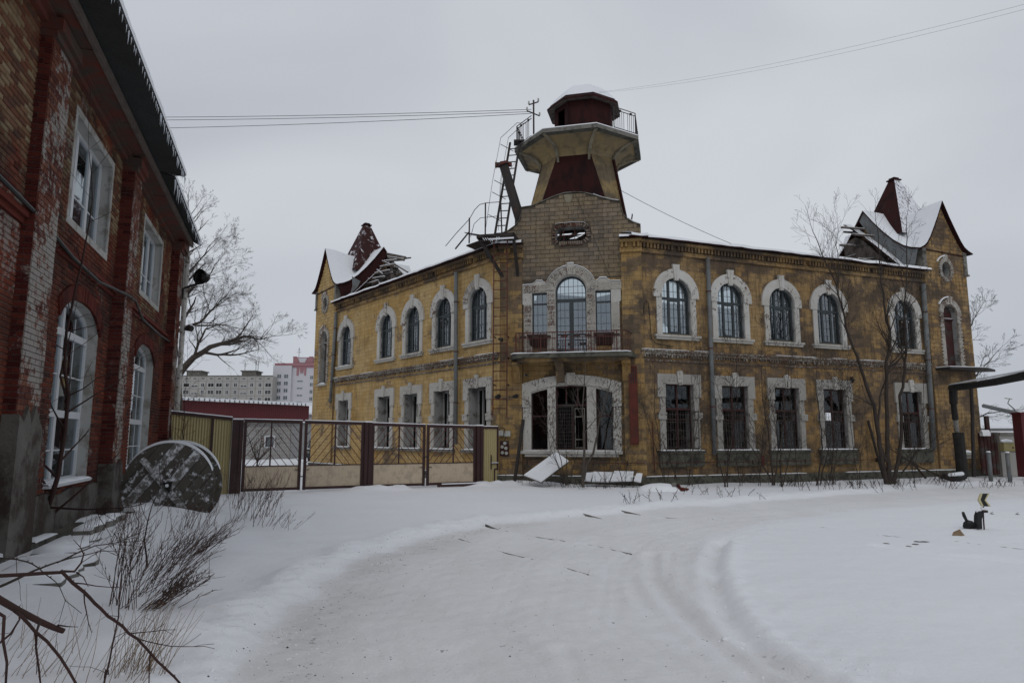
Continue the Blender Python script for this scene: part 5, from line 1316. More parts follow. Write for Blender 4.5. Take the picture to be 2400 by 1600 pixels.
wire(b_, dpt(1160, 560, 24.9), 0.02, 'slack cable hanging from the boom head to the iron platform', 0.008, 8, 'stay cables')
wire(dpt(1226, 350, 26.6), dpt(1187, 410, 26.2), 0.03, 'stay wire from the gallery edge to the boom', 0.006, 8, 'stay cables')
wire(FC.w(0.25, 0.05, 10.9), FC.w(1.55, -0.02, 7.45), -0.02, 'thin cable slanting down the gable wall beside the octagonal hole', 0.009, 8, 'stay cables')

# ================================================================ small things fixed to the yellow front
def wbox(name, fr, x0, x1, y, d, z0, z1, mat, label, cat, extra=None, group=None):
    p = fr.w((x0 + x1) / 2, y, z0); t = thing(name, label, cat, p, 0, group); w = (x1 - x0) / 2; h = z1 - z0
    obj('case', MB().box(-w, w, -d, 0, 0, h), mat, t, (0, 0, 0), fr.a)
    if extra: extra(t, fr.a, w, d, h)
    return t
def ribs(t, a, w, d, h):
    obj('door', MB().box(-w + .03, w - .03, -d - .015, -d - .001, .04, h * .48).box(-w + .03, w - .03, -d - .012, -d - .001, h * .52, h * .74), 'red_duct', t, (0, 0, 0), a)
    for i in range(3): obj('bar', MB().box(-w + .07 + i * .08, -w + .10 + i * .08, -d - .02, -d - .001, h * .78, h - .04), 'black_iron', t, (0, 0, 0), a)
wbox('steel_duct', FC, 2.12, 2.42, -.05, .18, 1.42, 4.2, 'red_duct', 'tall narrow rusty red steel duct on the wall right of the balcony', 'duct', ribs)
def lid(t, a, w, d, h): obj('lid', MB().box(-w - .01, w + .01, -d - .02, -d, .02, h - .02), 'cream_box', t, (0, 0, 0), a)
wbox('meter_box', FC, -2.66, -2.48, -.05, .12, 1.72, 1.93, 'cream_box', 'left of two small cream boxes mounted above the gas meters', 'utility box', lid)
wbox('meter_box', FC, -2.42, -2.22, -.05, .12, 1.70, 1.91, 'cream_box', 'right of two small cream boxes mounted above the gas meters', 'utility box', lid)
wbox('alarm_box', FC, -1.95, -1.84, -.04, .06, 3.88, 4.08, 'cream_box', 'small white box high on the wall under the balcony end', 'utility box', lid)
wbox('latch_box', FC, -2.93, -2.80, -.35, .1, .62, .86, 'cream_box', 'small cream box low beside the narrow yellow gate panel', 'utility box', lid)
def cammount(t, a, w, d, h): obj('lens', MB().tube([(0, -d, .04), (.08, -d - .1, .02)], .03, 8), 'sign_black', t, (0, 0, 0), a)
wbox('security_camera', FC, -1.72, -1.62, .1, .12, 3.93, 4.0, 'cream_box', 'tiny camera beside the white box under the balcony', 'camera', cammount)
gm = thing('meter_board', 'dark board with round meters below the two cream boxes', 'meter', FC.w(-2.45, -.05, 1.0))
obj('board', MB().box(-.17, .17, -.04, 0, 0, .55), 'frame_red', gm, (0, 0, 0), FC.a)
dm = mesh_of('dial', MB().tube([(0, -.04, 0), (0, -.09, 0)], .06, 12), 'cream_box')
for x, z in ((0.02, .46), (-.08, .33), (.06, .28), (-.07, .12), (.08, .1)): link('dial', dm, gm, (x * FC.c, x * FC.s, z), FC.a)
# loop of cable over the two cream boxes
pts = [FC.w(-2.62, -.2, 1.93), FC.w(-2.6, -.22, 2.0), FC.w(-2.5, -.24, 2.03), FC.w(-2.42, -.2, 1.98), FC.w(-2.40, -.18, 1.8), FC.w(-2.42, -.12, 1.6), FC.w(-2.45, -.1, 1.5)]
tag(obj('cable', MB().tube([p - pts[0] for p in pts], .014, 5), 'sign_black', None, pts[0]), 'black cable looped over the two cream boxes', 'cable')
# floodlights on the ladder height
for x, lb in ((-2.74, 'small dark floodlight left of the hanging ladder foot'), (-2.08, 'small dark floodlight right of the hanging ladder foot')):
    t = thing('floodlight', lb, 'lamp', FC.w(x, -.3, 3.14), 0, 'floodlights by the ladder')
    obj('housing', MB().tube([(0, 0, 0), (.1, -.1, .02)], [.05, .08], 8).tube([(.1, -.1, .02), (.14, -.14, .03)], .085, 8), 'sign_black', t)
    obj('arm', MB().beam((0, 0, 0), (-.14, 0.25, 0), .025), 'black_iron', t)
for x in (-3.12,):
    t = thing('floodlight', 'small dark floodlight beside the ladder at balcony railing height', 'lamp', FC.w(-2.62, -.35, 5.30), 0, 'floodlights by the ladder')
    obj('housing', MB().tube([(0, 0, 0), (.14, -.08, -.05)], [.04, .07], 8), 'black_iron', t)
# gas pipe along the plinth with brackets
for fr, x0, x1, lb in ((FC, -2.2, 2.6, 'thin rusty pipe running low along the centre wall'), (FR, 0.3, 12.2, 'thin rusty pipe running low along the right wing wall')):
    a_ = fr.w(x0, -.12, .78); t = thing('wall_pipe', lb, 'pipe', a_, 0, 'low wall pipes'); pts = []
    n = int((x1 - x0) / .6)
    for i in range(n + 1):
        x = x0 + (x1 - x0) * i / n; pts.append(fr.w(x, -.12, .78 + .03 * nz(x, 3, 1)) - a_)
    obj('pipe', MB().tube(pts, .014, 5), 'rust', t)
    for i in range(1, n, 1):
        if i % 2: obj('bracket', MB().box(-.02, .02, -.02, .1, -.1, .06), 'black_iron', t, pts[i], fr.a)
# odd rusty uprights leaning on the wall
def leaner(pts, r, mat, label, name='leaning_pole', cat='pole', n=6, beam=False):
    a_ = Vector(pts[0]); mb = MB()
    if beam: mb.beam((0, 0, 0), Vector(pts[-1]) - a_, r * 2, r * 1.4)
    else: mb.tube([Vector(p) - a_ for p in pts], r, n)
    tag(obj(name, mb, mat, None, a_), label, cat)
leaner([FC.w(-1.95, -.75, .05), FC.w(-1.75, -.05, 2.32)], .05, 'black_iron', 'dark rusty steel bar leaning on the wall between meters and triple window', beam=True)
leaner([FR.w(.42, -.12, .45), FR.w(.40, -.08, 2.25)], .022, 'rust', 'thin rusty upright pipe left of the first lower right window')
leaner([FR.w(10.75, -.5, .1), FR.w(10.6, -.1, 2.35)], .05, 'black_iron', 'dark bent post standing between the two farthest lower right windows')
leaner([FR.w(10.9, -.6, .1), FR.w(10.95, -.3, 1.1)], .03, 'rust', 'short rusty stub beside the dark bent post')
leaner([FR.w(5.05, -.25, .62), FR.w(5.05, -.25, 1.0)], .07, 'red_duct', 'small red capped valve pipe under the second lower right window', 'valve_pipe', 'valve')
tag(obj('wall_cable', MB().tube([Vector(p) for p in ((0, 0, 0), (.02, 0, .6), (.1, 0, 1.15), (.2, 0, 1.3), (.28, 0, 1.2), (.32, 0, .7), (.36, 0, -.1), (.55, 0, -.28), (1.0, 0, -.34), (1.3, 0, -.36))], .012, 5), 'sign_black', None, FR.w(.12, -.05, 5.35), FR.a), 'black cable hanging in a hook on the wall left of the first upper right window', 'cable')
for x, z in ((3.05, 4.05), (9.9, 4.0)):
    tag(obj('wall_hook', MB().box(-.03, .03, -.15, 0, -.12, .12).box(-.02, .02, -.2, -.13, -.05, .03), 'black_iron', None, FR.w(x, 0, z), FR.a), 'iron hook on the right wing below the string course, ' + ('by the near downpipe' if x < 5 else 'between the last two windows'), 'hook')

# ================================================================ left gates and fence
GD = Vector((0.8873, 0.4612, 0)); GN = Vector((-0.4612, 0.8873, 0)); G0 = Vector((-6.4, 21.8, 0)); GA = math.atan2(GD.y, GD.x)
def gw(s, n=0.0, z=0.0): return G0 + GD * s + GN * n + Vector((0, 0, z))
def gate_leaf(s0, s1, mull, label, zt0, zt1, latch):
    t = thing('gate_leaf', label, 'gate', gw((s0 + s1) / 2), GA, 'steel gate leaves')
    w = (s1 - s0) / 2; zb, zp = 0.10, 0.80; m = mull - (s0 + s1) / 2
    top = lambda x: zt0 + (zt1 - zt0) * (x + w) / (2 * w)
    fr = MB().beam((-w, 0, zb), (w, 0, zb), .06, .08).beam((-w, 0, top(-w)), (w, 0, top(w)), .06, .10)
    fr.box(-w, -w + .085, -.032, .032, zb - .05, top(-w)).box(w - .085, w, -.032, .032, zb - .05, top(w)).box(m - .022, m + .022, -.02, .02, zp, top(m))
    fr.box(-w + .085, w - .085, -.02, .02, zp - .015, zp + .015)
    obj('frame', fr, 'gate_brown', t)
    # ribbed infill sheet
    for x0, x1 in ((-w + .085, m), (m, w - .085)):
        n = int((x1 - x0) / .1); rows = []
        pts = []
        for i in range(n * 4 + 1):
            x = x0 + (x1 - x0) * i / (n * 4); pts.append((x, -.006 if (i // 2) % 2 else -.0))
        obj('infill_panel', MB().sheet([[(x, y, zb + .03), (x, y, zp - .012)] for x, y in pts]), 'gate_beige', t)
    # chevron bars rising to the middle upright
    hgt_ = top(m) - .05 - zp; bars = []
    for side, xe in ((-1, -w + .085), (1, w - .085)):
        wd = abs(xe - m); sl = 1.28
        for k in range(-4, 8):
            # line through the mullion at height zm, falling outwards
            zm = zp + .06 + k * 0.29
            pa = (m, zm); pb = (xe, zm - sl * wd)
            (xa, za), (xb, zb_) = pa, pb; zt = top(m) - .06
            def cut(x1_, z1_, x2_, z2_, z): tt = (z - z1_) / (z2_ - z1_); return (x1_ + (x2_ - x1_) * tt, z)
            if za < zp or zb_ > zt: continue
            if za > zt: xa, za = cut(xa, za, xb, zb_, zt)
            if zb_ < zp: xb, zb_ = cut(xa, za, xb, zb_, zp)
            if math.hypot(xa - xb, za - zb_) < .08: continue
            obj('bar', MB().beam((xa, 0.002, za), (xb, 0.002, zb_), .018, .018, up=(0, 1, 0)), 'rust', t)
    obj('snow_cap', MB().beam((-w, 0, top(-w) + .06), (w, 0, top(w) + .06), .07, .025), 'snow', t)
    if latch: obj('hinge', MB().box(latch * w - .05, latch * w + .05, -.06, -.03, .45, .48).box(latch * w - .05, latch * w + .05, -.06, -.03, 1.0, 1.03).box(latch * (w - .13) - .06, latch * (w - .13) + .06, -.05, -.03, .66, .68), 'black_iron', t)
gate_leaf(-1.96, -0.235, -1.16, 'leftmost steel gate leaf, in front of the white brick hut', 2.17, 2.15, 1)
gate_leaf(-0.16, 1.74, 0.81, 'second gate leaf from the left, in front of the yellow corner tower', 2.15, 2.12, -1)
gate_leaf(2.0, 3.87, 2.94, 'third gate leaf from the left, in front of two stripped dark windows', 2.10, 2.06, 1)
gate_leaf(3.93, 5.76, 4.91, 'fourth and rightmost gate leaf, before the left wing downpipe', 2.06, 2.03, -1)
for s0, s1, zt, lb in ((-2.29, -1.98, 2.2, 'thick brown post between yellow fence and leftmost gate leaf'), (1.75, 1.99, 2.16, 'thick brown post between the second and third gate leaf'), (5.77, 6.03, 2.08, 'thick brown post between the last gate leaf and narrow yellow panel')):
    t = thing('gate_post', lb, 'post', gw((s0 + s1) / 2), GA, 'gate posts')
    w = (s1 - s0) / 2
    obj('column', MB().box(-w, -w + .1, -.09, .09, -.3, zt).box(-w + .1, w - .1, -.06, .06, -.3, zt).box(w - .1, w, -.09, .09, -.3, zt), 'gate_brown', t)
    obj('snow_cap', MB().box(-w, w, -.09, .09, zt, zt + .04), 'snow', t)
def corr_panel(s0, s1, zt0, zt1, label, name='olive_fence', cat='fence', mat='fence_yellow'):
    t = thing(name, label, cat, gw((s0 + s1) / 2), GA); w = (s1 - s0) / 2; n = max(4, int((s1 - s0) / .075)); rows = []
    for i in range(n * 2 + 1):
        x = -w + 2 * w * i / (n * 2); y = -.012 if (i // 1) % 2 else .012
        rows.append([(x, y, .0), (x, y, zt0 + (zt1 - zt0) * (x + w) / (2 * w))])
    obj('corrugated_sheet', MB().sheet(rows), mat, t)
    return t, w
t, w = corr_panel(-4.0, -2.3, 2.36, 2.20, 'olive yellow corrugated fence behind the cable spool')
obj('rail', MB().beam((-w, -.03, 2.38), (w, -.03, 2.22), .06, .09), 'gate_brown', t); obj('rail', MB().box(-w, w, .02, .05, .3, .36), 'gate_brown', t)
obj('post', MB().box(-w - .03, -w + .05, -.05, .05, -.2, 2.38), 'gate_brown', t); obj('post', MB().box(w - .58, w - .51, -.05, .02, -.2, 2.25), 'gate_brown', t)
obj('brace', MB().tube([(-w + .02, -.08, 2.3), (-w + .06, -.12, 1.6), (-w + .03, -.1, 1.2), (-w + .12, -.14, .6)], .025, 6), 'gate_brown', t)
obj('snow_cap', MB().beam((-w, -.03, 2.44), (w, -.03, 2.28), .07, .03), 'snow', t)
t, w = corr_panel(6.05, 6.62, 2.0, 2.0, 'narrow pale yellow ribbed panel closing the gap at the building corner', 'narrow_gate', 'gate')
obj('rail', MB().box(-w, w + .02, -.04, .04, 1.98, 2.06), 'gate_brown', t)
obj('post', MB().box(w - .03, w + .03, -.04, .03, .55, 2.03).beam((w - .13, 0, .55), (w + .03, 0, .55), .05).box(w - .14, w - .1, -.03, .03, -.1, .55), 'gate_brown', t)
obj('handle', MB().box(.0, .03, -.07, -.04, .55, 1.05).box(.0, w, -.07, -.04, .74, .77), 'black_iron', t)
obj('snow_cap', MB().box(-w, w, -.04, .04, 2.06, 2.085).box(.02, w, -.08, -.04, .77, .79), 'snow', t)
t = thing('fallen_gate_bar', 'flat dark steel bar lying in the snow below the right pair of gates', 'bar', gw(4.9, -.5, .06), GA)
obj('bar', MB().box(-.75, .75, -.04, .04, -.03, .05), 'gate_brown', t); obj('snow_cap', MB().box(-.6, .7, -.035, .035, .05, .08), 'snow', t)

# ================================================================ red brick building at the left
BB = (FB.x, FB.y, 0.0)
bb = thing('brick_building', 'old red and buff brick building with white windows and icicled eaves at the left edge', 'building', BB)
def bp(name, mb, mats, smooth=False): return obj(name, mb, mats, bb, FB.rel(BB), FB.a, smooth)
S0, S1 = -14.0, 6.9
WU = [(-3.35, -0.95), (2.3, 4.75)]
UH = [rect(a, b_, 5.12, 6.88) for a, b_ in WU]
def seg_arch(a, b_, z0, zs, rise, n=10):
    c_, w = (a + b_) / 2, (b_ - a) / 2
    return [(a, z0), (b_, z0)] + [(c_ + w * math.cos(math.pi * i / n), zs + rise * math.sin(math.pi * i / n) ** 0.75) for i in range(n + 1)]
LH = [seg_arch(a, b_, .92, 3.52, .42) for a, b_ in WU]
bp('wall', MB().prism(rect(S0, S1, -.3, 7.6), 0, .55, UH + LH, side=1), ['brick_mortar', 'reveal_white'])
bp('wall', MB().box(S1 - .5, S1, .55, 12, -.3, 7.6), 'brick_red')
rects = courses(rect(S0, S1, .75, 7.45), UH + LH, .262, .0785, .012, .75, 7.45)
def proj_ok(r_):
    q = proj(FB.w((r_[0] + r_[1]) / 2, 0, (r_[2] + r_[3]) / 2)); return -250 < q[0] < 2400 and -300 < q[1] < 1700 and q[2] > 0.5
rects = [r_ for r_ in rects if proj_ok(r_) or r_[0] > -7]
masonry(FB, bb, BB, rects, 0.0, 0.012, 'brick', 'brick', 300, var=0.008)
# piers
for a, b_, d in ((-5.2, -4.35, .16), (-0.2, .48, .24), (6.2, 6.9, .24), (-10.5, -9.7, .2)):
    bp('pier', MB().box(a, b_, -d, 0, .3, 7.4), 'brick_mortar')
    rf = courses(rect(a, b_, .75, 7.35), [], .262, .0785, .012, .75, 7.35)
    mb = MB()
    for x0, x1, z0, z1 in rf:
        p = d + .012 + rnd.uniform(0, .006); mb.box(x0, x1, -p, -d, z0, z1)
    tag(bp('pier_brick', mb, 'brick_white'), kind='stuff')
    mb = MB(); z = .75; k = 0
    while z < 7.3:
        w_ = d if k % 2 else d * .55
        mb.box(a - .012 - rnd.uniform(0, .006), a, -d, -d + w_ - .006, z, z + .066)
        if w_ < d: mb.box(a - .012, a, -d + w_ + .004, 0, z, z + .066)
        z += .0785; k += 1
    tag(bp('pier_brick', mb, 'brick_red'), kind='stuff')
    # corbelled head
    bp('pier_head', MB().box(a - .03, b_ + .03, -d - .06, 0.01, 7.12, 7.22).box(a - .05, b_ + .05, -d - .12, .01, 7.22, 7.40), 'soffit')
# render on the foot of the wall
mb = MB()
pts = [(S0, .74)]
x = S0
top = [(S0, 1.9)]
while x < S1:
    z = .80 + .10 * nz(x * 1.3, 2, 5) + (0.8 if x < -5.2 else (.25 if x < -4.2 else 0)) * (0.9 + .3 * nz(x * 2, 9)); top.append((x, z)); x += .22
top.append((S1, .8))
bp('render_coat', MB().prism([(S0, -.3), (S1, -.3)] + list(reversed(top)), -.055, .0), 'render_grey')
for a, b_, d in ((-5.2, -4.35, .16), (-0.2, .48, .24), (6.2, 6.9, .24)):
    hh = {-5.2: 1.95, -0.2: 1.15, 6.2: .9}[a]
    tp_ = [(a - .03, hh)] + [(a + (b_ - a) * i / 6, hh + .25 * nz(a + i * .9, 3)) for i in range(1, 6)] + [(b_ + .03, hh * .9)]
    bp('render_coat', MB().prism([(a - .05, -.3), (b_ + .04, -.3)] + list(reversed(tp_)), -d - .06, -.02), 'render_grey')
# footing ledge
bp('footing', MB().box(S0, S1 + .1, -.20, -.05, -.3, .20), 'plinth')
mb = MB(); x = -9.0
while x < 6.8:
    w_ = rnd.uniform(.4, 1.6); snowcap(mb, x, x + w_, -.20, -.058, .20, .05, .12, seed=x); x += w_ + rnd.uniform(.3, 1.6)
tag(bp('snow_cap', mb, 'snow'), kind='stuff')
# ledge moulding at first floor and hanging cable
bp('ledge', MB().box(S0, S1, -.10, .0, 4.52, 4.60).box(S0, S1, -.05, 0, 4.44, 4.52), 'brick_red')
tag(obj('wall_cable', MB().tube([FB.w(s, -.3 if -0.4 < s < .7 else -.14, z) for s, z in ((-10, 4.8), (-6.2, 4.66), (-5, 4.62), (-3.4, 4.46), (-1.8, 4.42), (-.2, 4.50), (.5, 4.52), (2.2, 4.40), (4.5, 4.36), (6.9, 4.42))], .028, 6), 'sign_black'), 'thick black cable sagging along the brick wall between the floors', 'cable')
# brick heads over the lower windows
for a, b_ in WU:
    c_, w_ = (a + b_) / 2, (b_ - a) / 2; mb = MB(); k = -24
    while k <= 24:
        t_ = k / 24.0; x = c_ + (w_ + .02) * math.sin(t_ * 1.5); zz = 3.52 + .42 * max(0, 1 - abs(math.sin(t_ * 1.5)) ** 2.4) ** .75
        mb.beam((x, -.02, zz + .01), (x + .10 * t_, -.02, zz + .26), .06, .05, up=(0, 1, 0)); k += 1
    tag(bp('arch_brick', mb, 'brick_red'), kind='stuff')
    # white render border round upper window
    bp('window_border', MB().prism(rect(a - .09, b_ + .09, 5.02, 6.98), -.02, .01, [rect(a + .02, b_ - .02, 5.14, 6.86)]), 'reveal_white')
# windows
def pvc(a, b_, z0, z1, poly, arched):
    y = .17; fw = .07
    cz = (z0 + z1) / 2; cx_ = (a + b_) / 2
    inn = [(cx_ + (x - cx_) * (1 - fw / ((b_ - a) / 2)), cz + (z - cz) * (1 - fw / ((z1 - z0) / 2))) for x, z in poly]
    b = MB().prism(poly, y, y + .08, [inn])
    ms = (a + (b_ - a) * .34, a + (b_ - a) * .68) if not arched else (a + (b_ - a) * .40,)
    for m in ms: b.box(m - .06, m + .06, y + .004, y + .076, z0 + fw, z1 - (fw if not arched else .12))
    if arched:
        for z in (2.05, 3.40): b.box(a + fw, b_ - fw, y - .004, y + .07, z - .06, z + .06)
    w = bp('window', b, 'white_pvc')
    for m in ([a + (b_ - a) * .2, a + (b_ - a) * .7] if arched else []):
        obj('glazing_bar', MB().box(m - .012, m + .012, y + .02, y + .03, z0 + .1, z1 - .2), 'white_pvc', w)
    for z in ((1.45, 2.7) if arched else (5.75,)):
        obj('glazing_bar', MB().box(a + fw, b_ - fw, y + .018, y + .032, z - .012, z + .012), 'white_pvc', w)
    obj('pane', MB().prism(inn, y + .036, y + .042), 'glass', w)
    sl = bp('sill', MB().box(a + .005, b_ - .005, -.10 if arched else .0, y, z0 - .03, z0 + .012), 'white_pvc')
    bp('snow_cap', snowcap(MB(), a + .02, b_ - .02, -.09 if arched else .02, y - .03, z0 + .013, .05 if arched else .02, .15, seed=a), 'snow')
    # curtains and pale blinds behind the upper glass
    if not arched:
        bp('blind', MB().prism([(a + .1, z0 + .1), (a + (b_ - a) * .72, z0 + .1), (a + (b_ - a) * .66, z1 - .25), (a + (b_ - a) * .3, z1 - .2), (a + .1, z1 - .35)], y + .12, y + .14), 'white_trim')
    else:
        bp('blind', MB().box(a + .1, a + (b_ - a) * .37, y + .14, y + .16, z0 + .9, z1 - .3), 'yellow_paint')
for i, (a, b_) in enumerate(WU):
    pvc(a, b_, 5.12, 6.88, UH[i], False); pvc(a, b_, .92, 3.94, LH[i], True)
bp('room', MB().box(S0, S1 - .5, 3.4, 3.6, -.3, 7.5).box(S0, S1 - .5, .56, 3.4, 4.1, 4.3), 'interior')
# eaves: painted soffit boards, fascia, then the dark corrugated overhang
n = 0
x = S0
while x < 6.8:
    w_ = rnd.uniform(.9, 1.6); x1 = min(x + w_, 6.85)
    bp('soffit_board', MB().box(x, x1 - .012, -.44, .05, 7.46 - rnd.uniform(0, .02), 7.50), 'soffit'); x += w_
bp('fascia', MB().box(S0, 6.9, -.50, -.44, 7.42, 7.56), 'fascia')
bp('cornice', MB().box(S0, 6.85, -.10, .0, 7.30, 7.44).box(S0, 6.85, -.18, 0, 7.40, 7.455), 'soffit')
rows = []; k = 0
x = S0
while x <= 1.0:
    z = .014 * (1 if k % 2 else -1)
    rows.append([(x, -1.02, 7.52 + z), (x, -.5, 7.60 + z), (x, .6, 8.0 + z), (x, 4.5, 9.6 + z)]); x += .05; k += 1
bp('roof_sheet', MB().sheet(rows, th=.012), 'corr_dark')
rows = []; x = 1.0
while x <= 6.95:
    z = .014 * (1 if k % 2 else -1)
    rows.append([(x, -.78 + .012 * (x - 1), 7.52 + z), (x, -.45, 7.64 + z), (x, .6, 8.0 + z), (x, 4.5, 9.6 + z)]); x += .05; k += 1
bp('roof_sheet', MB().sheet(rows, th=.012), 'corr_dark')
rows = []
for i in range(220):
    x = S0 + (6.95 - S0) * i / 219; e = -1.03 if x < 1.0 else -.79 + .012 * (x - 1); t_ = .11 + .05 * nz(x * 1.5, 3) + .03 * nz(x * 6, 5)
    rows.append([(x, e - .01, 7.54), (x, e - .015, 7.54 + t_ * .8), (x, e + .1, 7.56 + t_), (x, -.4, 7.68 + t_), (x, .6, 8.03 + t_), (x, 4.4, 9.6 + t_)])
bp('roof_snow', MB().sheet(rows), 'snow')
ic = [mesh_of('icicle', MB().tube([(0, 0, 0), (.004, 0, -l * .5), (0, 0, -l)], [r_, r_ * .6, .001], 5), 'icicle') for l, r_ in ((.12, .010), (.22, .013), (.36, .018))]
x = -6.5
while x < 6.9:
    e = -1.02 if x < 1.0 else -.78 + .012 * (x - 1)
    k = 2 if 0.9 < x < 2.0 and rnd.random() < .6 else (1 if rnd.random() < .35 else 0)
    link('icicle', ic[k], bb, FB.rel(BB, x, e, 7.51)); x += rnd.uniform(.06, .3)
# downpipe at the far corner
dp = bp('downpipe', MB().tube([(6.98, -.34, 7.3), (6.98, -.34, .4)], .075, 9), 'white_trim', True)
# things on the far corner
t = thing('horn_floodlight', 'round black floodlight on an arm at the far top corner of the brick building', 'lamp', FB.w(6.95, -.3, 6.15))
obj('arm', MB().beam((0, 0, -.35), (0.0, -.05, 0), .05).beam((0, 0, 0), (.62, -.35, .08), .05), 'black_iron', t)
obj('housing', MB().tube([(.72, -.2, .28), (.66, -.42, .26)], [.16, .24], 14, cap=False).tube([(.74, -.1, .28), (.72, -.2, .28)], [.1, .16], 14), 'sign_black', t, smooth=True)
obj('reflector', MB().tube([(.71, -.24, .28), (.695, -.28, .277)], [.12, .14], 12), 'galv', t, smooth=True)
obj('bracket', MB().tube([(.52, -.35, .08), (.5, -.36, .2), (.55, -.36, .36)], .018, 5).tube([(.52, -.35, .08), (.85, -.36, .1), (.92, -.36, .3)], .018, 5), 'black_iron', t)
t = thing('wall_lamp', 'small snow capped lamp halfway up the far corner of the brick building', 'lamp', FB.w(6.95, -.42, 4.9))
obj('housing', MB().tube([(0, 0, 0), (.12, -.02, .04), (.22, -.05, .0)], [.05, .11, .09], 9), 'black_iron', t); obj('snow_cap', MB().tube([(.0, 0, .08), (.2, -.03, .1)], [.04, .06], 7), 'snow', t)

# ================================================================ cable spool at the brick wall
sc_ = Vector((-7.30, 15.0, 0.62)); sp = thing('cable_spool', 'big grey wooden cable spool dusted with snow beside the brick wall', 'spool', sc_, R(9))
def flange(y, name, mats, seed):
    f = obj(name, MB().tube([(0, y + .02, 0), (0, y + .05, 0)], .86, 40), 'black_iron', sp)
    rg = random.Random(seed); r_ = .93; n = 9; w = 2 * r_ / n; an = R(-38)
    for k in range(n):
        a, b_ = -r_ + k * w + .006, -r_ + (k + 1) * w - .006; poly = []
        m = (a + b_) / 2; m = min(max(m, -r_ + .01), r_ - .01)
        for q in range(7):
            u = a + (b_ - a) * q / 6; poly.append((u, -math.sqrt(max(r_ * r_ - u * u, 0))))
        for q in range(6, -1, -1):
            u = a + (b_ - a) * q / 6; poly.append((u, math.sqrt(max(r_ * r_ - u * u, 0))))
        poly = [(u * math.cos(an) - v * math.sin(an), u * math.sin(an) + v * math.cos(an)) for u, v in poly]
        if k == n // 2 and y < 0:   # gap at the hub
            pass
        dy = rg.uniform(-.008, .008)
        obj('plank', MB().prism(poly, y - .028 + dy, y + .018 + dy), mats[k % len(mats)], f)
    return f
fl = flange(-.30, 'flange', ['flange_wood', 'flange_wood', 'flange_frost', 'flange_wood', 'flange_frost', 'flange_wood', 'flange_wood'], 4)
flange(.30, 'flange', ['flange_wood'], 5)
obj('drum', MB().tube([(0, -.28, 0), (0, .3, 0)], .45, 20), 'flange_wood', sp)
obj('hub_plate', MB().prism([(-.20, .14), (.13, .2), (.08, -.2), (-.04, -.16)], -.36, -.345), 'flange_frost', sp)
obj('hub_hole_shade', MB().prism([(-.12, .10), (.09, .13), (.04, -.12)], -.368, -.361), 'sign_black', sp)  # solid black plate: the shade inside the hub hole is painted on
obj('axle_end', MB().tube([(-.01, -.37, .04), (-.01, -.385, .04)], .035, 10), 'snow', sp)
obj('crossbar', MB().beam((-.55, -.345, .60), (.52, -.345, -.66), .13, .03, up=(0, 1, 0)), 'flange_frost', sp)
for y0, y1 in ((-.34, -.27), (.27, .33)):
    rows = []
    for i in range(25):
        a = R(22 + 130 * i / 24); t_ = .05 * math.sin(math.pi * i / 24) ** .6 + .004; r_ = .93
        rows.append([(r_ * math.cos(a), y0, r_ * math.sin(a)), ((r_ + t_) * math.cos(a), y0 + .01, (r_ + t_) * math.sin(a)), ((r_ + t_) * math.cos(a), y1, (r_ + t_) * math.sin(a)), (r_ * math.cos(a), y1 + .02, r_ * math.sin(a))])
    obj('snow_cap', MB().sheet(rows), 'snow', sp)
tag(obj('upright_plank', MB().beam((0, 0, 0), (.06, .02, 1.45), .22, .05), 'wood_dark', None, FB.w(5.75, -.32, .2)), 'weathered plank standing on end against the brick wall behind the spool', 'plank')

# broken kerbs with snow pads along the brick wall
def slab(pts, z0, h, label, snow=.05, name='kerb_stone', group='broken kerbs along the brick wall', cat='kerb'):
    c_ = sum((Vector((*p, 0)) for p in pts), Vector()) / len(pts)
    t = thing(name, label, cat, (c_.x, c_.y, z0), 0, group); q = [(p[0] - c_.x, p[1] - c_.y) for p in pts]
    obj('block', MB().prism(q, -.12, h, axis='z'), 'concrete', t)
    n = len(q); rings = []
    for k, (s, dz) in enumerate(((.97, 0), (.93, snow * .8), (.7, snow * 1.2), (.2, snow * 1.3))):
        rings.append((h + dz, [(x * s, y * s) for x, y in q]))
    b = loft(rings); m = len(b.v); b.f.append(tuple(range(m - n, m))); b.m.append(0)
    obj('snow_cap', b, 'snow', t, smooth=True)
def strip(s0, s1, n0, n1):
    o_ = []; k = max(3, int((s1 - s0) / .18))
    for i in range(k + 1): o_.append((s0 + (s1 - s0) * i / k, n0 + .03 * nz(s0 + i, 4.3)))
    for i in range(k, -1, -1): o_.append((s0 + (s1 - s0) * i / k + .05 * nz(i * 1.3, s0), n1 - .16 * abs(nz(s0 * 3 + i * .7, 1.9)) * 2))
    return [tuple(FB.w(s, -n_)[:2]) for s, n_ in o_]
slab(strip(-5.0, -3.6, .40, .95), .02, .16, 'nearest snow padded kerb slab at the foot of the brick wall', .06)
slab(strip(-3.3, -.9, .42, .70), .08, .17, 'long kerb slab with snow ridge under the first arched window')
slab(strip(-.2, 1.0, .5, .95), .08, .15, 'broken kerb pieces with snow just left of the spool foot', .07)
slab(strip(-6.9, -5.4, .5, 1.3), .0, .14, 'dark kerb lump with snow at the left picture edge', .08)

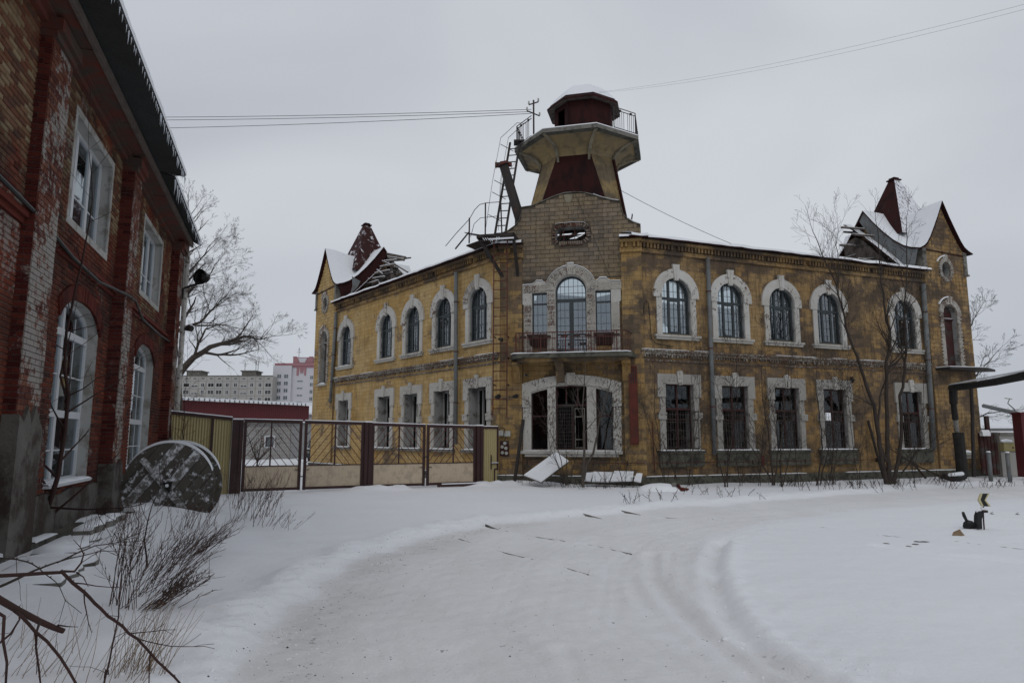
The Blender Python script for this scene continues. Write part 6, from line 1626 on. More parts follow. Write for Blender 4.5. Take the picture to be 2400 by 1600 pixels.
# ================================================================ snow covered boards at the yellow wall
def sheetbox(pts, th, label, name, cat, mat='wood_dark', snow=.05, group=None):
    P4 = [Vector(p) for p in pts]; c_ = sum(P4, Vector()) / 4; t = thing(name, label, cat, c_, 0, group)
    n_ = (P4[1] - P4[0]).cross(P4[3] - P4[0]).normalized()
    if n_.z < 0: n_ = -n_
    q = [p - c_ for p in P4]
    F8 = [(0, 1, 2, 3), (7, 6, 5, 4), (0, 4, 5, 1), (1, 5, 6, 2), (2, 6, 7, 3), (3, 7, 4, 0)]
    obj('board', MB().add(q + [p - n_ * th for p in q], F8), mat, t)
    k = [p * .985 + n_ * snow for p in q]
    obj('snow_cap', MB().add(k + [p + n_ * .003 for p in q], F8), 'snow', t)
D = lambda x, y, Y: dpt(1060 + x / 4.356, 820 + y / 4.356, Y)
sheetbox([D(735, 1282, 23.9), D(905, 1350, 23.3), D(1190, 1135, 24.1), D(1062, 1045, 24.5)], .05, 'large white snow covered board leaning askew under the triple window', 'leaning_board', 'board')
sheetbox([D(1440, 1250, 24.1), D(1425, 1345, 23.6), D(1600, 1350, 23.6), D(1640, 1256, 24.1)], .04, 'left of the two upright snow plastered slabs at the wall foot', 'leaning_board', 'board', group='slabs by the wall foot')
sheetbox([D(1652, 1243, 24.1), D(1612, 1345, 23.6), D(1838, 1340, 23.6), D(1853, 1248, 24.1)], .04, 'right of the two upright snow plastered slabs at the wall foot', 'leaning_board', 'board', group='slabs by the wall foot')
sheetbox([D(1365, 1262, 24.2), D(1340, 1340, 23.8), D(1415, 1345, 23.8), D(1445, 1256, 24.2)], .04, 'small snowy slab at the left end of the slab row', 'leaning_board', 'board', group='slabs by the wall foot')
sheetbox([D(1880, 1262, 24.0), D(1850, 1340, 23.6), D(1925, 1355, 23.6), D(1940, 1270, 24.0)], .04, 'torn snowy sheet at the right end of the slab row', 'leaning_board', 'board', group='slabs by the wall foot')
def mound(p, rx, ry, h, label, rocks, name='snow_mound'):
    t = thing(name, label, 'snow', p); rings = []
    for k in range(6):
        s = math.cos(k * math.pi / 10.4); z = h * math.sin(k * math.pi / 10.4)
        rings.append((z, [(rx * s * math.cos(a * .4488) * (1 + .1 * nz(a, k)), ry * s * math.sin(a * .4488)) for a in range(14)]))
    b = loft(rings); o_ = len(b.v); b.f.append(tuple(range(o_ - 14, o_))); b.m.append(0)
    obj('heap', b, 'snow', t, smooth=True)
    for (x, y, z, r_, m_) in rocks:
        rg = random.Random(int(x * 100)); vs = []
        rr_ = MB(); pts = [Vector((rg.uniform(-1, 1), rg.uniform(-1, 1), rg.uniform(-.6, .6))).normalized() * r_ * rg.uniform(.7, 1.1) for _ in range(12)]
        import bmesh
        bm = bmesh.new(); [bm.verts.new(q) for q in pts]; bmesh.ops.convex_hull(bm, input=bm.verts); me_ = bpy.data.meshes.new('rubble'); bm.to_mesh(me_); bm.free(); me_.materials.append(M[m_])
        link('rubble', me_, t, (x, y, z))
gp = gpt(1548, 1148); mound((gp.x, gp.y, -.02), .75, .5, .24, 'rounded snow heap with broken bricks right of the slab row', [(.35, -.25, .2, .13, 'concrete'), (.62, -.3, .08, .12, 'brick_red'), (.78, -.25, .06, .08, 'brick_red'), (.5, -.28, .16, .09, 'brick_red')])
gp = gpt(1755, 1128); mound((gp.x, gp.y, -.02), .5, .35, .16, 'low snow heap among the shrubs below the third lower right window', [(-.3, -.1, .1, .08, 'concrete')])

# ================================================================ switch stand in the right foreground
s0 = gpt(2308, 1243); sz = H(s0.x, s0.y)
t = thing('switch_stand', 'low black rail switch stand with a notched arrow sign in the snow', 'switch stand', (s0.x, s0.y, sz))
px1 = 12.82 / 1600.0
def rel_px(x, y): p = dpt(1900 + x / 4.704, 1080 + y / 4.704, s0.y); return p - Vector((s0.x, s0.y, sz))
ar = [rel_px(*q) for q in [(1880, 357), (1966, 357), (1925, 428), (1984, 500), (1890, 497), (1856, 425)]]
ar2 = [rel_px(*q) for q in [(1866, 357), (1884, 357), (1860, 425), (1896, 497), (1880, 497), (1840, 428)]]
ar3 = [rel_px(*q) for q in [(1948, 357), (1966, 357), (1925, 428), (1984, 500), (1960, 498), (1912, 430)]]
obj('sign', MB().prism([(p.x, p.z) for p in ar], -.012, .012), 'sign_black', t)
obj('sign_edge', MB().prism([(p.x, p.z) for p in ar2], -.03, .01), 'sign_edge', t); obj('sign_edge', MB().prism([(p.x, p.z) for p in ar3], -.016, .016), 'sign_edge', t)
obj('post', MB().tube([rel_px(1904, 497), rel_px(1903, 570), rel_px(1906, 650), rel_px(1915, 775)], .013, 6), 'frame_red', t)
a_, b_ = rel_px(1875, 540), rel_px(1932, 565)
obj('lamp_base', MB().box(a_.x, b_.x, -.06, .06, b_.z, a_.z), 'black_iron', t); obj('snow_cap', MB().tube([rel_px(1880, 528), rel_px(1922, 530)], [.035, .028], 7), 'snow', t)
obj('column', MB().prism([(p.x, p.z) for p in [rel_px(*q) for q in [(1830, 745), (1872, 745), (1868, 640), (1886, 570), (1880, 545), (1838, 552), (1820, 600), (1818, 690), (1828, 700)]]], -.05, .05), 'sign_black', t)
obj('snow_cap', MB().tube([rel_px(1828, 556), rel_px(1852, 542), rel_px(1878, 540)], [.02, .035, .03], 7), 'snow', t)
l0 = gpt(2268, 1240); lz = H(l0.x, l0.y)
t = thing('switch_lever', 'black lever with counterweight stuck up from the snow left of the arrow sign', 'lever', (l0.x, l0.y, lz))
def rel2(x, y): return dpt(1900 + x / 4.704, 1080 + y / 4.704, l0.y) - Vector((l0.x, l0.y, lz))
obj('handle', MB().tube([rel2(1678, 560), rel2(1690, 600), rel2(1735, 690)], [.022, .03, .022], 7), 'sign_black', t)
obj('weight', MB().tube([rel2(1700, 715) + Vector((0, -.05, 0)), rel2(1750, 715) + Vector((0, .0, 0)), rel2(1785, 720) + Vector((0, .05, 0))], [.07, .11, .08], 9).tube([rel2(1690, 690), rel2(1780, 700)], .03, 6), 'sign_black', t)
obj('block', MB().tube([rel2(1705, 765), rel2(1750, 750), rel2(1775, 745)], [.05, .07, .06], 7), 'black_iron', t); obj('snow_cap', MB().tube([rel2(1740, 690), rel2(1780, 690)], [.04, .03], 7), 'snow', t)
g_ = gpt(2246, 1254); gz_ = H(g_.x, g_.y)
t = thing('broken_stone', 'pale brown broken stone poking from the snow beside the switch lever', 'stone', (g_.x, g_.y, gz_))
obj('stone', MB().add([(-.12, 0, -.02), (.02, -.08, -.02), (.13, 0, -.02), (0, .1, -.02), (-.08, 0, .06), (.02, -.03, .11), (.08, .03, .06)], [(0, 1, 5, 4), (1, 2, 6, 5), (2, 3, 6), (3, 4, 5, 6), (3, 0, 4)]), 'straw', t)
for k, (x, y, w_) in enumerate([(2078, 1275, .06), (2130, 1280, .05), (2150, 1267, .06), (2167, 1268, .09), (2146, 1274, .06), (2325, 1203, .05), (2385, 1204, .05)]):
    p = gpt(x, y); z = H(p.x, p.y)
    lb = ['leftmost painted footprint shade in the right snow field', 'lowest of the clustered painted footprint shades', 'topmost of the clustered painted footprint shades', 'widest painted footprint shade of the cluster', 'middle thin painted shade of the footprint cluster', 'small twig tuft just right of the arrow sign', 'small twig tuft near the right picture edge'][k]
    fm = MB().add([(-w_, 0, .004), (0, -.05, .004), (w_, .0, .004), (w_ * .3, .05, .008), (-w_ * .4, .04, .008)], [(0, 1, 2, 3, 4)])  # flat dark patch; for the footprints it paints the shade of a hollow
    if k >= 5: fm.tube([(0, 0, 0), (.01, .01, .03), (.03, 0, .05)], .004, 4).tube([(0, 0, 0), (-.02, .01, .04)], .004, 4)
    tag(obj('footprint_shade' if k < 5 else 'twig_tuft', fm, 'wood_dark', None, (p.x, p.y, z)), lb, 'footprint' if k < 5 else 'twigs')

# ================================================================ pipeline and yard at the right
def Dz(x, y, Y): return dpt(1880 + x / 3.733, 760 + y / 3.733, Y)
A_ = Dz(1305, 556, 25.8); t = thing('wrapped_pipeline', 'overhead tar wrapped pipe that bends down in torn lagging before the right tower', 'pipe', A_)
far_ = Dz(2300, 380, 18.5)
obj('pipe_run', MB().tube([Vector((0, 0, 0)), (Dz(1480, 535, 24.5) - A_), (Dz(1700, 500, 22.8) - A_), (far_ - A_)], [.13, .12, .13, .13], 9), 'tar_wrap', t)
obj('snow_cap', MB().beam((0, -.0, .13), far_ - A_ + Vector((0, 0, .13)), .12, .04), 'snow', t)
B_ = [Dz(1322, 560, 25.9), Dz(1325, 690, 26.2), Dz(1340, 830, 26.4), Dz(1355, 940, 26.6), Dz(1365, 945, 26.6), Dz(1385, 1120, 26.6), Dz(1400, 1315, 26.6)]
obj('drop_pipe', MB().tube([B_[0] - A_, B_[1] - A_], [.15, .14], 9), 'tar_wrap', t); obj('drop_pipe', MB().tube([B_[1] - A_, B_[2] - A_], [.10, .11], 8), 'tar_wrap', t)
obj('torn_lagging', MB().tube([B_[2] - A_, B_[3] - A_], [.09, .085], 8), 'foil_wrap', t); obj('drop_pipe', MB().tube([B_[4] - A_, B_[5] - A_, B_[6] - A_], [.20, .19, .20], 10), 'tar_wrap', t)
obj('foot', MB().tube([B_[6] - A_, Dz(1340, 1345, 26.2) - A_, Dz(1240, 1330, 25.8) - A_], [.2, .17, .1], 8), 'tar_wrap', t); obj('snow_cap', MB().tube([Dz(1290, 1315, 25.7) - A_, Dz(1400, 1305, 26.3) - A_], [.06, .08], 7), 'snow', t)
leaner([Dz(1478, 540, 26.4), Dz(1490, 800, 26.8), Dz(1501, 1335, 26.8)], .065, 'black_iron', 'thin dark round post at the right corner of the yellow tower', 'steel_post', 'post', 8)
def yardbox(name, p0, p1, Y, d, mat, label, cat, parts=None, snow=0.05):
    a, b_ = Dz(*p0, Y), Dz(*p1, Y); w = (b_.x - a.x) / 2; h = a.z - b_.z; t = thing(name, label, cat, ((a.x + b_.x) / 2, Y, b_.z)); obj('body', MB().box(-w, w, 0, d, 0, h), mat, t)
    if snow: obj('snow_cap', snowcap(MB(), -w, w, -.03, d, h, snow, .15, seed=Y), 'snow', t)
    if parts: parts(t, w, d, h)
    return t
def rp(t, w, d, h):
    for k in range(5): obj('board', MB().box(-w + .03 + k * w * .39, -w + .0 + (k + 1) * w * .39, -.03, -.001, .03, h - .02 - .1 * (k % 2)), 'frame_red', t)
yardbox('yard_gate', (1545, 948), (1735, 1312), 29, .08, 'frame_red', 'dark red board gate just right of the yellow tower', 'gate', rp, 0)
def gb(t, w, d, h):
    obj('lintel', MB().box(-w, w, -.06, -.001, h - .12, h), 'concrete', t); obj('band', MB().box(-w, w, -.03, -.001, h * .56, h * .6), 'plinth', t)
yardbox('garage', (1722, 945), (2150, 1330), 29.5, 4, 'apt_grey', 'low grey rendered garage at the right picture edge', 'garage', gb, .08)
def gasb(t, w, d, h):
    obj('roof', MB().box(-w - .03, w + .03, -.04, d + .02, h, h + .03), 'cream_box', t); obj('door', MB().box(-w + .03, w - .03, -.012, -.001, .04, h - .05), 'yellow_paint', t)
    obj('mark', MB().box(w - .11, w - .05, -.016, -.012, .1, .18), 'red_duct', t)
    obj('snow_cap', MB().tube([(-w, d / 2, h + .06), (0, d / 2, h + .08), (w, d / 2, h + .06)], [.06, .09, .05], 8), 'snow', t)
    obj('pipe', MB().tube([(-.02, 0, 0), (-.02, .02, -.5)], .02, 6).tube([(w, .05, .15), (w + .25, .05, .15), (w + .35, .05, -.1), (w + .8, .05, -.15)], .02, 6), 'yellow_paint', t)
yardbox('gas_cabinet', (1762, 1035), (1864, 1108), 28.6, .3, 'yellow_paint', 'small pale yellow gas cabinet with a rounded snow cap', 'cabinet', gasb, 0)
def tb(t, w, d, h): obj('door', MB().box(-w + .02, w - .02, -.01, -.001, .02, h * .6), 'concrete', t)
yardbox('wall_cabinet', (1428, 1118), (1492, 1170), 28.6, .2, 'cream_box', 'small grey cabinet capped with snow at the foot of the tower corner', 'cabinet', tb, .12)
for x0, y0, x1, y1, lb in ((1645, 1118, 1660, 1362, 'left of two pale round bollard posts before the yard gate'), (1808, 1122, 1826, 1355, 'right of two pale round bollard posts before the garage')):
    b0 = Dz((x0 + x1) / 2, y1, 26.8); t = thing('bollard', lb, 'bollard', b0, 0, 'bollards by the yard'); h = Dz(x0, y0, 26.8).z - b0.z
    obj('post', MB().tube([(0, 0, -.1), (0, 0, h)], .075, 12), 'galv', t, smooth=True); obj('snow_cap', MB().tube([(0, 0, h), (0, 0, h + .05)], [.085, .05], 10), 'snow', t)
def rg_(t, w, d, h): obj('cap', MB().box(-w - .04, w + .6, -.05, d, h, h + .08), 'shed_red', t)
yardbox('red_gatepost', (1912, 785), (2000, 1335), 27.5, .5, 'shed_red', 'dark red metal pillar at the right picture edge', 'pillar', rg_, 0)
tag(obj('vent_stack', MB().box(-.07, .07, -.07, .07, 0, .75), 'frame_red', None, Dz(1625, 960, 29.2)), 'thin dark red pipe stub above the yard gate', 'pipe')
tag(obj('snow_hood', MB().box(-.16, .16, -.1, .1, 0, .16).tube([(-.16, 0, .18), (.16, 0, .18)], .07, 7), 'snow', None, Dz(1603, 975, 28.8)), 'small white box lamp above the yard gate', 'box')
b0 = Dz(1590, 712, 38); b1 = Dz(1905, 785, 34)
leaner([b0, b1], .12, 'galv', 'grey diagonal pipe descending to the red pillar top', 'sloping_pipe', 'pipe')
def fb(name, x0, x1, yt, yb, Y, d, mat, label, hs=.35):
    a, b_ = Dz(x0, yt, Y), Dz(x1, yb, Y); w = (b_.x - a.x) / 2; h = a.z - max(b_.z, .2); t = thing(name, label, 'building', ((a.x + b_.x) / 2, Y, a.z - h))
    obj('wall', MB().box(-w, w, 0, d, -.5, h), mat, t)
    obj('roof_snow', MB().add([(-w - .3, -.4, h), (w + .3, -.4, h), (w + .3, d, h + hs * 4), (-w - .3, d, h + hs * 4), (-w - .3, -.4, h - .25), (w + .3, -.4, h - .25), (w + .3, d, h - .3), (-w - .3, d, h - .3)], [(0, 1, 2, 3), (4, 5, 1, 0), (5, 6, 2, 1), (7, 4, 0, 3)]), 'snow', t)
    return t, w, h
t, w, h = fb('warehouse', 1400, 2300, 886, 955, 70, 12, 'hut_white', 'long pale brick warehouse with snowy roof beyond the yard gate', .28)
obj('band', MB().box(-w, w, -.05, -.001, h * .45, h * .5), 'concrete', t)
fb('rooftop_hut', 1782, 1900, 845, 880, 78, 3, 'hut_white', 'small pale rooftop hut on the warehouse', .15)
fb('far_shed', 1380, 2300, 815, 850, 130, 30, 'apt_grey', 'distant low shed with broad white roof at the right horizon', .9)
l_ = Dz(1876, 790, 90); t = thing('street_lamp', 'distant curved street lamp standing behind the red pillar', 'lamp', l_ - Vector((0, 0, 4)))
tp_ = Dz(1815, 650, 90) - (l_ - Vector((0, 0, 4)))
obj('pole', MB().tube([(0, 0, 0), (0, 0, 4.0), (-.2, 0, tp_.z - 1.4), (-1.0, 0, tp_.z - .6), (tp_.x, 0, tp_.z)], [.13, .1, .09, .07, .06], 6), 'galv', t); obj('lamp_head', MB().beam((tp_.x - .6, 0, tp_.z + .08), (tp_.x + .3, 0, tp_.z - .05), .2, .12), 'cream_box', t)

# ================================================================ background beyond the gates
a_, b_ = dpt(380 + 60 / 3.92, 780 + 602 / 3.92, 60), dpt(380 + 1355 / 3.92, 780 + 652 / 3.92, 72)
t = thing('red_shed', 'long dark red ribbed metal shed with a white snowy roof edge behind the gates', 'shed', (a_.x, a_.y, 0)); v = Vector((b_.x - a_.x, b_.y - a_.y, 0)); L_ = v.length; ang = math.atan2(v.y, v.x); zt = (a_.z + b_.z) / 2 - .15
rows = []
for i in range(int(L_ / .25) * 2):
    rows.append([(i * .125, -.03 if i % 2 else .0, .0), (i * .125, -.03 if i % 2 else 0.0, zt)])
obj('wall', MB().sheet(rows), 'shed_red', t, (0, 0, 0), ang); obj('wall', MB().box(L_ - .2, L_, 0.05, 14, 0, zt), 'shed_red', t, (0, 0, 0), ang)
obj('roof_snow', MB().add([(-.4, -.5, zt), (L_ + .5, -.5, zt), (L_ + .5, -.5, zt + .28), (-.4, -.5, zt + .28), (L_ + .5, 7, zt + .62), (-.4, 7, zt + .62)], [(0, 1, 2, 3), (3, 2, 4, 5), (1, 4, 2)]), 'snow', t, (0, 0, 0), ang)
rb = mesh_of('roof_rib', MB().box(-.04, .04, -.56, -.50, -.03, .2), 'galv')
for i in range(int(L_ / .5)): link('roof_rib', rb, t, (math.cos(ang) * i * .5, math.sin(ang) * i * .5, zt), ang)
# white brick hut
a_ = dpt(566, 994, 50); b_ = dpt(679, 1074, 50); w = b_.x - a_.x; zt = 2.55
t = thing('brick_hut', 'small white silicate brick hut seen through the leftmost gate leaf', 'hut', (a_.x - 2.2, 50, 0.15)); W_ = w + 2.2
obj('wall', MB().prism(rect(0, W_, -.3, zt), 0, .3, [rect(W_ - 1.80, W_ - 1.2, .85, 1.6)]).box(W_ - .3, W_, .3, 5, -.3, zt), 'brick_mortar', t)
mb = MB(); z = 0; k = 0
while z < zt - .05:
    x = (k % 2) * .13
    while x < W_ - .05:
        x1 = min(x + .25, W_)
        if not (x1 > W_ - 1.8 and x < W_ - 1.2 and z > .8 and z < 1.6): mb.box(x, x1 - .02, -.03, -.001, z, z + .072)
        x += .26
    y = .02
    while y < 5: mb.box(W_ + .001, W_ + .03, y, y + .24, z, z + .072); y += .26
    z += .095; k += 1
tag(obj('wall_brick', mb, 'hut_white', t), kind='stuff')
obj('roof', MB().box(-.2, W_ + .2, -.35, 5.2, zt, zt + .1), 'concrete', t); obj('roof_snow', MB().box(-.2, W_ + .2, -.36, 5.2, zt + .1, zt + .2), 'snow', t)
obj('window', MB().box(W_ - 1.8, W_ - 1.2, .1, .15, .85, 1.6), 'far_glass', t); obj('window_frame', MB().prism(rect(W_ - 1.9, W_ - 1.1, .78, 1.68), -.04, -.031, [rect(W_ - 1.78, W_ - 1.22, .88, 1.58)]), 'white_pvc', t)
# parked car nose and low bits between shed and tower
c0 = dpt(380 + 1350 / 3.92, 780 + 1160 / 3.92, 44)
t = thing('parked_car', 'dark car mostly hidden behind the gates by the yellow tower', 'car', (c0.x + .6, 44, .15))
obj('body', MB().prism([(-.9, .25), (.9, .25), (.92, .75), (.7, .85), (.6, 1.35), (-.6, 1.35), (-.72, .85), (-.92, .75)], 0, 4.2), 'frame_dark', t)
obj('windscreen', MB().prism([(-.66, .88), (.66, .88), (.54, 1.3), (-.54, 1.3)], -.02, -.001), 'far_glass', t); obj('snow_cap', MB().box(-.6, .6, .1, 4.0, 1.35, 1.43).box(-.85, .85, -.3, -.02, .8, .86), 'snow', t)
obj('headlight', MB().box(-.85, -.6, -.03, -.001, .55, .7), 'cream_box', t); obj('headlight', MB().box(.6, .85, -.03, -.001, .55, .7), 'cream_box', t)
for s in (-.8, .62): obj('wheel', MB().tube([(s, .6, .3), (s + .18, .6, .3)], .3, 12), 'sign_black', t)
c0 = dpt(380 + 1365 / 3.92, 780 + 735 / 3.92, 78)
t = thing('garden_house', 'pale low house with snowy eave just behind the yellow tower edge', 'building', (c0.x + 1.5, 78, .3))
obj('wall', MB().box(-2.6, 6, 0, 5, 0, c0.z - .3), 'apt_white', t); obj('roof_snow', MB().add([(-3, -.4, c0.z - .3), (6, -.4, c0.z - .3), (6, 3, c0.z + 1.0), (-3, 3, c0.z + 1.0), (-3, -.4, c0.z - .5), (6, -.4, c0.z - .5)], [(0, 1, 2, 3), (4, 5, 1, 0)]), 'snow', t)

# apartment blocks
def windows_grid(t, xs, zs, y, wmap, d=.12):
    cache = {}
    for z in zs:
        for x, kind in xs:
            w_, h_ = wmap[kind]
            if kind not in cache:
                cache[kind] = (mesh_of('window', MB().prism(rect(-w_ / 2, w_ / 2, 0, h_), -.06, .1, [rect(-w_ / 2 + .12, -.05, .12, h_ - .12), rect(.05, w_ / 2 - .12, .12, h_ - .12)]), 'white_pvc'),
                               mesh_of('pane', MB().box(-w_ / 2 + .06, w_ / 2 - .06, .02, .08, .06, h_ - .06), 'far_glass'))
            w = link('window', cache[kind][0], t, (x, y, z)); link('pane', cache[kind][1], w)
A0 = dpt(380, 780 + 388 / 3.92, 250); A1 = dpt(380 + 1018 / 3.92, 780 + 405 / 3.92, 250); zt = (A0.z + A1.z) / 2
t = thing('grey_apartment_block', 'long grey panel apartment block with rows of windows on the left horizon', 'building', (A0.x - 60, 250, 0)); W_ = A1.x - A0.x + 60
obj('wall', MB().box(0, W_, 0, 12, -1, zt), 'apt_grey', t)
jm = MB()
for r_ in range(1, 9): jm.box(0, W_, -.05, -.001, zt - 1.9 - (r_ - 1) * 2.68 - .06, zt - 1.9 - (r_ - 1) * 2.68 + .06)
x = W_ - 3.3
while x > 0: jm.box(x - .06, x + .06, -.06, -.001, 0, zt); x -= 3.0
tag(obj('panel_joint', jm, 'apt_joint', t), kind='stuff')
cols = []; x = W_ - 1.6; pat = ['w', 'n', 'n', 's', 'n', 'n', 'w', 'w', 'n', 's']; k = 0
while x > W_ - 48: cols.append((x, pat[k % 10])); x -= 3.0; k += 1
wm = {'w': (2.3, 1.6), 'n': (1.3, 1.6), 's': (2.4, .7)}
windows_grid(t, [c_ for c_ in cols], [zt - 1.9 - 2.68 * r_ + .55 - 2.68 for r_ in range(0, 5)], -.02, wm)
obj('vent_slot', MB().box(0, .1, 0, .1, 0, .1), 'far_glass', t, (W_ - 5, -.05, zt - 1.1))
for x, _ in cols: obj('vent_slot', MB().box(-.5, .5, -.06, -.001, -.15, .3), 'far_glass', t, (x, 0, zt - 1.0))
for px_ in (265, 775):
    p = dpt(380 + px_ / 3.92, 880, 250); x = p.x - (A0.x - 60)
    obj('roof_hut', MB().box(x - 2.6, x + 2.6, 2, 8, zt, zt + 1.9).box(x - 3, x + 3, 1.6, 8.4, zt + 1.9, zt + 2.3), 'concrete', t)
obj('roof_edge', MB().box(0, W_, -.2, 0.001, zt - .05, zt + .25), 'concrete', t)
for px_, h_ in ((728, 5.5), (830, 6.0), (850, 6)):
    p = dpt(380 + px_ / 3.92, 880, 250); x = p.x - (A0.x - 60)
    obj('antenna', MB().beam((x, 3, zt), (x, 3, zt + h_), .14).beam((x - .8, 3, zt + h_ - .6), (x + .8, 3, zt + h_ - .6), .1).beam((x - .5, 3, zt + h_ - 1.3), (x + .5, 3, zt + h_ - 1.3), .1), 'black_iron', t)
B0 = dpt(380 + 1022 / 3.92, 780 + 300 / 3.92, 255)
t = thing('pink_apartment_tower', 'pale apartment tower with pink parapet and pink chevron on the left horizon', 'building', (B0.x, 255, 0)); zt = B0.z
obj('wall', MB().box(0, 6.9, 0, 14, -1, zt).box(6.9, 30, -.0 + 1.2, 14, -1, zt - .2), 'apt_white', t)
obj('parapet', MB().box(.3, 30, .6, 1.0, zt, zt + 1.0).box(7.0, 30, .9, 1.19, zt - .6, zt + .95), 'apt_pink', t)
obj('stair_head', MB().box(6.9, 14.3, 1.3, 9, zt + .5, zt + 3.3).box(6.8, 8.2, 1.2, 2, zt + 3.3, zt + 3.6).box(12.9, 14.4, 1.2, 2, zt + 3.3, zt + 3.6), 'apt_pink', t)
obj('stair_head_panel', MB().prism([(8.8, zt + 3.0), (12.2, zt + 3.0), (11.4, zt + 1.2), (9.6, zt + 1.2)], 1.05, 1.25), 'apt_white', t)
for pts in ([(8.5, -3.6), (9.3, -3.6), (9.5, 0), (9.0, .6), (8.5, .6)], [(9.9, -2.8), (10.3, -2.8), (10.5, -.0), (9.9, .6), (9.5, .6)], [(10.9, -2.8), (10.6, -2.8), (10.4, 0), (11.0, .6), (11.4, .6)], [(12.0, -3.6), (11.4, -3.6), (11.3, 0), (11.7, .6), (12.2, .6)]):
    obj('chevron', MB().prism([(x, zt + z) for x, z in pts], 1.0, 1.19), 'apt_pink', t)
zrow = [zt - 4.9 - 2.68 * r_ for r_ in range(5)]
windows_grid(t, [(2.4, 'w'), (5.0, 'w')], [z + .1 for z in zrow], -.05, {'w': (1.7, 1.6)})
windows_grid(t, [(9.9, 's')], [z - 1.2 for z in zrow], 1.14, {'s': (2.2, .7)}); windows_grid(t, [(14.2, 'n')], [z - .2 for z in zrow], 1.14, {'n': (1.3, 1.5)})
obj('antenna', MB().beam((8.5, 3, zt + 3.3), (8.5, 3, zt + 7.2), .14).beam((7.6, 3, zt + 5.4), (9.4, 3, zt + 5.4), .1).beam((7.9, 3, zt + 6.4), (9.1, 3, zt + 6.4), .1), 'black_iron', t)

# ================================================================ trees and brush
def grow(mb, p, d, L_, r_, depth, rg, P, out=None):
    """one limb as a wandering tapered tube with side limbs"""
    n = max(3, int(L_ / P['seg'])); pts = [Vector(p)]; rad = [r_]; d = Vector(d).normalized(); q = Vector(p)
    for i in range(n):
        d = (d + Vector((rg.gauss(0, 1), rg.gauss(0, 1), rg.gauss(0, 1))) * P['wander'] + Vector(P.get('pull', (0, 0, .03)))).normalized()
        q = q + d * (L_ / n); pts.append(q.copy()); rad.append(max(P['rmin'], r_ * (1 - (i + 1) / n * P['taper'])))
        if depth > 0 and i >= n * P['bare'] - .5:
            for _ in range(P['kids'][depth - 1] if isinstance(P['kids'], (list, tuple)) else P['kids']):
                if rg.random() < P['prob']:
                    side = d.orthogonal().normalized(); side.rotate(Matrix.Rotation(rg.uniform(0, 6.28), 3, d))
                    nd = (d * math.cos(P['ang']) + side * math.sin(P['ang']))
                    f = (1 - i / n * .55)
                    grow(mb, q, nd, L_ * P['shrink'] * f * rg.uniform(.7, 1.15), rad[-1] * P['rs'], depth - 1, rg, P)
    mb.tube(pts, rad, 6 if r_ > .04 else (4 if r_ > .012 else 3), cap=False)
    return pts
def tree(name, label, cat, base, stems, P, mat='bark', group=None, crown_mat=None):
    """stems: list of pixel-free polylines (relative) with radii; crown grows from them"""
    t = thing(name, label, cat, base, 0, group); rg = random.Random(P['seed']); tr, cr = MB(), MB()
    for pts, r0, r1, start in stems:
        pts = [Vector(q) for q in pts]; n = len(pts)
        # resample smoothly
        dense = []
        for i in range(n - 1):
            k = max(1, int((pts[i + 1] - pts[i]).length / P['step']))
            for j in range(k): dense.append(pts[i].lerp(pts[i + 1], j / k) + Vector((rg.gauss(0, 1), rg.gauss(0, 1), 0)) * P['jit'] * (1 if j else 0))
        dense.append(pts[-1]); m = len(dense)
        rad = [r0 + (r1 - r0) * i / (m - 1) for i in range(m)]
        tr.tube(dense, rad, 7 if r0 > .03 else 5, cap=False)
        for i in range(int(m * start), m):
            for _ in range(P['first']):
                if rg.random() < P['fprob']:
                    d = (dense[min(i + 1, m - 1)] - dense[max(i - 1, 0)]).normalized(); side = d.orthogonal().normalized(); side.rotate(Matrix.Rotation(rg.uniform(0, 6.28), 3, d))
                    a = P['ang'] * rg.uniform(.8, 1.2); f = 1 - .5 * (i - m * start) / max(1, m * (1 - start))
                    grow(cr, dense[i], d * math.cos(a) + side * math.sin(a), P['L'] * f * rg.uniform(.6, 1.1), rad[i] * .55, P['depth'], rg, P)
        d = (dense[-1] - dense[-2]).normalized(); grow(cr, dense[-1], d, P['L'] * .6, r1, P['depth'], rg, P)
    obj('trunk', tr, mat, t, smooth=True)
    if cr.v: obj('crown', cr, crown_mat or mat, t)
    return t
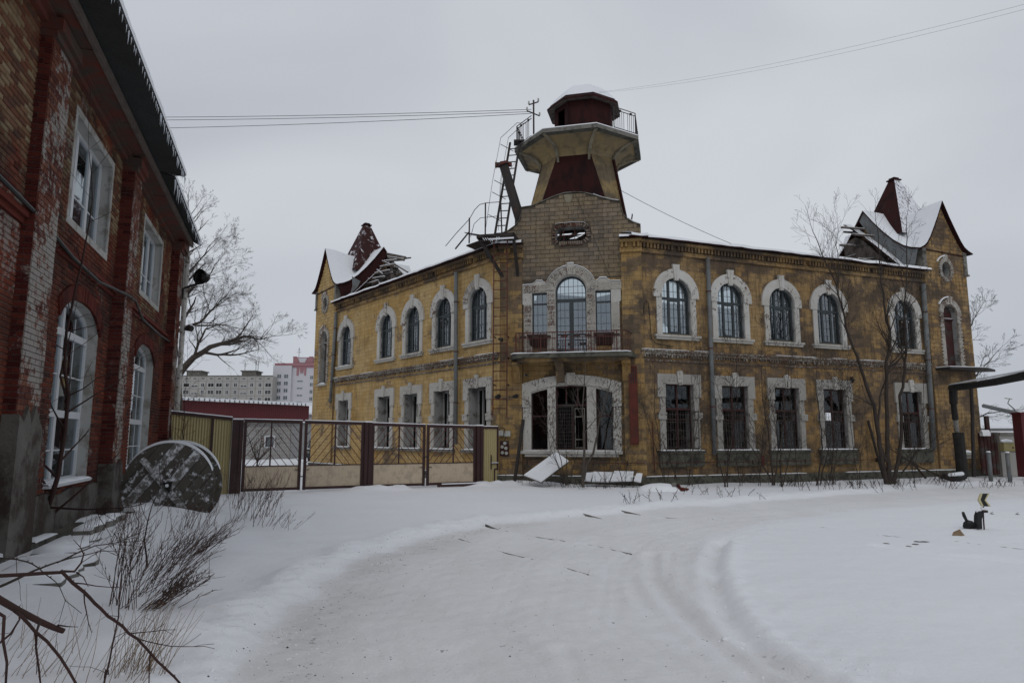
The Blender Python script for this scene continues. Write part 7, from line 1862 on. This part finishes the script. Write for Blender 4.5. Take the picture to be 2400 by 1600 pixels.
# big bare tree behind the fence
TB = dpt(412, 1050, 32); TB.z = .1
def tr_(x, y, Y=32): return dpt(380 + x / 3.92, 780 + y / 3.92, Y) - TB
def zz2_(x, y, Y=32): return dpt(x / 2.45, 600 + y / 2.45, Y) - TB
PB = dict(seed=5, step=.34, jit=.03, first=2, fprob=.7, ang=R(38), L=2.2, depth=3, seg=.3, wander=.12, taper=.75, rmin=.0035, bare=.15, kids=[2, 2, 2], prob=.75, shrink=.58, rs=.5, pull=(.01, 0, .035))
tree('bare_tree', 'large bare tree rising behind the brick building and olive fence', 'tree', TB, [
    ([(0, 0, -.2), tr_(130, 740), tr_(128, 560), tr_(130, 400), zz2_(985, 640), zz2_(1000, 420), zz2_(1010, 300), zz2_(1060, 120), zz2_(1080, -60), zz2_(1090, -230)], .36, .035, .55),
    ([tr_(140, 405), tr_(200, 320), tr_(290, 225), tr_(440, 130), tr_(600, 85), tr_(760, 30), tr_(900, 60), tr_(1020, 30)], .17, .015, .30),
    ([tr_(290, 225), zz2_(1140, 500, 31.5), zz2_(1180, 420, 31.3), zz2_(1290, 380, 31)], .07, .015, .2),
    ([zz2_(1010, 440), zz2_(1050, 410, 32.5), zz2_(1150, 380, 33), zz2_(1240, 290, 33.5), zz2_(1320, 200, 34)], .08, .012, .25),
    ([zz2_(1015, 250), zz2_(1090, 190, 31), zz2_(1180, 130, 30.5), zz2_(1260, 20, 30)], .07, .012, .25),
    ([zz2_(1060, 120), zz2_(1150, 20, 33), zz2_(1220, -80, 33)], .06, .012, .2),
    ([zz2_(1000, 350), zz2_(960, 200, 33), zz2_(940, 50, 34)], .07, .015, .3)], PB, 'bark_grey')
# birch thicket before the right wing
TR_ = gpt(2080, 1135); TR_.z = 0
def t4(x, y, Y=None): return dpt(1880 + x / 3.919, 380 + y / 3.919, Y or TR_.y) - TR_
def t5(x, y, Y=None): return dpt(1880 + x / 3.733, 760 + y / 3.733, Y or TR_.y) - TR_
PS = dict(seed=9, step=.28, jit=.02, first=2, fprob=.42, ang=R(34), L=1.8, depth=2, seg=.22, wander=.08, taper=.75, rmin=.0035, bare=.1, kids=[2, 2], prob=.6, shrink=.6, rs=.5, pull=(0, 0, .05))
tree('multi_stem_tree', 'tall dark many stemmed bare tree before the far right windows', 'tree', TR_, [
    ([t5(740, 1400), t5(700, 1200), t5(650, 850), t5(630, 700), t5(560, 530), t5(480, 270), t5(400, 80), t4(360, 1300), t4(300, 1090), t4(220, 930), t4(130, 700), t4(100, 640)], .085, .012, .55),
    ([t5(760, 1400), t5(745, 1150), t5(740, 700), t5(738, 390), t5(770, 60), t4(760, 1350), t4(720, 1000), t4(700, 760), t4(690, 600)], .09, .012, .45),
    ([t5(800, 1400), t5(850, 1150), t5(870, 900), t5(860, 700), t5(900, 400), t4(950, 1200), t4(960, 900), t4(965, 700), t4(960, 560)], .07, .01, .4),
    ([t5(735, 1200), t5(690, 1080), t5(660, 900), t5(680, 640), t5(760, 420), t5(860, 300)], .06, .01, .5),
    ([t5(740, 390), t5(820, 340), t5(880, 270), t5(920, 180)], .05, .008, .3),
    ([t4(330, 1150), t4(330, 900), t4(320, 700), t4(325, 560)], .025, .006, .1),
    ([t5(780, 1390), t5(820, 1250), t5(900, 1200), t5(950, 1130)], .05, .01, .5),
    ([t5(870, 1300), t5(1010, 1100), t5(1150, 1080), t5(1330, 980)], .03, .006, .4),
    ([t5(640, 720), t5(500, 640), t5(420, 590)], .03, .006, .3)], PS, 'bark')
PX = dict(seed=21, step=.25, jit=.012, first=2, fprob=.5, ang=R(38), L=.95, depth=1, seg=.2, wander=.08, taper=.7, rmin=.0036, bare=.1, kids=2, prob=.5, shrink=.6, rs=.6, pull=(0, 0, .05))
def sapling(bx, by, pts, r0, label, seed, mat='bark_grey', L=.95, fprob=.5, start=.3, r1=.006, name='sapling', group='saplings by the yellow wall', Y=None, depth=2):
    L *= 1.15; start *= .8
    b = gpt(bx, by); b.z = H(b.x, b.y) - .03; Pq = dict(PX, seed=seed, L=L, fprob=fprob, depth=depth)
    Yq = b.y if Y is None else Y
    tree(name, label, 'sapling', b, [([dpt(*q, Yq) - b for q in ln], r0 * (1 if k == 0 else .8), r1, start) for k, ln in enumerate(pts)], Pq, mat, group)
z9_ = lambda x, y: (1060 + x / 4.356, 820 + y / 4.356); z3_ = lambda x, y: (1480 + x / 4.356, 820 + y / 4.356); z2_ = lambda x, y: (1480 + x / 4.356, 540 + y / 4.356)
sapling(1366, 1145, [[z9_(1335, 1400), z9_(1345, 1100), z9_(1345, 780), z9_(1325, 620), z9_(1340, 450), z9_(1358, 200), z9_(1350, -20)], [z9_(1345, 1320), z9_(1370, 1170), z9_(1440, 1050), z9_(1490, 780), z9_(1550, 570), z9_(1620, 320), z9_(1650, 100)]], .055, 'pale forked sapling in front of the triple window', 31, 'straw' if 0 else 'bark_grey', 1.0, .42, .4)
sapling(1500 - 160, 1142, [[z9_(1170, 1380), z9_(1090, 1050), z9_(1000, 830), z9_(900, 700), z9_(760, 520)], [z9_(1180, 1380), z9_(1160, 1000), z9_(1110, 700), z9_(1070, 520)], [z9_(1190, 1380), z9_(1290, 1000), z9_(1280, 700), z9_(1240, 560)], [z9_(1160, 1380), z9_(1000, 1000), z9_(960, 700), z9_(880, 450)], [z9_(1165, 1380), z9_(1060, 1120), z9_(1030, 900), z9_(1040, 700)]], .018, 'thicket of thin bent stems before the open grille window', 32, 'bark', .6, .35, .4, .003)
sapling(1700, 1140, [[z3_(960, 1400), z3_(900, 1150), z3_(830, 950), z3_(780, 850)], [z3_(980, 1400), z3_(990, 1000), z3_(940, 650), z3_(880, 400)], [z3_(950, 1400), z3_(1000, 1100), z3_(1080, 500), z3_(1075, 100), z2_(1070, 1000)]], .03, 'sapling with steep stems beside the near right downpipe', 33, 'bark', .8, .5, .3)
sapling(1808, 1140, [[z3_(1440, 1380), z3_(1430, 1150), z3_(1400, 850), z3_(1340, 520), z3_(1330, 250), z3_(1325, 90)], [z3_(1460, 1380), z3_(1500, 1000), z3_(1460, 700), z3_(1420, 500)], [z3_(1450, 1380), z3_(1340, 1180), z3_(1200, 950), z3_(1060, 800)]], .035, 'slim dark sapling between second and third lower right windows', 34, 'bark', .95, .55, .3)
sapling(1832, 1140, [[z3_(1530, 1400), z3_(1520, 1000), z3_(1560, 600), z3_(1600, 300), z3_(1620, 120)], [z3_(1540, 1400), z3_(1620, 1050), z3_(1640, 700), z3_(1600, 400)]], .028, 'thin twin stemmed sapling before the third lower right window', 35, 'bark', .8, .5, .3)
sapling(1915, 1136, [[z3_(1890, 1380), z3_(1950, 1000), z3_(1920, 650), z3_(1880, 400), z3_(1900, 100)], [z3_(1930, 1370), z3_(2020, 950), z3_(2070, 400), z3_(2060, 200)], [z3_(2030, 1330), z3_(2060, 1000), z3_(2100, 650), z3_(2150, 300)]], .032, 'dark stem group before the fourth lower right window', 36, 'bark', .8, .5, .3)
sapling(1580, 1140, [[z3_(440, 1320), z3_(470, 1100), z3_(440, 950)], [z3_(330, 1320), z3_(280, 1100), z3_(180, 800), z3_(100, 480)], [z3_(470, 1320), z3_(330, 960), z3_(220, 760)]], .022, 'short crooked sapling and leaning stems left of the first lower right window', 37, 'bark', .5, .5, .3)
sapling(1650, 1142, [[z3_(620, 1390), z3_(620, 1100), z3_(650, 700), z3_(610, 300), z2_(620, 900), z2_(610, 700)]], .016, 'very thin upright sapling right of the first lower right window', 38, 'bark_grey', .6, .6, .2, .003)
sapling(2215, 1124, [[t_ for t_ in ((2170, 1120), (2140, 1085), (2070, 1040))], [(2210, 1120), (2150, 1090), (2120, 1060)]], .05, 'fallen snow dusted branch lying at the foot of the right tower', 39, 'bark', .5, .3, .3, .01, 'fallen_branch', None)
for k, (x, y, tx, ty, lb) in enumerate([(1560, 1140, 1535, 760, 'hair thin shoot left of the first lower right window'), (1612, 1138, 1640, 800, 'hair thin shoot crossing the first lower right window jamb'), (1735, 1138, 1712, 740, 'hair thin shoot before the second lower right window'), (1778, 1138, 1790, 770, 'hair thin shoot between second and third lower right windows'),
        (1872, 1137, 1860, 760, 'hair thin shoot between third and fourth lower right windows'), (1950, 1136, 1975, 780, 'hair thin shoot right of the fourth lower right window'), (2010, 1137, 1990, 700, 'hair thin shoot just left of the many stemmed tree'), (2140, 1136, 2165, 760, 'hair thin shoot before the farthest right downpipe'), (1460, 1142, 1440, 900, 'hair thin shoot below the red steel duct'), (1415, 1144, 1400, 880, 'hair thin shoot right of the forked sapling')]):
    mx = (x + tx) / 2 + (12 if k % 2 else -14)
    sapling(x, y, [[(x, y), (mx, (y + ty) / 2), (tx, ty)], [(x + 4, y), (x + (x - tx) * .6, (y + ty) / 2 + 40)]], .014, lb, 200 + k, 'bark', .75, .55, .15, .003, 'shoot', 'thin shoots by the yellow wall')
# pale trees behind the right tower
b = Vector((24.5, 38, .2)); tree('bare_tree', 'pale bare tree reaching out from behind the right tower', 'tree', b, [([(0, 0, -.2), (-.3, 0, 3), (-.2, 0, 6), (.4, 0, 9)], .16, .02, .2), ([(-.3, 0, 3), (1.5, 0, 5), (3, 0, 6.5)], .07, .01, .2), ([(-.2, 0, 5), (1.2, 0, 7.5), (2.2, 0, 9)], .06, .01, .2), ([(0, 0, 2), (1.8, 0, 2.8), (3.5, 0, 3.0)], .05, .01, .2)], dict(PB, seed=77, L=1.7, fprob=.6, depth=2, rmin=.006), 'bark_grey')
b = dpt(603, 1085, 33); b.z = .05; tree('bare_bush', 'small bare fruit tree seen through the leftmost gate leaf', 'bush', b, [([(0, 0, -.1), (0, 0, .5), (-.25, 0, 1.0), (-.5, 0, 1.7)], .05, .012, .25), ([(0, 0, .5), (.4, 0, .9), (.8, 0, 1.5)], .035, .01, .2), ([(0, 0, .4), (.1, 0, 1.1), (.15, 0, 1.6)], .03, .01, .2)], dict(PX, seed=52, L=.8, fprob=.9, depth=2), 'bark')
# sapling at the brick wall
b = gpt(90, 1270); b.z = H(b.x, b.y)
w2 = lambda x, y, Y=10.6: dpt(x / 2.45, 600 + y / 2.45, Y) - b
w1 = lambda x, y, Y=10.6: dpt(x / 2.45, y / 2.45, Y) - b
PBk = dict(PX, seed=61, L=1.5, fprob=.95, ang=R(62), first=1, depth=1, wander=.05, pull=(.012, -.004, .035), seg=.15, rmin=.0035, prob=.32, bare=.3, shrink=.4)
tree('wall_sapling', 'slender red brown sapling growing up before the first arched brick wall window', 'sapling', b, [
    ([(0, 0, -.05), w2(300, 1370), w2(345, 1180), w2(375, 1000), w2(395, 800), w2(372, 650), w2(375, 540), w2(405, 330), w2(440, 160), w2(470, 40), w1(490, 1400), w1(530, 1150), w1(525, 1000), w1(510, 860)], .045, .004, .12),
    ([w2(385, 830), w2(345, 690), w2(370, 580)], .02, .012, .9), ([w2(395, 800), w2(480, 760), w2(560, 700), w2(620, 680)], .012, .004, .3), ([w2(330, 300), w2(250, 350), w2(160, 420), w2(20, 560)], .012, .004, .3)], PBk, 'twig_red')
b2 = gpt(345, 1330); b2.z = H(b2.x, b2.y)
q3 = lambda x, y, Y=8.6: dpt(x / 3.136, 1100 + y / 3.136, Y) - b2
tree('wall_sapling', 'thin upright reddish shoot standing before the spool', 'sapling', b2, [([(0, 0, -.05), q3(1060, 520), q3(1085, 380), q3(1115, 270), q3(1180, 120)], .014, .004, .2), ([q3(1040, 560), q3(1000, 690), q3(900, 820)], .01, .004, .9)], dict(PX, seed=63, L=.5, fprob=.5), 'twig_red')
b3 = dpt(430, 1080, 18.5); b3.z = .1
tree('fence_sapling', 'fine twiggy sapling standing before the olive fence', 'sapling', b3, [([(0, 0, -.1), dpt(428, 1010, 18.5) - b3, dpt(433, 940, 18.5) - b3, dpt(440, 850, 18.5) - b3], .022, .004, .15)], dict(PX, seed=64, L=.9, fprob=1.0, ang=R(55), first=2), 'twig_red')

# weeds: tufts of wiry stems that lean right
def wiry(name, label, base_pts, n, L0, lean, spread, r_, mat, seed, seeds=False, group=None, curl=.25, kink=2, twigs=2):
    L0 *= .86
    rg = random.Random(seed); c_ = sum((Vector((p[0], p[1], 0)) for p in base_pts), Vector()) / len(base_pts); c_.z = H(c_.x, c_.y)
    t = thing(name, label, 'weeds', c_, 0, group); mb = MB(); sd = MB()
    for _ in range(n):
        p = rg.choice(base_pts); x, y = p[0] + rg.gauss(0, spread * .5), p[1] + rg.gauss(0, spread * .5)
        q = Vector((x, y, H(x, y) - .01)); d = Vector((lean[0] + rg.gauss(0, spread), lean[1] + rg.gauss(0, spread), lean[2])).normalized(); L_ = L0 * rg.uniform(.55, 1.15); pts = [q - c_]; k = 6
        for i in range(k):
            d = (d + Vector((rg.gauss(0, .07), rg.gauss(0, .07), rg.gauss(0, .04) + (curl * .15 * (1 if i < 3 else -1)))))
            d.normalize(); q = q + d * L_ / k; q.z = max(q.z, H(q.x, q.y) + .01); pts.append(q - c_)
            if i >= kink:
                for _t in range(twigs):
                    if rg.random() < .75:
                        e = (d + Vector((rg.gauss(0, .5), rg.gauss(0, .5), rg.gauss(.2, .35)))).normalized(); m = q + e * L_ * .12
                        mb.tube([q - c_, m - c_, m + (e + Vector((0, 0, rg.uniform(-.1, .4)))) * L_ * .10 - c_], [r_ * .6, r_ * .5, r_ * .35], 3, cap=False)
                        if seeds and rg.random() < .5:
                            s = m - c_; sd.tube([s, s + Vector((0, .004, .016))], [.006, .004], 4)
        mb.tube(pts, [r_ * (1 - .6 * i / k) for i in range(k + 1)], 3, cap=False)
    o_ = tag(obj('stems', mb, mat, t), kind='stuff')
    if sd.v: tag(obj('seed_heads', sd, 'wood_dark', t), kind='stuff')
G = lambda *a: tuple(gpt(*a)[:2])
wiry('weed_clump', 'large reddish weed clump leaning right in the middle of the left snow bank', [G(355, 1360), G(375, 1340), G(340, 1385)], 46, .78, (.62, .1, .75), .20, .0042, 'weed', 1, False, 'dry weeds on the left bank')
wiry('weed_clump', 'dense brown weed clump lowest on the left bank, drooping right', [G(345, 1425), G(365, 1415)], 40, .62, (.75, .12, .5), .17, .004, 'weed', 2, True, 'dry weeds on the left bank')
wiry('weed_clump', 'seed headed dark weeds at the lower left of the bank', [G(268, 1420), G(285, 1400), G(300, 1425)], 22, .95, (.12, .05, .95), .14, .0042, 'weed', 3, True, 'dry weeds on the left bank')
wiry('weed_clump', 'reddish stems right of the largest clump, bowing over the snow', [G(430, 1325), G(455, 1310)], 40, .70, (.72, .15, .6), .18, .0038, 'weed', 4, False, 'dry weeds on the left bank')
wiry('weed_clump', 'weeds growing in front of the spool foot', [G(400, 1250), G(440, 1240), G(480, 1235)], 34, .65, (.25, .1, .95), .2, .004, 'weed', 5, False, 'dry weeds on the left bank')
wiry('weed_clump', 'straw brown weeds between the spool and first gate leaf', [G(560, 1225), G(590, 1220), G(620, 1215), G(600, 1235)], 34, .95, (.28, .1, .9), .18, .0045, 'weed', 6, True, 'dry weeds on the left bank')
wiry('weed_clump', 'low sparse weeds farthest right on the left bank', [G(640, 1235), G(670, 1240), G(655, 1228)], 16, .42, (.4, .1, .7), .28, .0035, 'weed', 7, False, 'dry weeds on the left bank')
wiry('weed_clump', 'fine weeds climbing the snow by the kerb below the first arched window', [G(215, 1300), G(250, 1290), G(300, 1290)], 26, .6, (.3, .1, .9), .25, .0035, 'weed', 8, False, 'dry weeds on the left bank')
wiry('weed_clump', 'dry mugwort stalks before the brown gate post', [G(545, 1180), G(560, 1190), G(580, 1195)], 18, .95, (.1, .05, 1.0), .15, .0045, 'weed', 9, True, 'dry weeds on the left bank')
wiry('grass_tuft', 'straw coloured tall grass at the bottom left of the photo', [G(295, 1590), G(310, 1570), G(325, 1600)], 60, .62, (.32, .25, .9), .22, .0026, 'straw', 10, False, None, .1, 9, 0)
wiry('grass_tuft', 'thin pale grass blades in the lower left corner', [G(60, 1600), G(120, 1590), G(30, 1560)], 26, .5, (.3, .2, .9), .3, .0024, 'straw', 11, False, None, .1, 9, 0)
# brush along the yellow wall
for k, (x, y, n, L_, lb) in enumerate([(1225, 1137, 14, .35, 'low dry grass at the foot of the rusty leaning bar'), (1330, 1140, 26, .45, 'reddish dry grass under the leaning board'), (1400, 1142, 10, .45, 'small twig bunch before the slab row'), (1450, 1140, 16, .4, 'dry stalks in front of the upright slabs'),
        (1520, 1178, 14, .4, 'sparse weeds in front of the brick strewn heap'), (1620, 1130, 26, .55, 'dark twiggy brush under the first lower right window'), (1665, 1160, 10, .35, 'few stalks in the snow before the near downpipe'), (1705, 1128, 26, .6, 'dark brush between first and second lower right windows'),
        (1733, 1165, 8, .35, 'single tuft in the snow before the second lower right window'), (1770, 1132, 26, .5, 'brush around the low snow heap'), (1845, 1138, 34, .45, 'tangled fallen twigs under the third lower right window'), (1900, 1150, 12, .35, 'low twigs lying toward the fourth lower right window'), (1960, 1135, 30, .5, 'dense low brush left of the many stemmed tree'),
        (2030, 1145, 26, .5, 'snowy brush at the left foot of the many stemmed tree'), (2120, 1142, 24, .5, 'short stubs right of the many stemmed tree'), (2170, 1135, 22, .55, 'fallen twigs under the right tower'), (2230, 1128, 20, .45, 'tangled twigs at the foot of the wrapped pipe'), (2300, 1135, 14, .4, 'weeds before the yard bollards'), (2360, 1132, 12, .4, 'weeds before the garage')]):
    p = gpt(x, y); rg = random.Random(k)
    bp_ = [(p.x + rg.uniform(-.6, .6), p.y + rg.uniform(-.25, .25)) for _ in range(6)]
    wiry('brush', lb, bp_, n, L_, (rg.uniform(-.15, .15), 0, .9), .45, .0075, 'bark' if k % 3 else 'twig_red', 100 + k, k % 4 == 1, 'dry brush along the yellow wall', .2, 1, 2)

# branch of a felled shrub pushed into the near left corner
def q(x, y, Y): return dpt(x / 3.136, 1100 + y / 3.136, Y)
def branch(label, lines, seed, mat='twig_red', L=.28, fprob=.5, snow=False):
    o_ = lines[0][0][0]; t = thing('near_branch', label, 'branch', o_, 0, 'branches in the near left corner'); mb, tw = MB(), MB(); rg = random.Random(seed)
    Pq = dict(seed=seed, seg=.05, wander=.10, taper=.6, rmin=.0012, bare=.2, kids=1, prob=.30, shrink=.5, rs=.7, ang=R(40), pull=(0, 0, -.01))
    for pts, r0, r1 in lines:
        dense = []
        for i in range(len(pts) - 1):
            k = max(1, int((pts[i + 1] - pts[i]).length / .06))
            for j in range(k): dense.append(pts[i].lerp(pts[i + 1], j / k) - o_ + Vector((rg.gauss(0, 1), rg.gauss(0, 1), rg.gauss(0, 1))) * .0022)
        dense.append(pts[-1] - o_); m = len(dense); rad = [(r0 + (r1 - r0) * i / (m - 1)) * .78 for i in range(m)]
        mb.tube(dense, rad, 7)
        for i in range(2, m - 1):
            if rg.random() < .5: mb.tube([dense[i] + Vector((0, 0, rad[i] * .5)), dense[i] + Vector((rg.uniform(-.01, .01), 0, rad[i] + .008))], [.0035, .001], 4)
            if rg.random() < fprob * .6:
                d = (dense[i + 1] - dense[i]).normalized(); sd = d.orthogonal().normalized(); sd.rotate(Matrix.Rotation(rg.uniform(0, 6.28), 3, d))
                grow(tw, dense[i], d * math.cos(.8) + sd * math.sin(.8), L * rg.uniform(.5, 1.2), max(.0018, rad[i] * .5), 1, rg, Pq)
    obj('limb', mb, mat, t, smooth=True); tag(obj('twigs', tw, mat, t), kind='stuff')
branch('thick broken branch end pointing right in the near left corner', [([q(-120, 880, 3.0), q(0, 950, 3.05), q(140, 1030, 3.1), q(290, 1110, 3.15), q(400, 1155, 3.2), q(468, 1185, 3.2)], .021, .015), ([q(420, 1145, 3.2), q(500, 1148, 3.2), q(575, 1155, 3.2)], .005, .0015)], 1, 'twig_red', .15, .1)
branch('long arching dark branch sweeping down to the bottom centre left', [([q(-100, 770, 3.6), q(0, 775, 3.6), q(200, 765, 3.65), q(460, 752, 3.7), q(540, 830, 3.65), q(620, 900, 3.6), q(740, 1020, 3.5), q(900, 1150, 3.4), q(1010, 1245, 3.35), q(1110, 1345, 3.3), q(1220, 1460, 3.25), q(1350, 1600, 3.2)], .013, .006),
        ([q(440, 752, 3.7), q(550, 750, 3.75), q(600, 680, 3.8), q(612, 620, 3.8), q(590, 560, 3.8), q(540, 515, 3.8)], .009, .002), ([q(1105, 1345, 3.3), q(1100, 1450, 3.25), q(1095, 1600, 3.2)], .005, .003), ([q(560, 755, 3.7), q(620, 790, 3.6), q(650, 860, 3.6)], .006, .002)], 2, 'twig_red', .3, .5)
branch('thin branch rising right across the kerb snow', [([q(-60, 880, 3.9), q(40, 840, 3.9), q(240, 745, 4.0), q(420, 675, 4.1), q(600, 630, 4.2), q(740, 600, 4.2), q(865, 598, 4.2)], .011, .002), ([q(-50, 640, 4.2), q(120, 655, 4.1), q(240, 690, 4.0), q(330, 760, 3.9), q(440, 860, 3.8), q(480, 960, 3.8), q(600, 1055, 3.8)], .007, .002), ([q(420, 680, 4.1), q(560, 610, 4.2), q(700, 560, 4.3), q(880, 535, 4.4), q(1100, 515, 4.5)], .006, .0015)], 3, 'bark', .32, .5)
branch('curved branch running from the broken end down to the bottom edge', [([q(100, 1030, 3.1), q(150, 1075, 3.05), q(260, 1185, 3.0), q(340, 1260, 2.95), q(430, 1370, 2.9), q(510, 1480, 2.85), q(580, 1610, 2.8)], .010, .006), ([q(290, 1115, 3.1), q(268, 1190, 3.0), q(262, 1300, 2.95), q(285, 1480, 2.9), q(300, 1600, 2.85)], .007, .004), ([q(-40, 1040, 2.8), q(30, 1080, 2.8), q(25, 1250, 2.75), q(45, 1420, 2.7), q(40, 1610, 2.7)], .009, .005), ([q(-30, 1290, 2.8), q(70, 1200, 2.85), q(140, 1100, 2.95), q(140, 1060, 3.0)], .006, .004)], 4, 'twig_red', .2, .4)
branch('slim knotted shoot with a curled tip rising from the bottom left', [([q(760, 1620, 4.4), q(800, 1420, 4.5), q(840, 1230, 4.6), q(870, 1080, 4.7), q(885, 880, 4.9), q(900, 700, 5.1), q(915, 480, 5.3)], .008, .0025), ([q(770, 1545, 4.4), q(760, 1520, 4.4), q(775, 1475, 4.4), q(800, 1478, 4.4), q(795, 1505, 4.4), q(775, 1500, 4.4)], .006, .005)], 5, 'twig_red', .3, .5)
